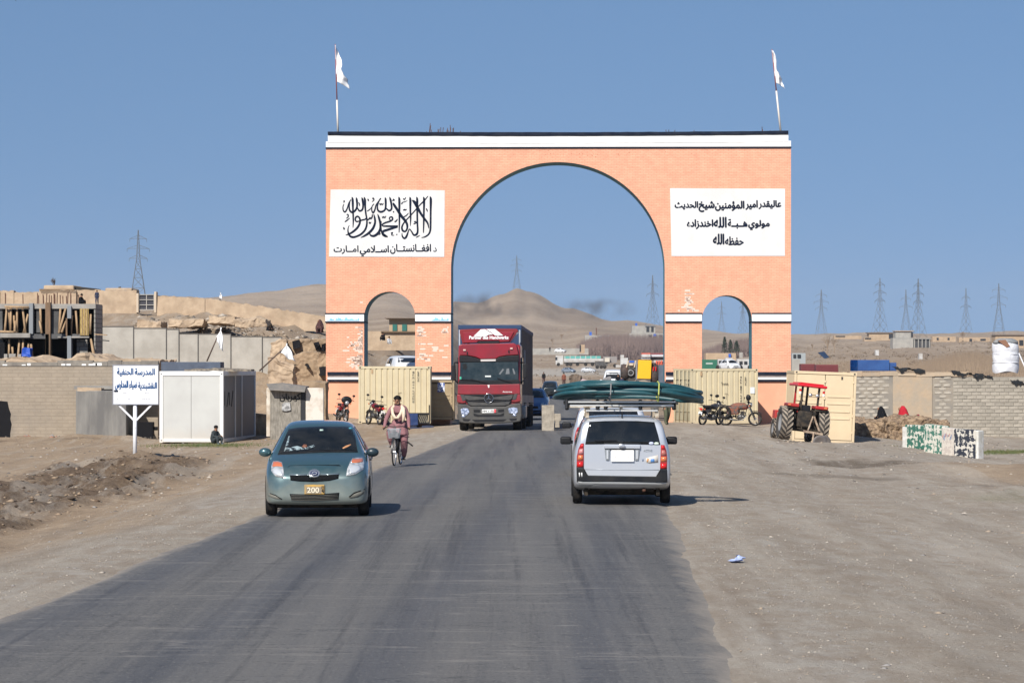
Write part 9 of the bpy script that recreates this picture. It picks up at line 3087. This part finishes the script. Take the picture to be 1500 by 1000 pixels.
o = MB().add([(X(1198, 520), 520, Z(516, 520)), (X(1210, 520), 523, Z(514.5, 520)), (X(1216, 520), 521, Z(523.5, 520)), (X(1206, 520), 518, Z(525, 520)), (X(1198, 520), 520.2, Z(516.4, 520)), (X(1210, 520), 523.2, Z(514.9, 520)), (X(1216, 520), 521.2, Z(523.9, 520)), (X(1206, 520), 518.2, Z(525.4, 520))],
			 [(0, 1, 2, 3), (7, 6, 5, 4), (0, 4, 5, 1), (1, 5, 6, 2), (2, 6, 7, 3), (3, 7, 4, 0)]).build('solar_panel', M('panel_navy', (0.02, 0.03, 0.06), .3))
tag(o, 'dark tilted solar panel on the slope right of the gateway', 'solar panel')
for px, py, D, lab in ((1349, 520, 700, 'tiny white block house far off on the plain right of the middle'), (1285, 515, 900, 'tiny white hut on the plain above the blue container')):
	o = MB().box(X(px - 2.5, D), X(px + 2.5, D), D, D + 2, Z(py + 3, D) - .5, Z(py - 2.5, D)).build('white_hut', WHV)
	tag(o, lab, 'hut')

# ---------------------------------------------------------------- bare shrubs, thicket, reeds
def twigs(name, label, n, px0, px1, pyb, pyt, D0, D1, col, kind='stuff', thick=0.05, cat='thicket', seed=1, lean=0.12, cone=None):
	rs = np.random.RandomState(seed)
	u = rs.rand(n)
	D = D0 + (D1 - D0) * rs.rand(n)
	px = px0 + (px1 - px0) * u
	x = (px - 750) * D / FPX
	zb = ground_z(x, D) - 0.2
	hh = (pyb - pyt) * (D0 + D1) / 2 / FPX * (0.55 + 0.5 * rs.rand(n))
	if cone:
		hh = hh * cone(u)
	dx = rs.normal(0, lean, n) * hh
	dy = rs.normal(0, lean, n) * hh
	w = thick * (0.6 + 0.8 * rs.rand(n))
	b = np.stack([x, D, zb], -1)
	tp = np.stack([x + dx, D + dy, zb + hh], -1)
	V = np.stack([b + np.stack([-w, 0 * w, 0 * w], -1), b + np.stack([w, 0 * w, 0 * w], -1), b + np.stack([0 * w, w, 0 * w], -1), tp], 1).reshape(-1, 3)
	F = (np.array([(0, 1, 3), (1, 2, 3), (2, 0, 3)])[None] + (np.arange(n) * 4)[:, None, None]).reshape(-1, 3)
	return merge_stuff(name, [V], [F], [col], None, label, cat)
TWG = M('twig_purple', (0.135, 0.095, 0.090), 0.9, col2=(0.20, 0.145, 0.125), scale=0.05)
TWB = M('twig_tan', (0.30, 0.22, 0.15), 0.9, col2=(0.20, 0.145, 0.10), scale=0.2)
twigs('bare_thicket', 'wide band of purplish bare saplings in front of the far houses', 12000, 846, 985, 526, 492, 1180, 1340, TWG, thick=0.10, seed=2, cone=lambda u: np.clip(0.55 + u * 1.8, 0, 1.05))
twigs('bare_thicket', 'bare brown saplings seen through the right small arch', 5200, 1020, 1110, 524, 496, 900, 1000, TWG, thick=0.10, seed=3)
twigs('dry_reeds', 'dry tan reeds and saplings on the plain left of the wrapped tank', 9000, 1340, 1500, 545, 516, 380, 620, TWB, thick=0.025, seed=4, cat='reeds', cone=lambda u: 0.35 + 0.75 * np.clip(np.sin(u * 3.2 + .1), 0, 1))
twigs('dry_reeds', 'sparse dry reeds on the plain above the block wall', 4000, 1165, 1350, 540, 527, 420, 700, TWB, thick=0.03, seed=5, cat='reeds')
twigs('dry_brush', 'dry grassy brush below the white van in the left small arch', 2600, 536, 612, 532, 516, 160, 176, TWB, thick=0.018, seed=6, cat='brush', lean=0.25)
twigs('dry_brush', 'dry brush tufts along the ridge below the seated figures', 1500, 395, 478, 496, 489, 168, 178, TWB, thick=0.012, seed=8, cat='brush', lean=0.3)

def bare_tree(label, px, pyb, pyt, D, seed, m=TWB, wide=0.5, cat='tree'):
	q = FPX / D
	H = (pyb - pyt) / q
	x, z = X(px, D), Z(pyb, D)
	t = thing('bare_tree', label, cat, (x, D, z))
	r = random.Random(seed)
	MB().cyl((0, 0, -0.5), (0.05 * H, 0, H * 0.4), H * .02 + .03, H * .012 + .02, n=6).build('trunk', m, t)
	mb = MB()
	def br(p, d, L, w, dep):
		e = p + d * L
		mb.cyl(p, e, w, w * .6, n=4, caps=False)
		if dep:
			for _ in range(3):
				nd = (d + Vector((r.uniform(-1, 1), r.uniform(-1, 1), r.uniform(-.2, .7))) * wide).normalized()
				br(p + d * L * r.uniform(.5, 1), nd, L * .68, w * .6, dep - 1)
	for _ in range(5):
		br(Vector((0.03 * H, 0, H * r.uniform(.15, .4))), Vector((r.uniform(-.5, .5), r.uniform(-.5, .5), 1)).normalized(), H * .30, H * .008 + .02, 4)
	mb.build('crown', m, t)
	return t
TWD = M('twig_dark', (0.10, 0.075, 0.06), 0.9)
bare_tree('bare brown tree on the slope just right of the gateway, left one', 1211, 516, 490, 800, 1)
bare_tree('bare brown tree on the slope just right of the gateway, right one', 1222, 514, 496, 820, 2)
bare_tree('small bare bush on the slope left of the two bare trees', 1190, 512, 503, 820, 3, cat='bush')
bare_tree('dark bare tree rising behind the mud rooms on the left ridge', 79, 424, 407, 240, 4, TWD)
bare_tree('dark round bush on the mud wall left of the steel gate', 175, 426, 419, 210, 5, TWD, .9, cat='bush')
bare_tree('bare bush at the foot of the hill, left one', 822, 500, 488, 1500, 6, TWB, .8, cat='bush')
bare_tree('bare bush at the foot of the hill near the lorry roof', 809, 505, 495, 1400, 7, TWB, .8, cat='bush')
bare_tree('bare bush behind the brown heap of brushwood', 1410, 500, 484, 1300, 9, TWB, .8, cat='bush')
# conifers
EVG = M('conifer_green', (0.028, 0.045, 0.030), 0.9, col2=(0.05, 0.07, 0.04), scale=1)
for i, (px, pb2, pt2, w_, lab) in enumerate(((1061.5, 518, 494, 10, 'tallest dark conifer in the right small arch'), (1070, 518, 498, 9, 'middle dark conifer in the right small arch'), (1079, 518, 500, 13, 'round dark conifer, rightmost in the right small arch'))):
	D = 820
	q = FPX / D
	H = (pb2 - pt2) / q
	t = thing('conifer_tree', lab, 'tree', (X(px, D), D, Z(pb2, D)))
	MB().cyl((0, 0, -1), (0, 0, H * .6), .18, .08, n=6).build('trunk', TWD, t)
	r = random.Random(i)
	mb = MB()
	for _ in range(700):
		v = r.random() ** 0.8
		rr = (w_ / q / 2) * (1 - v) ** .7 * (0.4 + .7 * r.random())
		a = r.uniform(0, 6.28)
		c = Vector((rr * math.cos(a), rr * math.sin(a), H * (.06 + .94 * v)))
		d1 = Vector((r.uniform(-1, 1), r.uniform(-1, 1), r.uniform(-.5, 1))) * .35
		d2 = Vector((r.uniform(-1, 1), r.uniform(-1, 1), r.uniform(-.5, .5))) * .3
		mb.add([c, c + d1, c + d2], [(0, 1, 2)])
	mb.build('crown', EVG, t)
# scrub clumps over the plain: dark low bushes
def scrub(name, label, n, f, m, seed, smin, smax):
	rs = np.random.RandomState(seed)
	V, F = [], []
	px, D = f(rs, n)
	x = (px - 750) * D / FPX
	z = ground_z(x, D)
	k = 14
	s = smin + (smax - smin) * rs.rand(n) ** 2
	N = n * k
	c = np.stack([x, D, z], -1).repeat(k, 0)
	ss = s.repeat(k)
	off = rs.normal(0, 1, (N, 3)) * ss[:, None] * np.array([0.8, 0.8, 0.28])
	off[:, 2] = np.abs(off[:, 2])
	a = rs.normal(0, 1, (N, 3)) * ss[:, None] * 0.35
	b = rs.normal(0, 1, (N, 3)) * ss[:, None] * 0.35
	p = c + off
	V = np.stack([p, p + a, p + b], 1).reshape(-1, 3)
	F = np.arange(N * 3).reshape(-1, 3)
	return merge_stuff(name, [V], [F], [m], None, label, 'scrub')
SCR = M('scrub_brown', (0.14, 0.105, 0.075), 0.95, col2=(0.22, 0.165, 0.11), scale=0.1)
scrub('dry_scrub', 'dark dry scrub dotted over the far plain right of the gateway', 500, lambda rs, n: (1160 + 360 * rs.rand(n), 500 + 1000 * rs.rand(n)), SCR, 1, 0.25, 1.1)
scrub('dry_scrub', 'dry scrub and rubble below the conical hill', 110, lambda rs, n: (770 + 210 * rs.rand(n), 600 + 800 * rs.rand(n)), SCR, 2, 0.2, 0.6)
scrub('dry_scrub', 'dry tufts on the slope left of the gateway', 300, lambda rs, n: (200 + 280 * rs.rand(n), 153 + 34 * rs.rand(n)), SCR, 3, 0.06, 0.3)
rs = np.random.RandomState(9)
px = 200 + 280 * rs.rand(1500); D = 150 + 36 * rs.rand(1500)
x = (px - 750) * D / FPX
scatter_stones('slope_rubble', np.stack([x, D, ground_z(x, D)], -1), 0.05 + 0.22 * rs.rand(1500) ** 3, [stone_mats[1], stone_mats[3], stone_mats[0]], 'rubble and clods strewn on the eroded slope left of the gateway', 'rubble')
# grass tufts
def grass(name, label, n, cx, cy, sx_, sy_, seed):
	rs = np.random.RandomState(seed)
	x = cx + rs.normal(0, sx_, n); y = cy + rs.normal(0, sy_, n)
	z = ground_z(x, y)
	h = 0.03 + 0.07 * rs.rand(n)
	w = 0.006 + 0.006 * rs.rand(n)
	p = np.stack([x, y, z], -1)
	tp = p + np.stack([rs.normal(0, .03, n), rs.normal(0, .03, n), h], -1)
	e = np.stack([w, 0 * w, 0 * w], -1)
	V = np.stack([p - e, p + e, tp], 1).reshape(-1, 3)
	merge_stuff(name, [V], [np.arange(n * 3).reshape(-1, 3)], [M('grass_green', (0.05, 0.085, 0.022), .8, col2=(0.14, 0.13, 0.05), scale=3)], None, label, 'grass')
grass('grass_patch', 'thin green grass strip at the foot of the block wall on the right', 5000, 18.6, 106.5, 1.8, 0.8, 1)
grass('grass_patch', 'small patch of green grass in front of the white cabin', 1400, -10.3, 104, 0.9, 1.3, 2)

# ---------------------------------------------------------------- smoke drifting over the hill
def smoke(label, px, py, D, rx_, ry_, rz_, dens, seed, colr=(0.16, 0.15, 0.155)):
	me = bpy.data.meshes.new('smoke')
	mb = MB().ball((0, 0, 0), (rx_, ry_, rz_), 16, 10)
	m = bpy.data.materials.new('smoke')
	m.use_nodes = True
	n = m.node_tree.nodes
	l = m.node_tree.links
	n.remove(n['Principled BSDF'])
	v = n.new('ShaderNodeVolumePrincipled')
	v.inputs['Color'].default_value = (*colr, 1)
	tc = n.new('ShaderNodeTexCoord')
	ns = n.new('ShaderNodeTexNoise')
	ns.inputs['Scale'].default_value = 2.6 / rx_ * 1.2
	ns.inputs['Detail'].default_value = 4
	mp = n.new('ShaderNodeMapping')
	mp.inputs['Location'].default_value = (seed * 13.7, 0, 0)
	l.new(tc.outputs['Object'], mp.inputs['Vector'])
	l.new(mp.outputs[0], ns.inputs['Vector'])
	mr = n.new('ShaderNodeMapRange')
	mr.inputs['From Min'].default_value = 0.47
	mr.inputs['From Max'].default_value = 0.72
	l.new(ns.outputs['Fac'], mr.inputs['Value'])
	sc_ = n.new('ShaderNodeMapping')
	sc_.inputs['Scale'].default_value = (1 / rx_, 1 / ry_, 1 / rz_)
	l.new(tc.outputs['Object'], sc_.inputs['Vector'])
	ln = n.new('ShaderNodeVectorMath')
	ln.operation = 'LENGTH'
	l.new(sc_.outputs[0], ln.inputs[0])
	fo = n.new('ShaderNodeMapRange')
	fo.inputs['From Min'].default_value = 1.0
	fo.inputs['From Max'].default_value = 0.2
	fo.inputs['To Max'].default_value = dens
	l.new(ln.outputs['Value'], fo.inputs['Value'])
	mu = n.new('ShaderNodeMath')
	mu.operation = 'MULTIPLY'
	l.new(mr.outputs[0], mu.inputs[0])
	l.new(fo.outputs[0], mu.inputs[1])
	l.new(mu.outputs[0], v.inputs['Density'])
	l.new(v.outputs[0], n['Material Output'].inputs['Volume'])
	o = mb.build('smoke', m, loc=(X(px, D), D, Z(py, D)))
	tag(o, label, 'smoke', kind='stuff')
smoke('faint dark smoke smudges drifting low over the right shoulder of the hill', 862, 454, 2300, 42, 20, 11, 0.085, 1)
smoke('grey brown smoke haze drifting across the left face of the hill', 712, 452, 2300, 38, 20, 15, 0.11, 3)
